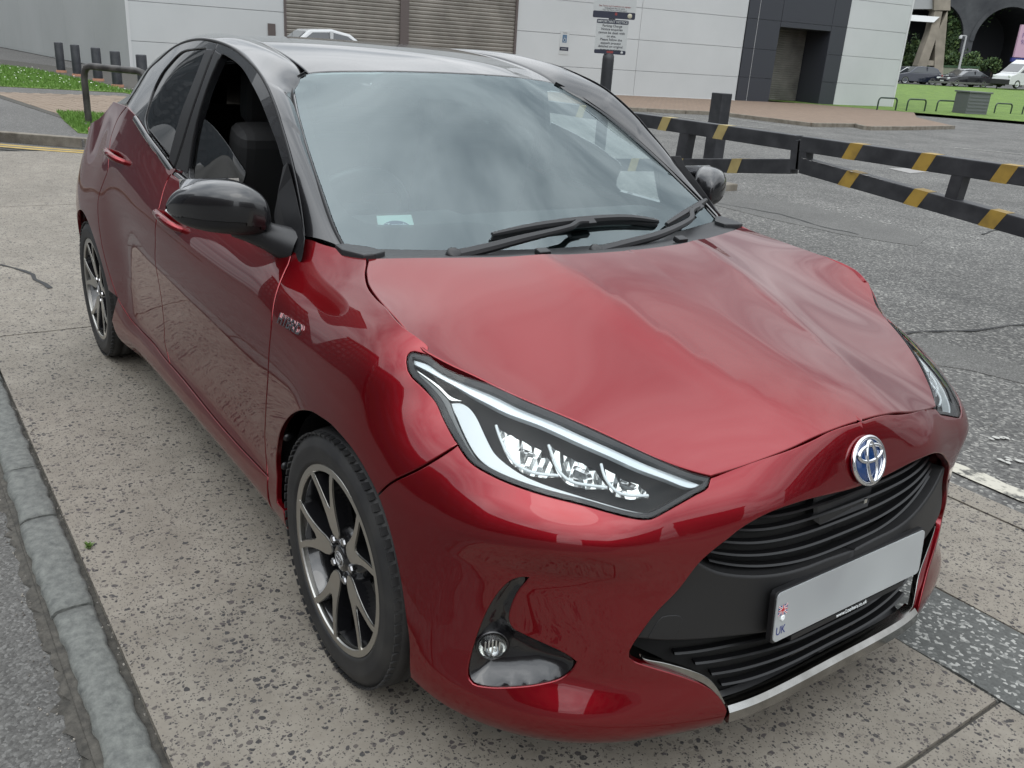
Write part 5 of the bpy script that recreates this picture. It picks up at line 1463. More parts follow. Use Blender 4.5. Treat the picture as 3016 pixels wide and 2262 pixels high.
def aggregate_concrete(name, mortar1, mortar2):
    m = principled(name, mortar1, 0.8)
    n, l, b = nodes_of(m)
    tc = n.new('ShaderNodeTexCoord')
    # slightly warped coordinates so the pebbles are not regular
    nw = n.new('ShaderNodeTexNoise'); nw.inputs['Scale'].default_value = 30; nw.inputs['Detail'].default_value = 2
    l.new(tc.outputs['Object'], nw.inputs['Vector'])
    mw = n.new('ShaderNodeVectorMath'); mw.operation = 'MULTIPLY_ADD'; mw.inputs[1].default_value = (.022, .022, .022)
    l.new(nw.outputs['Color'], mw.inputs[0]); l.new(tc.outputs['Object'], mw.inputs[2])
    nm = n.new('ShaderNodeTexNoise'); nm.inputs['Scale'].default_value = 7; nm.inputs['Detail'].default_value = 8; nm.inputs['Roughness'].default_value = 0.7
    l.new(tc.outputs['Object'], nm.inputs['Vector'])
    rm = n.new('ShaderNodeValToRGB'); rm.color_ramp.elements[0].position = 0.3; rm.color_ramp.elements[0].color = (*mortar1, 1); rm.color_ramp.elements[1].position = 0.7; rm.color_ramp.elements[1].color = (*mortar2, 1)
    l.new(nm.outputs['Fac'], rm.inputs[0])
    big = n.new('ShaderNodeTexNoise'); big.inputs['Scale'].default_value = 1.1; big.inputs['Detail'].default_value = 5
    l.new(tc.outputs['Object'], big.inputs['Vector'])
    col = rm.outputs[0]; heights = []
    for sc, thr, soft, seed, rough in ((62.0, 0.34, 0.05, 0.0, .5), (105.0, 0.30, 0.06, 7.3, .5), (190.0, 0.33, 0.08, 3.1, .5)):
        mp = n.new('ShaderNodeMapping'); mp.inputs['Location'].default_value = (seed, seed * 1.7, 0); l.new(mw.outputs[0], mp.inputs[0])
        v = n.new('ShaderNodeTexVoronoi'); v.inputs['Scale'].default_value = sc; v.inputs['Randomness'].default_value = 1.0
        l.new(mp.outputs[0], v.inputs['Vector'])
        sp = n.new('ShaderNodeSeparateColor'); l.new(v.outputs['Color'], sp.inputs[0])
        # stone size varies per cell, more stones where the surface is worn
        th = n.new('ShaderNodeMapRange'); th.inputs[1].default_value = 0.25; th.inputs[2].default_value = 1.0; th.inputs[3].default_value = 0.0; th.inputs[4].default_value = thr * 1.55
        l.new(sp.outputs[1], th.inputs[0])
        df = n.new('ShaderNodeMath'); df.operation = 'SUBTRACT'; l.new(th.outputs[0], df.inputs[0]); l.new(v.outputs['Distance'], df.inputs[1])
        mk = n.new('ShaderNodeMapRange'); mk.inputs[1].default_value = 0.0; mk.inputs[2].default_value = soft; l.new(df.outputs[0], mk.inputs[0])
        cr = n.new('ShaderNodeValToRGB'); E = cr.color_ramp.elements
        E[0].position = 0; E[0].color = (0.030, 0.027, 0.027, 1); E[1].position = 1; E[1].color = (0.20, 0.178, 0.15, 1)
        for p_, c_ in ((.25, (0.046, 0.043, 0.042)), (.45, (0.066, 0.055, 0.054)), (.62, (0.088, 0.076, 0.067)), (.8, (0.128, 0.112, 0.096))):
            x = E.new(p_); x.color = (*c_, 1)
        l.new(sp.outputs[0], cr.inputs[0])
        mx = n.new('ShaderNodeMixRGB'); l.new(mk.outputs[0], mx.inputs[0]); l.new(col, mx.inputs[1]); l.new(cr.outputs[0], mx.inputs[2])
        col = mx.outputs[0]; heights.append(mk.outputs[0])
    r3 = n.new('ShaderNodeMapRange'); r3.inputs[1].default_value = 0.3; r3.inputs[2].default_value = 0.75; r3.inputs[3].default_value = 0.84; r3.inputs[4].default_value = 1.1
    l.new(big.outputs['Fac'], r3.inputs[0])
    mx = n.new('ShaderNodeMixRGB'); mx.blend_type = 'MULTIPLY'; mx.inputs[0].default_value = 1.0
    l.new(col, mx.inputs[1]); l.new(r3.outputs[0], mx.inputs[2]); l.new(mx.outputs[0], b.inputs['Base Color'])
    a1 = n.new('ShaderNodeMath'); a1.operation = 'ADD'; l.new(heights[0], a1.inputs[0]); l.new(heights[1], a1.inputs[1])
    a2 = n.new('ShaderNodeMath'); a2.operation = 'ADD'; l.new(a1.outputs[0], a2.inputs[0]); l.new(nm.outputs['Fac'], a2.inputs[1])
    bp = n.new('ShaderNodeBump'); bp.inputs['Strength'].default_value = 0.55; bp.inputs['Distance'].default_value = 0.003
    l.new(a2.outputs[0], bp.inputs['Height']); l.new(bp.outputs[0], b.inputs['Normal'])
    return m
M_ROAD = asphalt('road_asphalt', (0.058, 0.056, 0.052), (0.110, 0.107, 0.100), (0.15, 0.147, 0.138), 150, 0.6, (.80, 1.15))
M_PARK = asphalt('car_park_asphalt', (0.050, 0.048, 0.046), (0.122, 0.119, 0.111), (0.238, 0.231, 0.211), 75, 0.7, (.60, 1.15))
M_PATCHA = asphalt('strip_asphalt', (0.063, 0.065, 0.061), (0.089, 0.092, 0.087), (0.304, 0.304, 0.284), 110, 0.4, (.9, 1.05))
M_PATH = asphalt('path_tarmac', (0.060, 0.057, 0.053), (0.095, 0.091, 0.085), (0.17, 0.165, 0.155), 90, 0.3, (.85, 1.1)) if True else asphalt('path_tarmac', (0.066, 0.065, 0.063), (0.109, 0.107, 0.104), (0.198, 0.198, 0.191), 90, 0.3, (.85, 1.1))
M_CONC = aggregate_concrete('exposed_aggregate_concrete', (0.162, 0.142, 0.115), (0.238, 0.215, 0.178))
M_KERB = principled('granite_kerb', (0.20, 0.21, 0.20), 0.8)
_rk = add_noise_color(M_KERB, (0.063, 0.066, 0.063), (0.172, 0.178, 0.162), 38, 9, 0.30, 0.72, rough=0.72)
add_bump(M_KERB, 55, 0.6, 0.006, 8)
M_KERBC = principled('concrete_kerb', (0.172, 0.152, 0.119), 0.85); add_noise_color(M_KERBC, (0.119, 0.102, 0.079), (0.198, 0.178, 0.145), 6, 6)
M_DIRT = principled('dirt', (0.05, 0.046, 0.04), 0.95); add_noise_color(M_DIRT, (0.03, 0.028, 0.024), (0.085, 0.078, 0.066), 40, 8, 0.3, 0.7); add_bump(M_DIRT, 120, 0.6, 0.006, 6)
M_GRASS = principled('grass', (0.066, 0.132, 0.020), 0.9); add_noise_color(M_GRASS, (0.050, 0.099, 0.012), (0.139, 0.224, 0.033), 1.6, 9, 0.3, 0.7, rough=0.7); add_bump(M_GRASS, 25, 0.8, 0.05, 6)
M_BLADE = principled('grass_blade', (0.086, 0.178, 0.023), 0.8)
M_BRICKP = principled('paver_brick', (0.198, 0.145, 0.106), 0.9); add_noise_color(M_BRICKP, (0.145, 0.109, 0.079), (0.238, 0.182, 0.135), 3, 6, 0.3, 0.7)
M_WHITEL = principled('white_road_paint', (0.363, 0.356, 0.330), 0.8)
M_YELL = principled('yellow_road_paint', (0.343, 0.231, 0.040), 0.8); add_noise_color(M_YELL, (0.264, 0.178, 0.040), (0.383, 0.264, 0.059), 9, 6)
def worn(m, base_col, scale=14, lo=.45, hi=.6):
    """worn paint: lets the base colour show through in flakes"""
    n, l, b = nodes_of(m)
    tc = n.new('ShaderNodeTexCoord'); t = n.new('ShaderNodeTexNoise'); t.inputs['Scale'].default_value = scale; t.inputs['Detail'].default_value = 8; t.inputs['Roughness'].default_value = .7
    r = n.new('ShaderNodeMapRange'); r.inputs[1].default_value = lo; r.inputs[2].default_value = hi
    l.new(tc.outputs['Object'], t.inputs['Vector']); l.new(t.outputs['Fac'], r.inputs[0])
    mx = n.new('ShaderNodeMixRGB'); mx.inputs[1].default_value = (*base_col, 1); mx.inputs[2].default_value = b.inputs['Base Color'].default_value
    l.new(r.outputs[0], mx.inputs[0]); l.new(mx.outputs[0], b.inputs['Base Color'])
worn(M_WHITEL, (0.086, 0.083, 0.076), 10, .38, .60)

def slab(name, poly, z, mat, th=0.04, kind='structure', parent=None):
    a = sum(p[0] * q[1] - q[0] * p[1] for p, q in zip(poly, poly[1:] + poly[:1]))
    if a < 0: poly = poly[::-1]
    o = MB().prism([(p[0], p[1]) for p in poly], z - th, z).build(name, mat, parent)
    if kind: o['kind'] = kind
    return o
def gp(px, py, z=0.0):
    p = at(px, py, z=z); return (float(p[0]), float(p[1]))
g_ = mesh_obj('ground', [(-400, -400, -.035), (400, -400, -.035), (400, 400, -.035), (-400, 400, -.035)], [(0, 1, 2, 3)], M_ROAD); g_['kind'] = 'structure'
# concrete crossing in slabs with joints
apron = slab('concrete_apron', [(-10.45, -1.262), (14, -1.262), (14, .508), (-9.6, .508)], -.012, M_DIRT, .02)
for x0, x1 in ((-9.9, -6.45), (-6.44, -3.012), (-3.0, .93), (.942, 4.6), (4.61, 9.0)):
    o = slab('concrete_slab', [(x0, -1.268), (x1, -1.268), (x1, .503), (x0, .503)], 0.0, M_CONC, .03, None, apron)
for x0, x1 in ((-6.2, -1.6), (-1.59, 3.1), (3.11, 9.0)):
    slab('concrete_slab', [(x0, .862), (x1, .842), (x1, 1.462), (x0, 1.462)], 0.0, M_CONC, .03, None, apron)
    slab('concrete_slab', [(x0, 1.474), (x1, 1.474), (x1, 1.578), (x0, 1.60)], 0.001, M_CONC, .03, None, apron)
# patched trench strip with a ragged edge
_st = [(x, .512 + .004 * math.sin(x * 9) + RNG.uniform(-.003, .003)) for x in np.arange(-6.5, 9, .12)] + [(x, .853 - .02 * (x - .6) * .3 + .006 * math.sin(x * 7) + RNG.uniform(-.004, .004)) for x in np.arange(9, -6.5, -.12)]
slab('asphalt_strip', [(float(a), float(b)) for a, b in _st], -.002, M_PATCHA, .03)
cp = slab('car_park_surface', [(-26.5, 1.60), (80, 1.57), (80, 60), (-21.3, 60), (-21.3, 34.6), (-26.0, 5.0)], -.004, M_PARK, .03)
# smoother relaid patches and tarred seams in the car park
slab('relaid_patch', [gp(2110, 560), gp(2300, 590), gp(2560, 640), gp(2730, 700), gp(2700, 725), gp(2480, 690), gp(2250, 640), gp(2090, 600)], .0, M_ROAD, .02)
slab('relaid_patch', [gp(2560, 1010), gp(2700, 990), gp(2900, 1040), gp(3016, 1080), gp(3016, 1130), gp(2860, 1090), gp(2660, 1060)], .0, M_ROAD, .02)
M_TAR = principled('crack_tar', (0.02, 0.02, 0.02), 0.8)
def crack(pts, w=.012, z=.003):
    P = [np.array(gp(*p)) for p in pts]; P = smooth_line(P, .12)
    rg = np.random.default_rng(int(pts[0][0])); L, R = [], []
    for i, p in enumerate(P):
        t = P[min(i + 1, len(P) - 1)] - P[max(i - 1, 0)]; t /= np.linalg.norm(t); n = np.array([-t[1], t[0]])
        ww = w * rg.uniform(.3, 1.1); j = rg.normal(0, .012)
        L.append((*(p + n * (j + ww / 2)), z)); R.append((*(p + n * (j - ww / 2)), z))
    k = len(L)
    o = mesh_obj('surface_crack', L + R, [(i, i + 1, k + i + 1, k + i) for i in range(k - 1)], M_TAR); o['kind'] = 'structure'
crack([(2100, 595), (2180, 610), (2300, 632), (2420, 668), (2530, 690)], .03)
crack([(2640, 985), (2760, 975), (2900, 970), (3016, 955)], .03)
crack([(2890, 690), (2960, 675), (3016, 680)], .03)
crack([(0, 780), (70, 800), (150, 850)], .03, .004)
# kerb stones between road and concrete
kerb = slab('kerb_bed', [(-10.4, -1.400), (14, -1.395), (14, -1.262), (-10.4, -1.262)], -.020, M_DIRT, .014)
_kx = [-9.9, -9.0, -8.15, -7.2, -6.3, -5.4, -4.5, -3.6, -2.72, -2.40, -1.475, -1.10, -.565, .345, 1.26, 2.17, 3.08, 4.0, 4.9, 5.8]
for i, (x0, x1) in enumerate(zip(_kx[:-1], _kx[1:])):
    rg = np.random.default_rng(100 + i)
    n = max(4, int((x1 - x0) / .03)); xs = np.linspace(x0 + .005, x1 - .005, n)
    V = []
    ya, yb = -1.283 + rg.normal(0, .003), -1.387 + rg.normal(0, .004); zt = .004 + rg.normal(0, .0015)
    for x in xs:
        en = min(1.0, min(x - xs[0], xs[-1] - x) / .012 + .25)
        ja, jb = rg.normal(0, .0022), rg.normal(0, .0028)
        prof = [(ya + ja, -.05), (ya + ja, zt - .008), (ya - .009 + ja, zt), (ya - .04, zt + .0015 + rg.normal(0, .0008)), (yb + .03, zt + .001 + rg.normal(0, .0008)), (yb + .014 + jb, zt - .002), (yb + .002 + jb, zt - .012), (yb + jb, -.05)]
        for y, z in prof:
            V.append((x, y, z - .004 * (1 - en)))
    K = 8
    F = [(a * K + b, a * K + b + 1, (a + 1) * K + b + 1, (a + 1) * K + b) for a in range(n - 1) for b in range(K - 1)] + [tuple(range(K)), tuple(range((n - 1) * K, n * K))[::-1]]
    o = mesh_obj('kerb_stone', V, F, M_KERB, kerb, True)
    bm = bmesh.new(); bm.from_mesh(o.data); bmesh.ops.recalc_face_normals(bm, faces=bm.faces); bm.to_mesh(o.data); bm.free()
    o.data.polygons.foreach_set('use_smooth', [True] * (len(F) - 2) + [False] * 2)
# dirt and weeds in the channel
V, F = [], []
xs = np.arange(-3.5, 1.4, .03); rg = np.random.default_rng(3)
for x in xs:
    V += [(x, -1.392 + rg.normal(0, .003), -.024), (x, -1.400 - abs(rg.normal(0, .012)), -.027), (x, -1.41 - abs(rg.normal(.004, .012)), -.0345)]
F = [(i * 3 + j, i * 3 + j + 1, i * 3 + j + 4, i * 3 + j + 3)[::-1] for i in range(len(xs) - 1) for j in range(2)]
o = mesh_obj('channel_dirt', V, F, M_DIRT); o['kind'] = 'stuff'
M_GRIT = principled('grit', (0.198, 0.185, 0.165), 0.9); add_noise_color(M_GRIT, (0.066, 0.059, 0.053), (0.330, 0.304, 0.264), 8, 2, .3, .7)
m = MB(); rg = np.random.default_rng(5)
for k in range(900):
    a = rg.random()
    if a < .45: x, y, z = rg.uniform(-2.2, .6), -1.395 - abs(rg.normal(0, .03)), -.034
    elif a < .62: x, y, z = rg.uniform(-2.2, .6), -1.268 + rg.normal(0, .010), .001
    elif a < .80: x, y, z = rg.uniform(-2.2, .6), rg.uniform(-1.9, -1.42), -.034
    else: x, y, z = rg.uniform(-.4, 3), rg.uniform(1.6, 6), .0
    r = rg.uniform(.0012, .0045) * (1.6 if a > .8 else 1)
    q = rg.normal(size=(3, 3)); q, _ = np.linalg.qr(q)
    P = np.array([(1, 0, 0), (-1, 0, 0), (0, 1, 0), (0, -1, 0), (0, 0, .7), (0, 0, -.7)]) @ q.T * r * rg.uniform(.6, 1.2, 3)
    m.add(P + [x, y, z + r * .4], [(0, 2, 4), (2, 1, 4), (1, 3, 4), (3, 0, 4), (2, 0, 5), (1, 2, 5), (3, 1, 5), (0, 3, 5)])
o = m.build('loose_grit', M_GRIT); o['kind'] = 'stuff'
def weed(x, y, z, n, h, seed, name, label, mat):
    rg = np.random.default_rng(seed); m = MB()
    for k in range(n):
        a, t = rg.uniform(0, 6.28), rg.uniform(.3, 1.2); L = h * rg.uniform(.5, 1.1)
        d = np.array([math.cos(a) * math.sin(t), math.sin(a) * math.sin(t), math.cos(t)]); s = np.array([-math.sin(a), math.cos(a), 0])
        b = np.array([x, y, z]) + rg.normal(0, h * .25, 3) * [1, .3, 0]
        m.add([b, b + d * L * .5 + s * L * .16, b + d * L + [0, 0, -L * .2], b + d * L * .5 - s * L * .16], [(0, 1, 2, 3)])
    o = m.build(name, mat); tag(o, label, 'weed'); return o
M_WEED = principled('weed_leaf', (0.09, 0.16, 0.03), 0.8)
_w = gp(262, 1612); weed(_w[0], _w[1], 0, 40, .022, 21, 'weed_plant', 'tiny green weed growing in the joint beside the kerb stones', M_WEED)
_w = gp(415, 2255, -.03); weed(_w[0], _w[1], -.034, 30, .02, 22, 'weed_plant', 'small weed in the dirty channel at the road side of the kerb', M_WEED)
m = MB(); _tw = [gp(240, 2105, -.03), gp(290, 2140, -.03), gp(320, 2150, -.03), (gp(365, 2140, -.03))]
m.tube([(a, b, -.030) for a, b in _tw], [.0015, .002, .002, .0012], 6); tag(m.build('dead_twig', principled('twig_brown', (0.05, 0.04, 0.035), 0.9)), 'thin dead twig lying on the asphalt by the kerb', 'twig')
_cb = gp(378, 2222, -.03); m = MB(); m.obox((_cb[0], _cb[1], -.029), (.6, .8, 0), (-.8, .6, 0), (0, 0, 1), .014, .006, .005); tag(m.build('cigarette_end', principled('litter_tan', (0.50, 0.36, 0.18), 0.8), bevel=.002), 'tan cigarette end lying in the gutter by the kerb', 'litter')

# ------------------------------------------------------------------ pavement, verge and paving at the far left
ZP = .09
foot = slab('footpath', [(-60, -9), (-13.6, -6), (-11.9, -1.6), (-11.1, -.3), (-10.35, .55), (-9.8, 1.6), (-9.6, 4.6), (-26.2, 4.95), (-60, 3.0)], ZP - .01, M_PATH, .12)
_ke = [(-13.6, -6), (-12.6, -3.6), (-11.9, -1.6), (-11.1, -.3), (-10.35, .55), (-9.8, 1.6), (-9.6, 4.6)]
for a, b in zip(_ke[:-1], _ke[1:]):
    d = np.array(b) - np.array(a); L = np.linalg.norm(d); d /= L; n_ = np.array([d[1], -d[0]])
    nn = max(1, int(L / .9))
    for k in range(nn):
        p, q = np.array(a) + d * (L * k / nn + .005), np.array(a) + d * (L * (k + 1) / nn - .005)
        MB().prism([tuple(p), tuple(q), tuple(q - n_ * .12), tuple(p - n_ * .12)][::-1], -.04, ZP).build('kerb_stone', M_KERBC, foot, 0.012)
for off in (.22, .38):
    P = smooth_line([np.array(p) for p in ((-11.55, -1.2), (-10.98, -.42), (-10.2, .46), (-9.62, 1.5), (-9.4, 4.4))], .3)
    L = [];
    for i, p in enumerate(P):
        t = P[min(i + 1, len(P) - 1)] - P[max(i - 1, 0)]; t /= np.linalg.norm(t); n_ = np.array([t[1], -t[0]])
        L.append((p + n_ * off, p + n_ * (off + .09)))
    k = len(L)
    segs = [(0, 3), (4, 9), (10, k - 1)]
    for a, b in segs:
        V = [(*L[i][0], .004) for i in range(a, b + 1)] + [(*L[i][1], .004) for i in range(a, b + 1)]; w = b - a + 1
        o = mesh_obj('yellow_line', V, [(i, i + 1, w + i + 1, w + i) for i in range(w - 1)], M_YELL); o['kind'] = 'structure'
# paving bricks
pav = slab('brick_paving', [gp(-60, 268, ZP), gp(60, 272, ZP), gp(400, 283, ZP), gp(520, 300, ZP), gp(560, 352, ZP), gp(180, 346, ZP)], ZP - .004, M_DIRT, .02)
_pvp = np.array([gp(-60, 268, ZP), gp(60, 272, ZP), gp(400, 283, ZP), gp(520, 300, ZP), gp(560, 352, ZP), gp(180, 346, ZP)])
_bm = MB().box((-.108, -.052, -.03), (.108, .052, 0)); bo = _bm.build('brick', M_BRICKP, None, 0.004, 1); bme = bo.data; bpy.data.objects.remove(bo)
cand = []
for j, y in enumerate(np.arange(.3, 6.0, .11)):
    for x in np.arange(-22, -13, .226):
        cand.append((x + (j % 2) * .113, y))
cand = np.array(cand); ca, sa = math.cos(.10), math.sin(.10)
cc = np.array([-16, 2.0]); cand = (cand - cc) @ np.array([[ca, sa], [-sa, ca]]) + cc
cand = cand[inside(_pvp, cand) & (edge_dist(_pvp, cand) > .10)]
vis = (cand[:, 1] < 3.4)
cand = cand[np.argsort(~vis * 100 + np.hypot(cand[:, 0] - CAM[0], cand[:, 1] - CAM[1]))]
for x, y in cand[:300]:
    o = bpy.data.objects.new('brick', bme); o.location = (x, y, ZP + RNG.normal(.001, .0015)); o.rotation_euler = (RNG.normal(0, .006), RNG.normal(0, .006), .10); link(o, pav)
m = MB()
for x, y in cand[300:]:
    m.obox((x, y, ZP - .013), (ca, sa, 0), (-sa, ca, 0), (0, 0, 1), .108, .052, .014)
if len(cand) > 300: m.build('distant_bricks', M_BRICKP, pav)['kind'] = 'stuff'
# verge grass
def lawn(name, poly, z, n, h, mat, seed, hmul=1.0):
    P = np.array(poly); lo, hi = P.min(0), P.max(0); rg = np.random.default_rng(seed)
    Q = rg.uniform(lo, hi, (int(n * 2.2), 2)); Q = Q[inside(P, Q)][:n]
    m = MB(); V, F = [], []
    for x, y in Q:
        a = rg.uniform(0, 6.28); hh = h * rg.uniform(.5, 1.2); w = hh * .22
        dx, dy = rg.normal(0, hh * .35, 2)
        i = len(V); V += [(x - w * math.cos(a), y - w * math.sin(a), z), (x + w * math.cos(a), y + w * math.sin(a), z), (x + dx, y + dy, z + hh)]; F.append((i, i + 1, i + 2))
    o = mesh_obj(name, V, F, mat); o['kind'] = 'stuff'; return o
_gv = [gp(-80, 160, ZP), gp(60, 200, ZP), gp(200, 225, ZP), gp(420, 268, ZP), gp(540, 290, ZP), gp(400, 281, ZP), gp(60, 270, ZP), gp(-80, 262, ZP)]
_gv = [(-30.5, .6), (-26.5, 2.35), (-22, 2.85), (-18.6, 3.1), (-14.5, 3.9), (-12.5, 4.2), (-14.0, 3.4), (-18.4, 2.85), (-19.3, .75), (-30, -.4)]
slab('verge_soil', [(-40, -.6), (-27, 3.9), (-26.2, 4.8), (-12, 4.5), (-12.5, 4.2), (-14.0, 3.4), (-18.4, 2.85), (-19.3, .75), (-30, -.5)], ZP - .003, M_DIRT, .02)
slab('verge_lawn', _gv, ZP + .003, M_GRASS, .02)
lawn('verge_grass', _gv, ZP, 16000, .06, M_BLADE, 4)
_g2 = [(-13.9, .85), (-13.3, 1.9), (-11.6, 2.2), (-10.4, 1.3), (-11.0, .62), (-12.5, .72)]
slab('verge_lawn', _g2, ZP + .002, M_GRASS, .02); lawn('verge_grass', _g2, ZP, 5000, .05, M_BLADE, 6)
M_DAISY = principled('daisy_white', (0.75, 0.75, 0.68), 0.8)
m = MB(); rg = np.random.default_rng(8); Q = rg.uniform((-30, -.4), (-14, 3.9), (1500, 2)); Q = Q[inside(np.array(_gv), Q)][:110]
for x, y in Q:
    m.lathe([(0, .0005), (.003, .012), (0, .015)], (x, y, ZP + .065), (rg.normal(0, .2), rg.normal(0, .2), 1), 6)
m.build('daisy_flowers', M_DAISY)['kind'] = 'stuff'
# bollards in front of the building
M_BOLL = principled('bollard_paint', (0.022, 0.024, 0.030), 0.5); add_noise_color(M_BOLL, (0.017, 0.019, 0.024), (0.05, 0.052, 0.058), 5, 7, .45, .75)
M_FOOT = principled('bollard_footing', (0.26, 0.13, 0.08), 0.9)
_bl = [('dark steel bollard in the row beside the white wall, end one', (181, 213)), ('dark steel bollard in the row beside the white wall, second from the end', (229, 224)),
       ('dark steel bollard in the row beside the white wall, middle of five', (290, 238)), ('dark steel bollard with red-brown footing closest to the building corner', (347, 256)), ('dark steel bollard standing in front of the white facade past the corner', (424, 272))]
for lab, px in _bl:
    x, y = gp(px[0], px[1], ZP)
    b = empty('bollard', (x, y, ZP), lab, 'bollard', 'bollards beside the white building')
    m = MB(); m.lathe([(0, .105), (.72, .105), (.735, .10), (.74, .08), (.725, .0005)], (0, 0, 0), (0, 0, 1), 28); m.build('post', M_BOLL, b)
    m = MB(); m.lathe([(-.05, .13), (.05, .128), (.055, .10)], (0, 0, 0), (0, 0, 1), 20); m.build('footing', M_FOOT, b)
# tubular hoop guard on the verge
M_HOOP = principled('hoop_paint', (0.06, 0.058, 0.056), 0.45, .3); add_noise_color(M_HOOP, (0.03, 0.028, 0.026), (0.14, 0.13, 0.12), 4, 7, .4, .75)
hx, hy = gp(262, 364, ZP); h2 = gp(398, 384, ZP)
hb = empty('hoop_guard', (hx, hy, ZP), 'grey bent-tube guard rail standing on the verge behind the red car', 'guard rail')
dx, dy = h2[0] - hx, h2[1] - hy; L = math.hypot(dx, dy); dx, dy = dx / L, dy / L
L = 1.25
pts = [(0, 0, -.02), (0, 0, .59), (.02 * dx, .02 * dy, .68), (.07 * dx, .07 * dy, .74), (.16 * dx, .16 * dy, .76)]
pts += [((L - a) * dx, (L - a) * dy, z) for a, z in ((.16, .76), (.07, .74), (.02, .68), (0, .59), (0, -.02))]
m = MB(); m.tube(pts, .045, 16); m.build('hoop_tube', M_HOOP, hb)
m = MB(); m.lathe([(-.02, .11), (.012, .11), (.014, .04)], (0, 0, 0), (0, 0, 1), 20); m.build('base_plate', M_HOOP, hb)
m = MB(); m.lathe([(-.02, .11), (.012, .11), (.014, .04)], (L * dx, L * dy, 0), (0, 0, 1), 20); m.build('base_plate', M_HOOP, hb)
# ------------------------------------------------------------------ white retail building
A_ = np.array([-26.12, 4.82]); B_ = np.array([-21.33, 34.45]); FE = (B_ - A_) / np.linalg.norm(B_ - A_); FN = np.array([FE[1], -FE[0]])
def fp(t, z, d=0.0):
    q = A_ + FE * t + FN * d; return (q[0], q[1], z)
E2 = np.array([-43.99, 3.66]) - A_; E2 /= np.linalg.norm(E2); N2 = np.array([E2[1], -E2[0]]); N2 = N2 if N2[1] < 0 else -N2
def fp2(t, z, d=0.0):
    q = A_ + E2 * t + N2 * d; return (q[0], q[1], z)
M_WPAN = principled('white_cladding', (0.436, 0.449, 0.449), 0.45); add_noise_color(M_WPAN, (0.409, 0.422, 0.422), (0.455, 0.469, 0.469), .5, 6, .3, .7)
M_SHADEPAN = principled('shade_toned_cladding', (0.310, 0.323, 0.317), 0.45); add_noise_color(M_SHADEPAN, (0.284, 0.297, 0.290), (0.330, 0.343, 0.337), .4, 6, .3, .7)  # white cladding in a darker tone holding the side wall's shade; parapet shares it
M_DPAN = principled('charcoal_cladding', (0.030, 0.033, 0.041), 0.4)
M_JOINT = principled('cladding_joint', (0.33, 0.34, 0.34), 0.6)
M_SKIRT = principled('building_skirting', (0.05, 0.04, 0.035), 0.8)
M_SHUT = principled('shutter_steel', (0.178, 0.165, 0.142), 0.45, .35); add_noise_color(M_SHUT, (0.125, 0.115, 0.099), (0.218, 0.201, 0.175), 1.3, 7, .3, .7)
M_SHUT2 = principled('door_shutter_steel', (0.158, 0.155, 0.139), 0.42, .5); add_noise_color(M_SHUT2, (0.112, 0.109, 0.099), (0.211, 0.205, 0.185), 1.5, 6, .3, .7)
M_BROWN = principled('brown_steel', (0.083, 0.066, 0.061), 0.5)
M_FLASH = principled('white_flashing', (0.495, 0.502, 0.502), 0.4)
BLD = empty('retail_building', (-26.12, 4.82, 0), 'large white clad retail building with steel shutters and charcoal entrance across the car park', 'building')
BLD.location = (0, 0, 0)
def fbox(name, t0, t1, z0, z1, d0, d1, mat, parent, f=fp, bevel=0.0):
    V = [f(t, z, d) for d in (d0, d1) for t, z in ((t0, z0), (t1, z0), (t1, z1), (t0, z1))]
    F = [(0, 3, 2, 1), (4, 5, 6, 7), (0, 1, 5, 4), (1, 2, 6, 5), (2, 3, 7, 6), (3, 0, 4, 7)]
    o = mesh_obj(name, V, F, mat, parent)
    bm = bmesh.new(); bm.from_mesh(o.data); bmesh.ops.recalc_face_normals(bm, faces=bm.faces)
    if bevel: bmesh.ops.bevel(bm, geom=bm.edges[:], offset=bevel, segments=1, affect='EDGES')
    bm.to_mesh(o.data); bm.free(); return o
HB = 7.3
rows = [.10, .95, 1.99, 3.04, 4.08, 5.13, 6.17, 7.2]
fbox('wall_core', 0.05, 22.9, 0, HB, -6.0, -.06, M_JOINT, BLD); fbox('wall_core', 25.9, 29.95, 0, HB, -6.0, -.06, M_JOINT, BLD); fbox('wall_core', 22.9, 25.9, 2.85, HB, -6.0, -.06, M_JOINT, BLD)
fbox('wall_core', 0.3, 30, 0, HB - .1, -14, -6.1, M_JOINT, BLD)
for c0, c1 in ((0.0, 4.32), (11.97, 16.84), (16.84, 21.52), (26.62, 30.0)):
    for z0, z1 in zip(rows[:-1], rows[1:]):
        fbox('wall_panel', c0 + .006, c1 - .006, z0 + .006, z1 - .006, -.055, 0, M_WPAN, BLD, bevel=.004)
for c0, c1 in ((4.32, 11.97),):
    for z0, z1 in ((4.3, 5.13), (5.13, 6.17), (6.17, 7.2)):
        fbox('wall_panel', c0 + .006, c1 - .006, z0 + .006, z1 - .006, -.055, 0, M_WPAN, BLD, bevel=.004)
for c0, c1 in ((21.54, 22.05), (22.06, 23.17), (25.77, 26.60)):
    for z0, z1 in zip(rows[:-1], rows[1:]):
        fbox('wall_panel', c0 + .006, c1 - .006, z0 - .1 * (z0 < .2) + .006, z1 - .006, -.055, .03, M_DPAN, BLD, bevel=.004)
for z0, z1 in ((2.84, 3.04), (3.04, 4.08), (4.08, 5.13), (5.13, 6.17), (6.17, 7.2)):
    fbox('wall_panel', 23.18, 25.76, z0 + .006, z1 - .006, -.055, .03, M_DPAN, BLD, bevel=.004)
fbox('wall_fin', 22.050, 22.058, 0.05, 7.2, -.05, .034, M_FLASH, BLD)
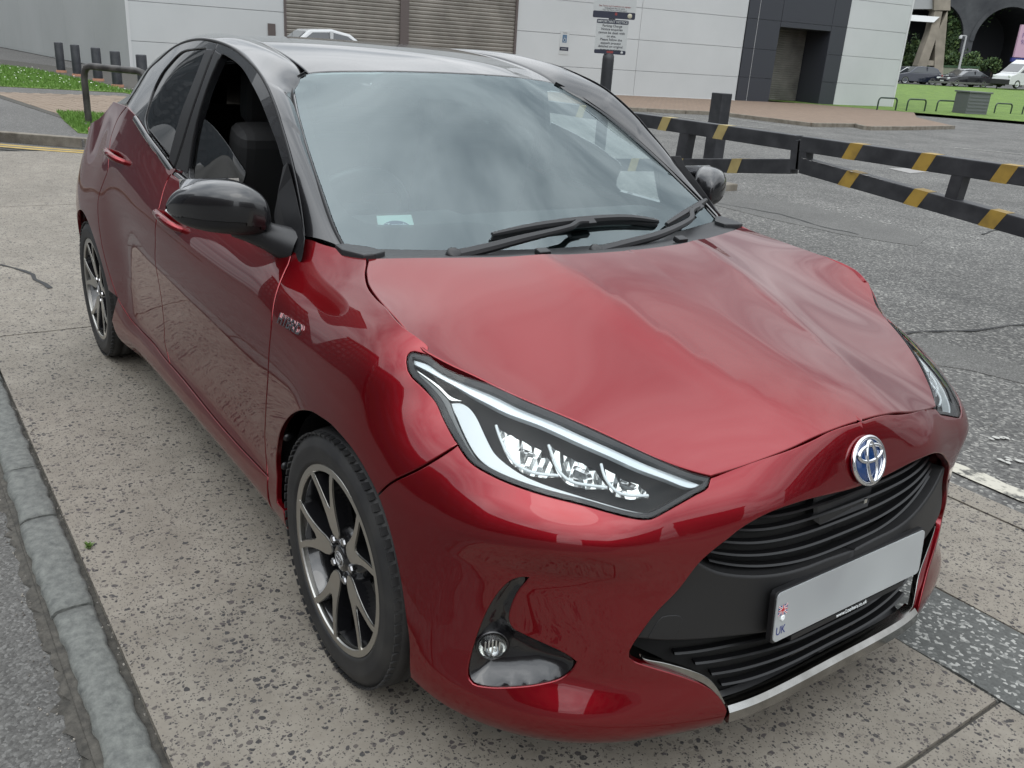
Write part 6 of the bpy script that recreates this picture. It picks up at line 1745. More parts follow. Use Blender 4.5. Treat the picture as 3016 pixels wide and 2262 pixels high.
# recessed entrance
fbox('recess_side', 23.12, 23.17, 0, 2.84, -1.3, .0, M_DPAN, BLD); fbox('recess_side', 25.77, 25.82, 0, 2.84, -1.3, .0, M_DPAN, BLD); fbox('recess_soffit', 23.17, 25.77, 2.84, 2.9, -1.3, .0, M_DPAN, BLD)
fbox('recess_back', 23.17, 25.77, 0, 2.84, -1.4, -1.3, M_DPAN, BLD)
def shutter(name, t0, t1, z0, z1, d, pitch, mat, parent):
    n = int((z1 - z0) / pitch); V, F = [], []
    for k in range(n + 1):
        z = z0 + k * pitch
        for zz, dd in ((z, 0), (z + pitch * .25, .016), (z + pitch * .75, .016)):
            V += [fp(t0, min(zz, z1), d + dd), fp(t1, min(zz, z1), d + dd)]
    r = len(V) // 2
    F = [(2 * i, 2 * i + 1, 2 * i + 3, 2 * i + 2) for i in range(r - 1)]
    o = mesh_obj(name, V, F, mat, parent); o['kind'] = 'stuff'; return o
shutter('roller_curtain', 23.2, 25.74, 0.02, 2.84, -1.27, .085, M_SHUT2, BLD)
shutter('roller_curtain', 4.36, 7.90, 0.05, 4.3, -.03, .115, M_SHUT, BLD); shutter('roller_curtain', 8.18, 11.93, 0.05, 4.3, -.03, .115, M_SHUT, BLD)
fbox('shutter_post', 7.90, 8.18, 0, 4.3, -.05, .06, M_BROWN, BLD); fbox('shutter_jamb', 4.30, 4.37, 0, 4.3, -.05, .03, M_BROWN, BLD); fbox('shutter_jamb', 11.90, 11.98, 0, 4.3, -.05, .03, M_BROWN, BLD)
for t0, t1 in ((-.02, 4.30), (11.98, 21.53), (26.62, 30.0)):
    fbox('base_flashing', t0, t1, .055, .115, -.04, .012, M_FLASH, BLD); fbox('base_gap', t0, t1, -.03, .052, -.05, -.012, M_SKIRT, BLD)
fbox('corner_trim', -.03, .05, .06, HB, -.06, .014, M_FLASH, BLD); fbox('corner_trim', 29.96, 30.04, .06, HB, -.1, .014, M_FLASH, BLD)
fbox('wall_vent', 3.82, 4.04, 1.22, 1.66, -.02, .03, M_BROWN, BLD)
fbox('parapet', -.1, 30.1, HB - .1, HB + .12, -.5, .06, M_SHADEPAN, BLD)
# side wall towards the verge
fbox('side_core', 0.06, 40, 0, HB, -4, -.06, M_JOINT, BLD, fp2)
for k in range(12):
    fbox('wall_panel', k * 3.35 + .006, (k + 1) * 3.35 - .006, .14, HB - .1, -.055, 0, M_SHADEPAN, BLD, fp2, .004)
fbox('base_flashing', 0, 40, .10, .135, -.04, .014, M_SHADEPAN, BLD, fp2); fbox('base_gap', 0, 40, -.05, .095, -.06, -.02, M_SKIRT, BLD, fp2)
# notice on the wall
NS = empty('wall_notice', fp(13.85, 1.5, .003), 'small white disabled-parking notice with blue square on the white wall', 'notice')
def fpl(t, z, d): q = np.array(fp(t, z, d)) - np.array(fp(13.85, 1.5, .003)); return tuple(q)
M_SIGNW = principled('sign_white', (0.409, 0.422, 0.416), 0.4); M_SIGNB = principled('sign_blue', (0.066, 0.125, 0.198), 0.4); M_SIGND = principled('sign_dark', (0.020, 0.023, 0.040), 0.4); M_SIGNR = principled('sign_red', (0.198, 0.033, 0.033), 0.4)
fbox('notice_board', 13.64, 14.00, 1.33, 2.10, .0, .012, M_SIGNW, NS, lambda t, z, d: fpl(t, z, d), .004)
fbox('notice_symbol', 13.73, 13.90, 1.72, 1.97, .012, .0135, M_SIGNB, NS, lambda t, z, d: fpl(t, z, d))
m = MB(); ce = np.array(fpl(13.815, 1.82, .016)); fe3 = np.array([*FE, 0])
m.tube([ce + fe3 * .045 * math.cos(a) + np.array([0, 0, .05 * math.sin(a) - .02]) for a in np.linspace(0, 6.28, 18)[:-1]], .007, 6, closed=True); m.tube([ce + [0, 0, .10], ce + [0, 0, .02], ce + fe3 * .05 + [0, 0, .02]], .008, 6); m.build('wheelchair_mark', M_SIGNW, NS)
fbox('notice_band', 13.65, 13.99, 1.46, 1.58, .012, .0135, M_SIGND, NS, lambda t, z, d: fpl(t, z, d))
text_obj('notice_words', 'DISABLED', .05, M_SIGNW, NS, fpl(13.82, 1.52, .0145), (*FE, 0), (0, 0, 1), .0004); text_obj('notice_words', 'Parking', .05, M_SIGND, NS, fpl(13.82, 2.03, .0145), (*FE, 0), (0, 0, 1), .0004)
# raised brick island and kerb before the entrance
def gz(px, py, z): return gp(px, py, z)
_is = [gz(1790, 312, .1), gz(2016, 324, .1), (gz(2115, 328, .1)), gz(2390, 361, .1), gz(2522, 363, .1), gz(2555, 371, .1), gz(2680, 371, .1), gz(2805, 369, .1), gz(2700, 345, .1), (-20.6, 34.8), (-21.3, 34.5), (-22.6, 26.5), (-24.8, 13), (-26, 5.2), (-24.2, 5.2), (-23.0, 12)]
M_ISL = principled('island_brick', (0.158, 0.109, 0.073), 0.9)
n, l, b = nodes_of(M_ISL); tc = n.new('ShaderNodeTexCoord'); br = n.new('ShaderNodeTexBrick'); br.inputs['Scale'].default_value = 1.0
br.inputs['Brick Width'].default_value = .2; br.inputs['Row Height'].default_value = .1; br.inputs['Mortar Size'].default_value = .006
br.inputs['Color1'].default_value = (0.16, 0.11, 0.077, 1); br.inputs['Color2'].default_value = (0.195, 0.137, 0.097, 1); br.inputs['Mortar'].default_value = (0.10, 0.08, 0.06, 1)
l.new(tc.outputs['Object'], br.inputs['Vector']); l.new(br.outputs[0], b.inputs['Base Color'])
isl = slab('brick_island', _is, .095, M_ISL, .12)
_ik = _is[:8]
for a, b_ in zip(_ik[:-1], _ik[1:]):
    d = np.array(b_) - np.array(a); L = np.linalg.norm(d); d /= L; nn = np.array([d[1], -d[0]]); k = max(1, int(L / .92))
    for j in range(k):
        p, q = np.array(a) + d * (L * j / k + .004), np.array(a) + d * (L * (j + 1) / k - .004)
        MB().prism([tuple(p), tuple(q), tuple(q + nn * .10), tuple(p + nn * .10)], -.02, .098).build('kerb_stone', M_KERBC, isl, 0.01)
# painted bay lines, inspection cover
def line_px(pts, w=.09, z=.004, mat=None):
    P = [np.array(gp(*p)) for p in pts]; L, R = [], []
    for i, p in enumerate(P):
        t = P[min(i + 1, len(P) - 1)] - P[max(i - 1, 0)]; t /= np.linalg.norm(t); nn = np.array([-t[1], t[0]]); L.append((*(p + nn * w / 2), z)); R.append((*(p - nn * w / 2), z))
    k = len(L); o = mesh_obj('bay_line', L + R, [(i, i + 1, k + i + 1, k + i) for i in range(k - 1)], mat or M_WHITEL); o['kind'] = 'structure'
for P in ([(2095, 341), (2330, 375)], [(1850, 322), (2050, 352)], [(2090, 362), (2255, 378)], [(2720, 347), (3016, 377)], [(2800, 373), (2945, 386)], [(2812, 435), (3016, 455)], [(2560, 461), (2780, 492), (3016, 520)], [(2690, 478), (2860, 502), (3016, 528)], [(2860, 500), (3016, 508)], [(2880, 362), (3016, 372)]):
    line_px(P)
_wl = [(x, 1.74 - .03 * (x - .2)) for x in np.arange(-4.5, 6, .1)]
V = [(x, y + .045 + RNG.uniform(-.014, .014), .003) for x, y in _wl] + [(x, y - .045 + RNG.uniform(-.014, .014), .003) for x, y in _wl]; k = len(_wl)
M_WLW = principled('worn_white_line', (0.409, 0.389, 0.330), 0.8); worn(M_WLW, (0.066, 0.065, 0.059), 9, .40, .50)
mesh_obj('edge_line', V, [(i, k + i, k + i + 1, i + 1) for i in range(k - 1)], M_WLW)['kind'] = 'structure'
slab('inspection_cover', [gp(2617, 497), gp(2690, 495), gp(2748, 506), gp(2680, 511)], .006, principled('cover_steel', (0.26, 0.25, 0.24), .6, .3), .02)
m = MB(); rg = np.random.default_rng(12)
for px, py, n_ in ((2450, 620, 8), (2530, 640, 14), (2600, 655, 16), (2690, 668, 10), (2340, 670, 5), (2880, 705, 12), (2800, 728, 5), (2180, 535, 4), (2960, 1355, 6), (2950, 1295, 5)):
    for _ in range(n_):
        x, y = gp(px + rg.normal(0, 22), py + rg.normal(0, 5)); r = rg.uniform(.004, .022)
        a = rg.uniform(0, 6.28); m.add([(x + r * rg.uniform(.5, 1.3) * math.cos(a + t), y + r * rg.uniform(.3, 1) * math.sin(a + t), .004) for t in (0, 1.2, 2.4, 3.6, 4.9)], [(0, 1, 2, 3, 4)])
m.build('paint_flakes', principled('paint_flake', (0.363, 0.356, 0.330), .8))['kind'] = 'stuff'

# ------------------------------------------------------------------ striped barrier gates
M_BAR = principled('barrier_paint', (0.020, 0.021, 0.024), 0.45); add_noise_color(M_BAR, (0.015, 0.016, 0.019), (0.045, 0.046, 0.05), 6, 8, .42, .8)
M_BYEL = principled('barrier_yellow', (0.277, 0.172, 0.026), 0.55); add_noise_color(M_BYEL, (0.198, 0.125, 0.023), (0.310, 0.198, 0.033), 9, 6, .3, .6)
M_BYEL2 = principled('barrier_pale_yellow', (0.290, 0.224, 0.086), 0.55); add_noise_color(M_BYEL2, (0.238, 0.185, 0.073), (0.310, 0.244, 0.099), 9, 6, .3, .6)
YB = 4.2
def bp(px, py): return at(px, py, y=YB)
def rail(name, a, b, hw, parent, mat=None):
    MB().bar(a, b, .10, hw).build(name, mat or M_BAR, parent, 0.006)
def stripe(a, b, s0, w, sl, hw, parent, mat):
    """raised paint band across a rail at distance s0 from a"""
    a, b = np.array(a), np.array(b); d = (b - a) / np.linalg.norm(b - a); s = np.cross(d, [0, 0, 1]); s /= np.linalg.norm(s); u = np.cross(s, d)
    m = MB(); h = hw / 2 + .0015; t = .0515
    def P(q, v, o): return a + d * q + u * v + s * o
    front = [P(s0 - sl / 2, -h, t), P(s0 + w - sl / 2, -h, t), P(s0 + w + sl / 2, h, t), P(s0 + sl / 2, h, t)]
    back = [P(s0 - sl / 2, -h, -t), P(s0 + w - sl / 2, -h, -t), P(s0 + w + sl / 2, h, -t), P(s0 + sl / 2, h, -t)]
    m.add(front + back, [(0, 1, 2, 3), (7, 6, 5, 4), (0, 4, 5, 1), (1, 5, 6, 2), (2, 6, 7, 3), (3, 7, 4, 0)])
    o = m.build('yellow_stripe', mat, parent)
    bm = bmesh.new(); bm.from_mesh(o.data); bmesh.ops.recalc_face_normals(bm, faces=bm.faces); bm.to_mesh(o.data); bm.free()
def gate(name, label, T, Bt, stripes_t, stripes_b, uprights, mat, sl, parent_x):
    G = empty(name, (0, 0, 0), label, 'barrier')
    (ta, tb), (ba, bb) = T, Bt
    rail('top_rail', ta, tb, .112, G); rail('lower_rail', ba, bb, .112, G)
    for q in stripes_t: stripe(ta, tb, q, .105, sl, .112, G, mat)
    for q in stripes_b: stripe(ba, bb, q, .105, sl, .112, G, mat)
    for a, b, w in uprights:
        MB().bar(a, b, .096, w, up=(1, 0, 0)).build('upright', M_BAR, G, 0.005)
    return G
# rails: centre lines through photo pixels on the plane of the barrier
TR0, TR1 = bp(2368, 425), bp(3016, 517); TR0[2] = TR1[2] = (TR0[2] + TR1[2]) / 2
ex = (TR1 - TR0) / np.linalg.norm(TR1 - TR0); TR1 = TR0 + ex * 3.1
BR0, BR1 = bp(2368, 487), bp(3016, 668); e2 = (BR1 - BR0) / np.linalg.norm(BR1 - BR0); BR1 = BR0 + e2 * 3.2
def along(a, b, px, py):
    q = bp(px, py); d = (b - a) / np.linalg.norm(b - a); return float((q - a) @ d)
gate('barrier_gate', 'black tapered steel barrier gate with bright yellow stripes and a chipped lower rail', (TR0, TR1), (BR0, BR1),
     [along(TR0, TR1, 2505, 438), along(TR0, TR1, 2715, 460), along(TR0, TR1, 2950, 485), along(TR0, TR1, 2950, 485) + .55, along(TR0, TR1, 2950, 485) + 1.1], [along(BR0, BR1, 2490, 535), along(BR0, BR1, 2685, 590), along(BR0, BR1, 2905, 655), along(BR0, BR1, 2905, 655) + .55],
     [(bp(2376, 412), bp(2366, 500), .085), (bp(2838, 495), bp(2805, 600), .085)], M_BYEL, .05, 0)
TL0, TL1 = bp(2352, 422), bp(1815, 352); TL0[2] = TL1[2] = TR0[2]; exl = (TL1 - TL0) / np.linalg.norm(TL1 - TL0); TL1 = TL0 + exl * 3.4
BL0, BL1 = bp(2340, 490), bp(1960, 486); e3 = (BL1 - BL0) / np.linalg.norm(BL1 - BL0); BL1 = BL0 + e3 * 3.2
gate('barrier_gate', 'black tapered steel barrier gate with faded pale stripes beside the square catch post', (TL0, TL1), (BL0, BL1),
     [along(TL0, TL1, 2148, 391), along(TL0, TL1, 1981, 365), along(TL0, TL1, 1834, 345), along(TL0, TL1, 1834, 345) + .5], [along(BL0, BL1, 2190, 488), along(BL0, BL1, 2018, 485), along(BL0, BL1, 2018, 485) + .55],
     [(bp(2356, 412), bp(2349, 500), .085), (bp(2027, 390), bp(2010, 480), .11)], M_BYEL2, -.05, 0)
m = MB(); rg = np.random.default_rng(31)
M_RUST = principled('bare_primer', (0.42, 0.40, 0.38), .7)
GT = [o for o in bpy.data.objects if o.name.startswith('barrier_gate')]
for k in range(60):
    q = BR0 + e2 * abs(rg.normal(0, .28) + .25) + np.array([0, -.049 + rg.normal(0, .008), .057]); r = rg.uniform(.003, .012)
    m.add([q + np.array([r * 1.8 * math.cos(t) * rg.uniform(.5, 1.2), r * .6 * math.sin(t), .0006 + abs(math.cos(t)) * .0]) + e2 * 0 for t in (0, 1.3, 2.5, 3.8, 5)], [(0, 1, 2, 3, 4)])
o = m.build('paint_chips', M_RUST, GT[0]); o['kind'] = 'stuff'
cpx, cpy = gp(2088, 552)
CPO = empty('catch_post', (cpx, cpy, 0), 'square black steel post on a concrete footing behind the faded barrier gate', 'post')
MB().box((-.085, -.085, 0), (.085, .085, 1.10)).build('post_shaft', M_BAR, CPO, 0.008)
MB().box((-.26, -.22, -.03), (.26, .22, .075)).build('concrete_footing', M_KERBC, CPO, 0.015)

# ------------------------------------------------------------------ parking sign post
SPD = 9.4
sp0 = atd(1790, 190, SPD)
SIGN = empty('parking_sign_post', (sp0[0], sp0[1], 0), 'black sign post with an IMPORTANT NOTICE parking board below a larger board', 'sign')
_ya = math.atan2(CAM[1] - sp0[1], CAM[0] - sp0[0]); sn = np.array([math.cos(_ya + .10), math.sin(_ya + .10), 0]); sr = np.array([-sn[1], sn[0], 0])
k_ = SPD / FPX
def zz(py): return float(atd(1790, py, SPD)[2])
m = MB(); m.lathe([(0, .062), (zz(175), .062), (zz(165) , .060), (zz(150), .036), (3.4, .036), (3.42, .0005)], (0, 0, 0), (0, 0, 1), 24); m.build('post', M_BAR, SIGN)
def board(name, cx, z0, z1, hw, parent):
    B = empty(name); B.parent = parent
    o0 = sn * .045 + sr * cx
    def fr(u, v, w): return tuple(o0 + sr * u + np.array([0, 0, v]) + sn * w)
    zc, hh = (z0 + z1) / 2, (z1 - z0) / 2
    MB().prism([(u, v + zc) for u, v in rrect(hw, hh, .015)], -.004, 0, fr).build('board', M_SIGNW, B)
    return B, fr, zc, hh
B1, fr, zc, hh = board('notice_board', .005, zz(159), zz(59), .168, SIGN)
TXT = principled('sign_black_text', (0.03, 0.03, 0.04), .5)
MB().prism([(u, v + zc + hh - .021) for u, v in rrect(.166, .020, .012)], .0005, .001, fr).build('header_band', M_SIGND, B1)
MB().prism([(u, v + zc - hh + .021) for u, v in rrect(.166, .020, .012)], .0005, .001, fr).build('footer_band', M_SIGND, B1)
text_obj('header_words', 'IMPORTANT NOTICE', .033, M_SIGNW, B1, fr(0, zc + hh - .022, .0016), sr, (0, 0, 1), .0003, bold=.0004)
for i, s in enumerate(('Parking Charge', 'Notice enquiries', 'cannot be dealt with', 'on site.', 'Please follow the', 'appeals process', 'detailed on original', 'correspondence')):
    text_obj('notice_words', s, .0335, TXT, B1, fr(0, zc + hh - .062 - i * .0335, .0014), sr, (0, 0, 1), .0003, bold=.0003)
MB().prism([(u - .0, v + zc - hh + .021) for u, v in rrect(.035, .011, .004)], .0012, .0016, fr).build('footer_logo', M_SIGNR, B1)
m = MB(); m.lathe([(0, .0135), (.001, .0130), (.001, .0003)], fr(.125, zc - hh + .021, .001), sn, 16); m.build('footer_seal', M_SIGNW, B1)
B2, fr2, zc2, hh2 = board('notice_board', .012, zz(56), zz(56) + .62, .222, SIGN)
MB().prism([(u, v + zc2 - hh2 + .034) for u, v in rrect(.220, .033, .013)], .0005, .001, fr2).build('footer_band', M_SIGND, B2)
for i, s in enumerate(('See Terms and Conditions on signage', 'throughout the car park', 'This Car Park is Private Land')):
    text_obj('notice_words', s, .0215, M_SIGNR if i < 1 else TXT, B2, fr2(0, zc2 - hh2 + .118 - i * .0195, .0014), sr, (0, 0, 1), .0003)
text_obj('notice_title', 'LANUSA', .085, TXT, B2, fr2(.05, zc2 - hh2 + .235, .0014), sr, (0, 0, 1), .0003, bold=.001)
MB().prism([(u + .02, v + zc2 - hh2 + .046) for u, v in rrect(.012, .014, .004)], .0012, .0016, fr2).build('footer_logo', M_SIGNR, B2)
m = MB(); m.lathe([(0, .024), (.001, .023), (.001, .0003)], fr2(.165, zc2 - hh2 + .034, .001), sn, 20); m.build('footer_seal', principled('seal_gold', (.42, .40, .30), .5), B2)
# ================================================================== beyond the car park, to the right
def ad(px, py, d): return atd(px, py, d)
HR = _r0                                   # horizontal, to the right of the view
HF = np.array([math.cos(YAW), math.sin(YAW), 0.0])
# grass bank rising to the far road
def bank_pt(u, v):
    """u along the kerb (px), v 0 near .. 1 far"""
    near_ = np.array([*gp(u, 326 + (u - 2630) * .083, .10), .10])
    far_ = ad(u + 12, 246.5 + (u - 2630) * .045, 82.0)
    s = v * v * .35 + v * .65
    p = near_ + (far_ - near_) * v; p[2] = .10 + (far_[2] - .10) * s
    return p
us = np.concatenate([[2000, 2250], np.linspace(2500, 3300, 17), [3600, 4000]]); vs = np.linspace(0, 1, 15)
V = [bank_pt(u, v) for u in us for v in vs]; K = len(vs)
o = mesh_obj('grass_bank', V, [(i * K + j, i * K + j + 1, (i + 1) * K + j + 1, (i + 1) * K + j) for i in range(len(us) - 1) for j in range(K - 1)], M_GRASS, None, True); o['kind'] = 'structure'
bm = bmesh.new(); bm.from_mesh(o.data); bmesh.ops.recalc_face_normals(bm, faces=bm.faces)
if sum(f.normal.z for f in bm.faces) < 0: bmesh.ops.reverse_faces(bm, faces=bm.faces)
bm.to_mesh(o.data); bm.free()
M_FAIR = principled('far_road', (0.077, 0.077, 0.073), .85)
Fl, Fr = bank_pt(2000, 1), bank_pt(4000, 1)
d_ = np.array([HF[0], HF[1], 0])
o = mesh_obj('far_road', [Fl + [0, 0, .02], Fr + [0, 0, .02], Fr + d_ * 22 + [0, 0, .05], Fl + d_ * 22 + [0, 0, .05]], [(0, 1, 2, 3)], M_FAIR); o['kind'] = 'structure'
# kerb of the bank
gk = slab('bank_kerb', [gp(2560, 322), gp(2800, 341), gp(3016, 362), gp(3300, 388), gp(3300, 380), gp(3016, 356), gp(2800, 335), gp(2560, 318)], .10, M_KERBC, .14)
# low hoops along the bank
M_GHOOP = principled('dark_green_hoop', (0.012, 0.03, 0.018), .45)
for i, (x0, x1, yb) in enumerate(((2583, 2637, 322.5), (2669, 2722, 326), (2756, 2807, 329), (2843, 2892, 333), (2927, 2975, 336), (3009, 3056, 340))):
    a, b = np.array([*gp(x0, yb, .11), .11]), np.array([*gp(x1, yb + 2, .11), .11])
    H = empty('hoop_rail', tuple(a), ['dark green hoop rail half hidden by the end of the white building', 'dark green hoop rail standing on the grass next to the building end', 'dark green hoop rail on the grass next to the grey cabinet, building side', 'dark green hoop rail mostly hidden behind the grey cabinet', 'dark green hoop rail on the grass just past the grey cabinet', 'dark green hoop rail second along the grass past the grey cabinet'][i], 'hoop rail', 'hoop rails along the grass bank')
    d = b - a; L = np.linalg.norm(d); d /= L; h = .44; r = .13
    pts = [(0, 0, -.05), (0, 0, h - r)] + [tuple(d * (r - r * math.cos(t)) + np.array([0, 0, h - r + r * math.sin(t)])) for t in np.linspace(.3, 1.57, 4)]
    pts += [tuple(d * (L - r + r * math.cos(t)) + np.array([0, 0, h - r + r * math.sin(t)])) for t in np.linspace(1.57, .3, 4)] + [tuple(d * L + [0, 0, h - r]), tuple(d * L + [0, 0, -.05])]
    m = MB(); m.tube(pts, .03, 8); m.build('hoop_tube', M_GHOOP, H)
# grey steel cabinet with lid
M_CAB = principled('cabinet_grey', (0.112, 0.119, 0.122), .5, .2)
cb = np.array([*gp(2852, 342, .02), 0.0])
C_ = empty('steel_cabinet', tuple(cb), 'grey ribbed steel storage cabinet with sloping lid at the foot of the grass', 'cabinet')
ux = np.array([.28, .96, 0]); uy = np.array([.96, -.28, 0])
MB().obox((0, 0, .46), ux, uy, (0, 0, 1), .55, .36, .46).build('cabinet_body', M_CAB, C_, .015)
for k in range(6): MB().obox(np.array([0, 0, .12 + k * .13]) + uy * .36, ux, uy, (0, 0, 1), .52, .014, .030).build('cabinet_rib', M_CAB, C_, .006)
MB().obox((0, 0, .955), ux, uy, (0, 0, 1), .60, .41, .03).build('cabinet_lid', M_CAB, C_, .01)
# gravel strip beside it
slab('gravel_strip', [gp(2885, 346), gp(3016, 357), gp(3300, 384), gp(3300, 376), gp(3016, 349), gp(2900, 340)], .112, M_KERBC, .05)

# ------------------------------------------------------------------ vehicles on the far road
M_GLS = principled('far_car_glass', (0.02, 0.024, 0.028), .05, Coat_Weight=1.0)
M_TYR = principled('far_tyre', (0.015, 0.015, 0.016), .7); M_ALY = principled('far_alloy', (0.45, 0.46, 0.47), .3, .8)
M_LMP = principled('far_lamp', (0.70, 0.72, 0.72), .15); M_RLP = principled('far_tail_lamp', (0.35, 0.02, 0.02), .25)
def far_car(label, pos, ang, paint, prof, roofp, L, Wd, wheels, r, tail=True, cat='car', name='parked_car', group='vehicles on the far road'):
    """prof: lower body outline (x from nose, z); roofp: cabin outline; nose at +x in local frame"""
    R = empty(name, pos, label, cat, group, ang)
    def shell(nm, pts, hw0, hw1, mat, bevel=.05):
        V = []
        for s in (-1, 1):
            V += [(L / 2 - x, s * (hw0 + (hw1 - hw0) * ((z - pts_lo) / max(pts_hi - pts_lo, .01))), z) for x, z in pts]
        n = len(pts)
        m = MB().add(V, [tuple(range(n)), tuple(range(n, 2 * n))[::-1]] + [(i, i + n, (i + 1) % n + n, (i + 1) % n) for i in range(n)])
        o = m.build(nm, mat, R, bevel, 2)
        bm = bmesh.new(); bm.from_mesh(o.data); bmesh.ops.recalc_face_normals(bm, faces=bm.faces); bm.to_mesh(o.data); bm.free(); return o
    pts_lo, pts_hi = min(p[1] for p in prof), max(p[1] for p in prof); shell('body', prof, Wd / 2, Wd / 2 - .04, paint)
    pts_lo, pts_hi = min(p[1] for p in roofp), max(p[1] for p in roofp); shell('cabin', roofp, Wd / 2 - .05, Wd / 2 - .22, paint)
    # glass: slightly proud dark panes on sides, front and rear
    cx = np.mean([p[0] for p in roofp]); 
    q = [(cx + (x - cx) * .86, pts_lo + (z - pts_lo) * .80 + .05) for x, z in roofp]
    for s in (-1, 1):
        V = [(L / 2 - x, s * (Wd / 2 - .05 - .17 * ((z - pts_lo) / (pts_hi - pts_lo)) + .012), z) for x, z in q]
        F = [tuple(range(len(V)))] if s > 0 else [tuple(range(len(V)))[::-1]]
        mesh_obj('side_window', V, F, M_GLS, R)
        xm = L / 2 - cx
        MB().box((xm - .04, s * (Wd / 2 - .14) - .045, pts_lo), (xm + .04, s * (Wd / 2 - .14) + .045, pts_hi - .06)).build('door_pillar', paint, R)
    a, b = roofp[0], roofp[1]
    for (a, b), nm in (((roofp[0], roofp[1]), 'windscreen'), ((roofp[-1], roofp[-2]), 'rear_window')):
        w0, w1 = Wd / 2 - .12, Wd / 2 - .26
        sgx = 1 if nm == 'windscreen' else -1
        P0 = np.array([L / 2 - (a[0] + (b[0] - a[0]) * .12), 0, a[1] + (b[1] - a[1]) * .12 + .012]); P1 = np.array([L / 2 - (a[0] + (b[0] - a[0]) * .9), 0, a[1] + (b[1] - a[1]) * .9 + .012])
        P0[0] += sgx * .012; P1[0] += sgx * .012
        mesh_obj(nm, [P0 + [0, -w0, 0], P0 + [0, w0, 0], P1 + [0, w1, 0], P1 + [0, -w1, 0]], [(0, 1, 2, 3)], M_GLS, R)
    for x in wheels:
        for s in (-1, 1):
            W_ = empty('wheel', (L / 2 - x, s * (Wd / 2 - .10), r)); W_.parent = R
            m = MB(); m.lathe([(-.1, r * .6), (-.1, r * .95), (-.07, r), (.07, r), (.105, r * .93), (.10, r * .68)], (0, 0, 0), (0, s, 0), 24); m.build('tyre', M_TYR, W_)
            m = MB(); m.lathe([(.10, r * .69), (.095, r * .6), (.06, r * .55), (.085, r * .2), (.09, .001)], (0, 0, 0), (0, s, 0), 10, smooth=False); m.build('rim', M_ALY, W_)
    hz = prof[2][1] if len(prof) > 2 else .7
    for s in (-1, 1):
        MB().obox((L / 2 - .12, s * (Wd / 2 - .22), hz - .02), (.9, -s * .35, 0), (s * .35, .9, 0), (0, 0, 1), .10, .17, .06).build('headlight', M_LMP, R, .03)
        MB().obox((-L / 2 + .06, s * (Wd / 2 - .16), .92), (1, 0, 0), (0, 1, 0), (0, 0, 1), .06, .13, .08).build('tail_light', M_RLP, R, .02)
    MB().box((L / 2 - .03, -.26, .38), (L / 2 + .02, .26, .49)).build('number_plate', M_SIGNW, R)
    MB().box((L / 2 - .06, -.5, .52), (L / 2 + .005, .5, .66)).build('grille', M_TYR, R)
    return R
M_PBLK = principled('far_paint_black', (0.012, 0.012, 0.016), .2, .3, Coat_Weight=1.0); M_PNVY = principled('far_paint_navy', (0.012, 0.016, 0.03), .2, .3, Coat_Weight=1.0)
M_PSIL = principled('far_paint_silver', (0.294, 0.301, 0.308), .25, .6, Coat_Weight=1.0); M_PWHT = principled('far_paint_white', (0.476, 0.483, 0.483), .3, 0, Coat_Weight=.6)
LEFTA = math.atan2(-HR[1], -HR[0])         # heading of something facing left in view
D0 = 84.0
def far_pos(px, py, d): 
    p = ad(px, py, d); return (p[0], p[1], p[2])
P_SUV = [(0.02, .28), (0.0, .62), (.12, .86), (.95, 1.02), (1.25, 1.06), (3.9, 1.08), (4.35, 1.0), (4.42, .62), (4.38, .28)]
R_SUV = [(1.10, 1.03), (1.85, 1.60), (2.4, 1.67), (3.5, 1.64), (3.95, 1.50), (4.32, 1.06)]
far_car('dark suv with red tail light on the far road beside the white building', far_pos(2690, 249, D0), LEFTA + .10, M_PNVY, P_SUV, R_SUV, 4.45, 1.86, (.86, 3.55), .36)
P_SAL = [(0.02, .24), (0.0, .52), (.12, .70), (1.1, .90), (1.3, .94), (4.0, .97), (4.72, .94), (4.80, .55), (4.75, .24)]
R_SAL = [(1.25, .92), (2.05, 1.38), (2.6, 1.45), (3.3, 1.42), (4.25, .98)]
far_car('black saloon with alloy wheels in the queue on the far road beyond the grass', far_pos(2838, 256, D0 - 2), LEFTA + .22, M_PBLK, P_SAL, R_SAL, 4.8, 1.84, (.9, 3.75), .33)
P_HAT = [(0.02, .26), (0.0, .60), (.12, .80), (1.0, .96), (1.25, 1.0), (3.7, 1.04), (4.15, .98), (4.25, .6), (4.2, .26)]
R_HAT = [(1.15, .98), (1.9, 1.48), (2.4, 1.55), (3.3, 1.52), (4.1, 1.02)]
far_car('silver hatchback on the far road, half hidden behind the black saloon', far_pos(2826, 250, D0 + 4), LEFTA + .2, M_PSIL, P_HAT, R_HAT, 4.3, 1.8, (.85, 3.4), .33)
far_car('silver hatchback on the far road mostly hidden behind the dark suv', far_pos(2660, 243, D0 + 4), LEFTA + .1, M_PSIL, P_HAT, R_HAT, 4.3, 1.8, (.85, 3.4), .33)
P_VAN = [(0.03, .30), (0.0, .70), (.10, 1.02), (.85, 1.28), (1.05, 1.32), (5.6, 1.34), (5.7, .8), (5.65, .30)]
R_VAN = [(.75, 1.26), (1.75, 2.15), (2.15, 2.42), (5.55, 2.46), (5.68, 1.34)]
vanp = far_pos(3010, 262, D0 - 4)
VAN = far_car('white high-roofed van with black bumper under the pink billboard', vanp, LEFTA + .38, M_PWHT, P_VAN, R_VAN, 5.7, 2.0, (1.0, 4.6), .36, cat='van', name='white_van')
MB().box((2.72, -.98, .28), (2.90, .98, .72)).build('front_bumper', M_TYR, VAN, .04)
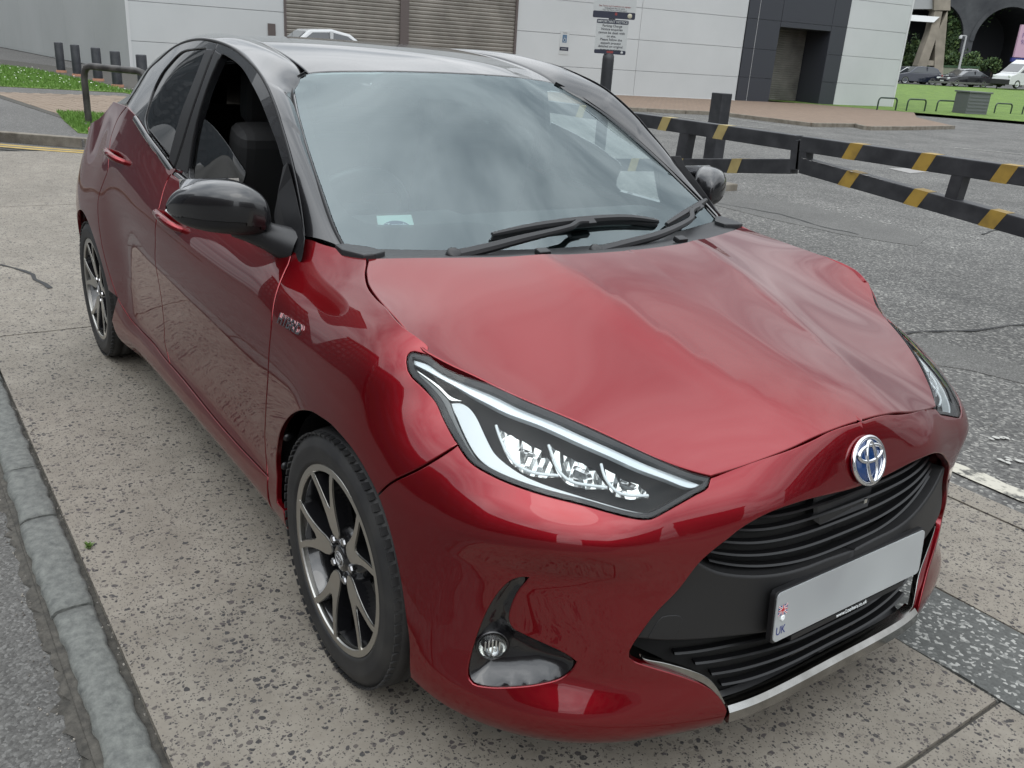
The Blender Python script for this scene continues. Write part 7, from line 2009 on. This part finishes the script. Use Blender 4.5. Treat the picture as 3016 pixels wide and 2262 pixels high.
# guard rail between road and bank
M_GALV = principled('galvanised_rail', (0.10, 0.10, 0.095), .5, .3)
ga, gb = ad(2735, 240, 80.0), ad(2960, 250, 80.0)
G_ = empty('guard_rail', tuple(ga), 'low grey guard rail running along the far road behind the grass', 'guard rail')
m = MB(); m.bar((0, 0, .0), gb - ga, .06, .16); m.build('rail_beam', M_GALV, G_)
for k in range(5): MB().bar((gb - ga) * (k + .5) / 5 + [0, 0, -.6], (gb - ga) * (k + .5) / 5 + [0, 0, .05], .08, .08, up=(1, 0, 0)).build('rail_post', M_GALV, G_)

# ------------------------------------------------------------------ viaduct, pier, planting, lamp column, billboard
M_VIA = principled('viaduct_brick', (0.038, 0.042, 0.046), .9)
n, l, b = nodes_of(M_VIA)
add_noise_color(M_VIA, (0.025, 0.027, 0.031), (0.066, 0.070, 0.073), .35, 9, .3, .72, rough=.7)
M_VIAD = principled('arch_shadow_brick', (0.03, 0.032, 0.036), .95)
DV = 112.0
VO = ad(2800, 215, DV); VO[2] = .6
VIA = empty('viaduct', (0, 0, 0), 'dark brick railway viaduct with tall arches overgrown by ivy behind the far road', 'viaduct')
def vp(u, z, d=0.0):       # u metres to the right of VO, d metres away from the viewer
    return VO + HR * u + HF * d + np.array([0, 0, z])
arch_c = [(-13.2, 4.1, 5.3), (-3.6, 4.1, 5.3), (6.0, 4.1, 5.3), (15.6, 4.1, 5.3), (25.2, 4.1, 5.3)]     # centre, half width, springing height
TOP = 17.0
def arch_line(c, hw, sp, n=22): return [(c - hw, -1.0), (c - hw, sp)] + [(c - hw * math.cos(t), sp + hw * 1.02 * math.sin(t)) for t in np.linspace(0, math.pi, n)[1:-1]] + [(c + hw, sp), (c + hw, -1.0)]
outl = [(-24, -1.0)]
for c_, hw, sp in arch_c: outl += arch_line(c_, hw, sp)
outl += [(36, -1.0), (36, TOP), (-24, TOP)]
nn = len(outl)
res = delaunay_2d_cdt([Vector(p) for p in outl], [(i, (i + 1) % nn) for i in range(nn)], [], 1, 1e-6)
UV = np.array([(v.x, v.y) for v in res[0]]); T = [f for f in res[2] if inside(np.array(outl), UV[list(f)].mean(0)[None])[0]]
o = mesh_obj('spandrel_wall', [vp(u, z) for u, z in UV], T, M_VIA, VIA)
for c_, hw, sp in arch_c:
    P = arch_line(c_, hw, sp); k = len(P)
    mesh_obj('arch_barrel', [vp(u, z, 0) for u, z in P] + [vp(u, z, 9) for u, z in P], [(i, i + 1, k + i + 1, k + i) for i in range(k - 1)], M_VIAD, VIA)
    Q = arch_line(c_, hw + .55, sp, 22); 
    mesh_obj('arch_ring', [vp(u, z, -.12) for u, z in P[1:-1]] + [vp(u, z, -.12) for u, z in Q[1:-1]], [(i, i + 1, k - 2 + i + 1, k - 2 + i) for i in range(k - 3)], M_VIA, VIA)
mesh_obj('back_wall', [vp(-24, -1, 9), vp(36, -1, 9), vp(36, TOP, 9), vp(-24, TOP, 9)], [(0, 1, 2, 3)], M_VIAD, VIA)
mesh_obj('parapet', [vp(-24, TOP, 0), vp(36, TOP, 0), vp(36, TOP, 9), vp(-24, TOP, 9)], [(0, 1, 2, 3)], M_VIA, VIA)
# concrete road bridge on an A-shaped pier
M_CON = principled('bridge_concrete', (0.168, 0.147, 0.115), .85); add_noise_color(M_CON, (0.108, 0.095, 0.073), (0.196, 0.171, 0.136), .8, 8, .3, .7)
M_GIRD = principled('bridge_girder', (0.17, 0.175, 0.175), .6)
DP = 92.0
PR = empty('bridge_pier', (0, 0, 0), 'tan concrete A-shaped bridge pier carrying a grey girder beside the viaduct', 'pier')
def pq(x, y, d=0.0): return ad(x, y, DP) + HF * d
def prism_px(name, pts, mat, parent, th=1.4, d=0.0):
    n = len(pts); V = [pq(x, y, d) for x, y in pts] + [pq(x, y, d + th) for x, y in pts]
    o = mesh_obj(name, V, [tuple(range(n)), tuple(range(n, 2 * n))[::-1]] + [(i, i + n, (i + 1) % n + n, (i + 1) % n) for i in range(n)], mat, parent)
    bm = bmesh.new(); bm.from_mesh(o.data); bmesh.ops.recalc_face_normals(bm, faces=bm.faces); bm.to_mesh(o.data); bm.free(); return o
prism_px('raking_leg', [(2754, 30), (2776, 34), (2764, 92), (2728, 200), (2728, 250), (2700, 250), (2703, 192), (2740, 90)], M_CON, PR)
prism_px('upright_leg', [(2764, 88), (2792, 30), (2790, 60), (2779, 195), (2776, 250), (2750, 250), (2753, 190), (2757, 95)], M_CON, PR, 1.4, .02)
prism_px('tie_beam', [(2722, 176), (2764, 180), (2762, 194), (2718, 192)], M_CON, PR, 1.0, .15)
prism_px('pier_head', [(2750, -60), (2800, -60), (2798, 31), (2750, 30)], M_CON, PR, 1.6, -.1)
prism_px('deck_girder', [(2480, -60), (2756, -60), (2756, 26), (2480, 26)], M_GIRD, PR, 2.0, .3)
prism_px('cross_beam', [(2600, 38), (2764, 50), (2747, 66), (2600, 56)], M_FLASH, PR, .8, -.3)
# foliage
M_LEAFS = [principled('leaf_green_%d' % i, c_, .8) for i, c_ in enumerate(((0.025, 0.052, 0.015), (0.042, 0.084, 0.021), (0.077, 0.119, 0.032)))]
def shrub(name, label, cx, cy, d, rx, rz, n, seed, leaf=.22, cat='shrub', group='shrubs in front of the viaduct'):
    c0 = ad(cx, cy, d); rg = np.random.default_rng(seed)
    S_ = empty(name, (c0[0], c0[1], c0[2] - rz), label, cat, group)
    cl = rg.normal(size=(14, 3)); cl /= np.linalg.norm(cl, axis=1)[:, None]; cl *= rg.uniform(.35, .95, (14, 1)); cl = cl * [rx, rx * .7, rz]
    V, F, FM = [], [], []
    for k in range(n):
        q = cl[rg.integers(14)] + rg.normal(0, .20, 3) * [rx, rx * .7, rz]
        p = HR * q[0] + HF * q[1] + np.array([0, 0, q[2] + rz]); a = rg.normal(size=3); a /= np.linalg.norm(a); b = np.cross(a, rg.normal(size=3)); b /= np.linalg.norm(b)
        s = leaf * rg.uniform(.5, 1.2); i = len(V)
        V += [p - a * s, p + b * s * .5, p + a * s, p - b * s * .5]; F.append((i, i + 1, i + 2, i + 3)); FM.append(rg.integers(3))
    o = mesh_obj('crown', V, F, None, S_, mats=M_LEAFS, fmat=FM)
    m = MB()
    for k in range(4): m.tube([(0, 0, -.3), tuple(cl[k] * .6 + [0, 0, rz])], [.06, .02], 5)
    m.build('trunk', principled('bark', (0.05, 0.04, 0.03), .9) if 'bark' not in MATS else MATS['bark'], S_)
    return S_
shrub('shrub', 'tall leafy shrub against the end of the white building, left of the concrete pier', 2668, 165, 98, 1.5, 2.3, 1500, 41)
shrub('shrub', 'low shrub at the foot of the raking leg of the concrete pier', 2695, 190, 96, 1.1, 1.0, 900, 42)
shrub('shrub', 'shrub growing between the legs of the concrete pier', 2745, 172, 99, .7, 1.4, 700, 43)
shrub('shrub', 'bushy shrub right of the pier, below the ivy-covered brickwork', 2795, 185, 98, 1.2, 1.2, 1200, 44)
shrub('shrub', 'wide bushy shrub around the foot of the camera column', 2845, 186, 97, 1.8, 1.1, 1600, 45)
shrub('shrub', 'spiky light green shrub in front of the large dark arch', 2925, 192, 97, 1.1, .9, 900, 46)
shrub('shrub', 'low shrub beside the brick gate pier on the far side of the road', 2885, 197, 98, .8, .6, 600, 49)
def ivy(px, py, rx, rz, n, seed, label):
    c0 = ad(px, py, DV - .6); rg = np.random.default_rng(seed); V, F, FM = [], [], []
    S_ = empty('ivy', tuple(c0), label, 'ivy', 'ivy on the viaduct')
    for k in range(n):
        t = rg.normal(0, .45, 2); p = HR * (t[0] * rx) + np.array([0, 0, t[1] * rz]) - HF * rg.uniform(0, .5)
        a = rg.normal(size=3); a /= np.linalg.norm(a); b = np.cross(a, rg.normal(size=3)); b /= np.linalg.norm(b); s = .26 * rg.uniform(.5, 1.2); i = len(V)
        V += [p - a * s, p + b * s * .6, p + a * s, p - b * s * .6]; F.append((i, i + 1, i + 2, i + 3)); FM.append(rg.integers(0, 3) if rg.random() < .5 else 0)
    mesh_obj('leaves', V, F, None, S_, mats=M_LEAFS, fmat=FM)
    m = MB(); m.tube([(0, 0, -rz), (.2, 0, 0), (0, 0, rz * .8)], [.06, .04, .01], 5); m.build('stem', MATS['bark'], S_)
ivy(2805, 120, 1.6, 3.6, 1500, 51, 'thick ivy climbing the brick pier beside the large arch')
ivy(2835, 40, 3.0, 1.6, 1300, 52, 'ivy spreading over the brickwork above the pier')
ivy(2960, 2, 4.0, .8, 900, 53, 'ivy trailing along the brickwork above the large arch')
# brick gate pier and low patterned parapet
M_RBR = principled('red_brick', (0.16, 0.075, 0.05), .9)
gpz = ad(2893, 215, 95)
GP_ = empty('gate_pier', (gpz[0], gpz[1], .4), 'short red brick gate pier with pyramid cap beyond the far road', 'pier')
MB().box((-.45, -.45, 0), (.45, .45, 1.0)).build('brick_shaft', M_RBR, GP_); m = MB(); m.add([(-.6, -.6, 1.0), (.6, -.6, 1.0), (.6, .6, 1.0), (-.6, .6, 1.0), (0, 0, 1.5)], [(0, 3, 2, 1), (0, 1, 4), (1, 2, 4), (2, 3, 4), (3, 0, 4)]); m.build('cap_stone', M_CON, GP_)
wa, wb = ad(2770, 207, 94), ad(2880, 211, 94)
PW_ = empty('parapet_wall', tuple(wa), 'low pale green patterned parapet wall behind the parked cars', 'wall')
m = MB(); m.bar((0, 0, -.5), wb - wa + [0, 0, -.5], .3, 1.6); m.build('wall_body', principled('pale_wall', (0.210, 0.231, 0.168), .8), PW_); m = MB(); m.bar((0, 0, .42), wb - wa + [0, 0, .42], .42, .22); m.build('wall_coping', principled('green_rail', (0.028, 0.070, 0.028), .6), PW_)
# camera column
c0 = ad(2827, 190, 93); c1 = ad(2836, 106, 93)
CC = empty('camera_column', (c0[0], c0[1], c0[2] - 1.5), 'thin pale column with a small camera on top in front of the arch', 'column')
hcol = float(c1[2] - c0[2] + 1.5)
m = MB(); m.tube([(0, 0, 0), (0, 0, hcol)], [.13, .09], 10); m.build('column_shaft', principled('column_white', (0.350, 0.357, 0.357), .5), CC)
m = MB(); m.bar((0, 0, hcol), np.array([0, 0, hcol]) - HR * .6, .10, .10); m.build('camera_arm', MATS['column_white'], CC); m = MB(); m.lathe([(-.2, .16), (.0, .17), (.1, .10), (.12, .001)], np.array([0, 0, hcol - .12]) - HR * .55, (0, 0, 1), 12); m.build('camera_dome', MATS['column_white'], CC)
# pink billboard on a blue beam
b0 = ad(2986, 168, 88); 
BB = empty('billboard', (b0[0], b0[1], 0.5), 'pink advertising billboard with dark lettering above the white van', 'billboard')
def bq(u, z, d=0): return HR * u + np.array([0, 0, z + b0[2] - .5]) + HF * d
M_PINK = principled('billboard_pink', (0.434, 0.280, 0.364), .6); M_NAVY = principled('billboard_blue', (0.014, 0.021, 0.154), .5)
m = MB(); V = [bq(u, z, d) for d in (0, .3) for u, z in ((0, 0), (6.0, 0), (6.0, 3.0), (0, 3.0))]; m.add(V, [(0, 1, 2, 3), (7, 6, 5, 4), (0, 4, 5, 1), (1, 5, 6, 2), (2, 6, 7, 3), (3, 7, 4, 0)]); m.build('poster_panel', M_PINK, BB)
m = MB(); V = [bq(u, z, d) for d in (-.05, .3) for u, z in ((-.15, -.42), (6.1, -.42), (6.1, -.05), (-.15, -.05))]; m.add(V, [(0, 1, 2, 3), (7, 6, 5, 4), (0, 4, 5, 1), (1, 5, 6, 2), (2, 6, 7, 3), (3, 7, 4, 0)]); m.build('name_beam', M_NAVY, BB)
for u in (1.5, 4.5): m = MB(); m.bar(bq(u, -.4, .15), bq(u, -6, .15), .2, .2, up=(1, 0, 0)); m.build('support_post', M_GALV, BB)
PT = principled('poster_text', (0.16, 0.10, 0.22), .6)
text_obj('poster_words', 'FROM', .62, PT, BB, bq(.28, 2.02, -.02), HR, (0, 0, 1), .002, 'LEFT'); text_obj('poster_words', '9AM', .62, PT, BB, bq(.28, 1.40, -.02), HR, (0, 0, 1), .002, 'LEFT'); text_obj('beam_words', 'global', .26, M_SIGNW, BB, bq(.2, -.24, -.07), HR, (0, 0, 1), .002, 'LEFT')
# sign or vehicle roof seen over the red car: white van parked by the shutters
vp_ = fp(5.0, 0.0, 3.0)
far_car('white car parked before the steel shutters, seen over the red roof', (vp_[0], vp_[1], 0), math.atan2(FE[1], FE[0]), M_PWHT, [(0.02, .26), (0.0, .60), (.12, .78), (.9, .95), (1.2, .98), (3.7, 1.0), (4.15, .95), (4.25, .6), (4.2, .26)], [(1.15, .96), (1.9, 1.50), (2.4, 1.60), (3.0, 1.56), (3.7, .98)], 4.3, 1.8, (.85, 3.4), .33, name='parked_car')

# ------------------------------------------------------------------ the rest of the street, seen only mirrored in the paint and glass
M_FAC = [principled('facade_%d' % i, c_, .8) for i, c_ in enumerate(((0.105, 0.070, 0.056), (0.084, 0.084, 0.091), (0.140, 0.126, 0.112), (0.070, 0.081, 0.091)))]
M_WIN = principled('facade_window', (0.03, 0.04, 0.05), .1, Coat_Weight=1.0)
def block(label, cx, cy, lx, ly, h, mat, floors, bays, faces):
    B = empty('street_building', (cx, cy, 0), label, 'building', 'buildings across the street')
    MB().box((-lx / 2, -ly / 2, 0), (lx / 2, ly / 2, h)).build('walls', mat, B)
    MB().box((-lx / 2 - .3, -ly / 2 - .3, h), (lx / 2 + .3, ly / 2 + .3, h + .6)).build('cornice', M_GIRD, B)
    fh = h / floors
    wm = {}
    for fx, fy in faces:
        W = ly if fx else lx; nb = max(2, int(bays * W / max(lx, ly))); bw = W / nb
        key = (fx, fy, nb)
        dx, dy = (.03, bw * .31) if fx else (bw * .31, .03)
        me = MB().box((-dx, -dy, 0), (dx, dy, fh * .56)).build('window', M_WIN, None); md = me.data; bpy.data.objects.remove(me)
        for i in range(nb):
            for j in range(floors):
                o = bpy.data.objects.new('window', md)
                q = -W / 2 + (i + .5) * bw
                o.location = (fx * (lx / 2 + .02), q, j * fh + fh * .24) if fx else (q, fy * (ly / 2 + .02), j * fh + fh * .24)
                link(o, B)
    return B
block('long brick office block on the opposite side of the street', 6, -34, 46, 14, 13, M_FAC[0], 4, 15, [(0, 1)])
block('grey concrete block facing the car across the street', -40, -36, 36, 14, 18, M_FAC[1], 6, 12, [(0, 1), (1, 0)])
block('pale stone block closing the street ahead of the red car', 46, -8, 14, 34, 12, M_FAC[2], 4, 12, [(-1, 0)])
block('dark glazed block beyond the car park, ahead of the red car', 36, 42, 18, 26, 12, M_FAC[3], 4, 10, [(-1, 0), (0, -1)])
block('tall glazed tower with gridded facade rising behind the street', -150, -42, 26, 26, 66, M_FAC[3], 22, 9, [(1, 0), (0, 1)])
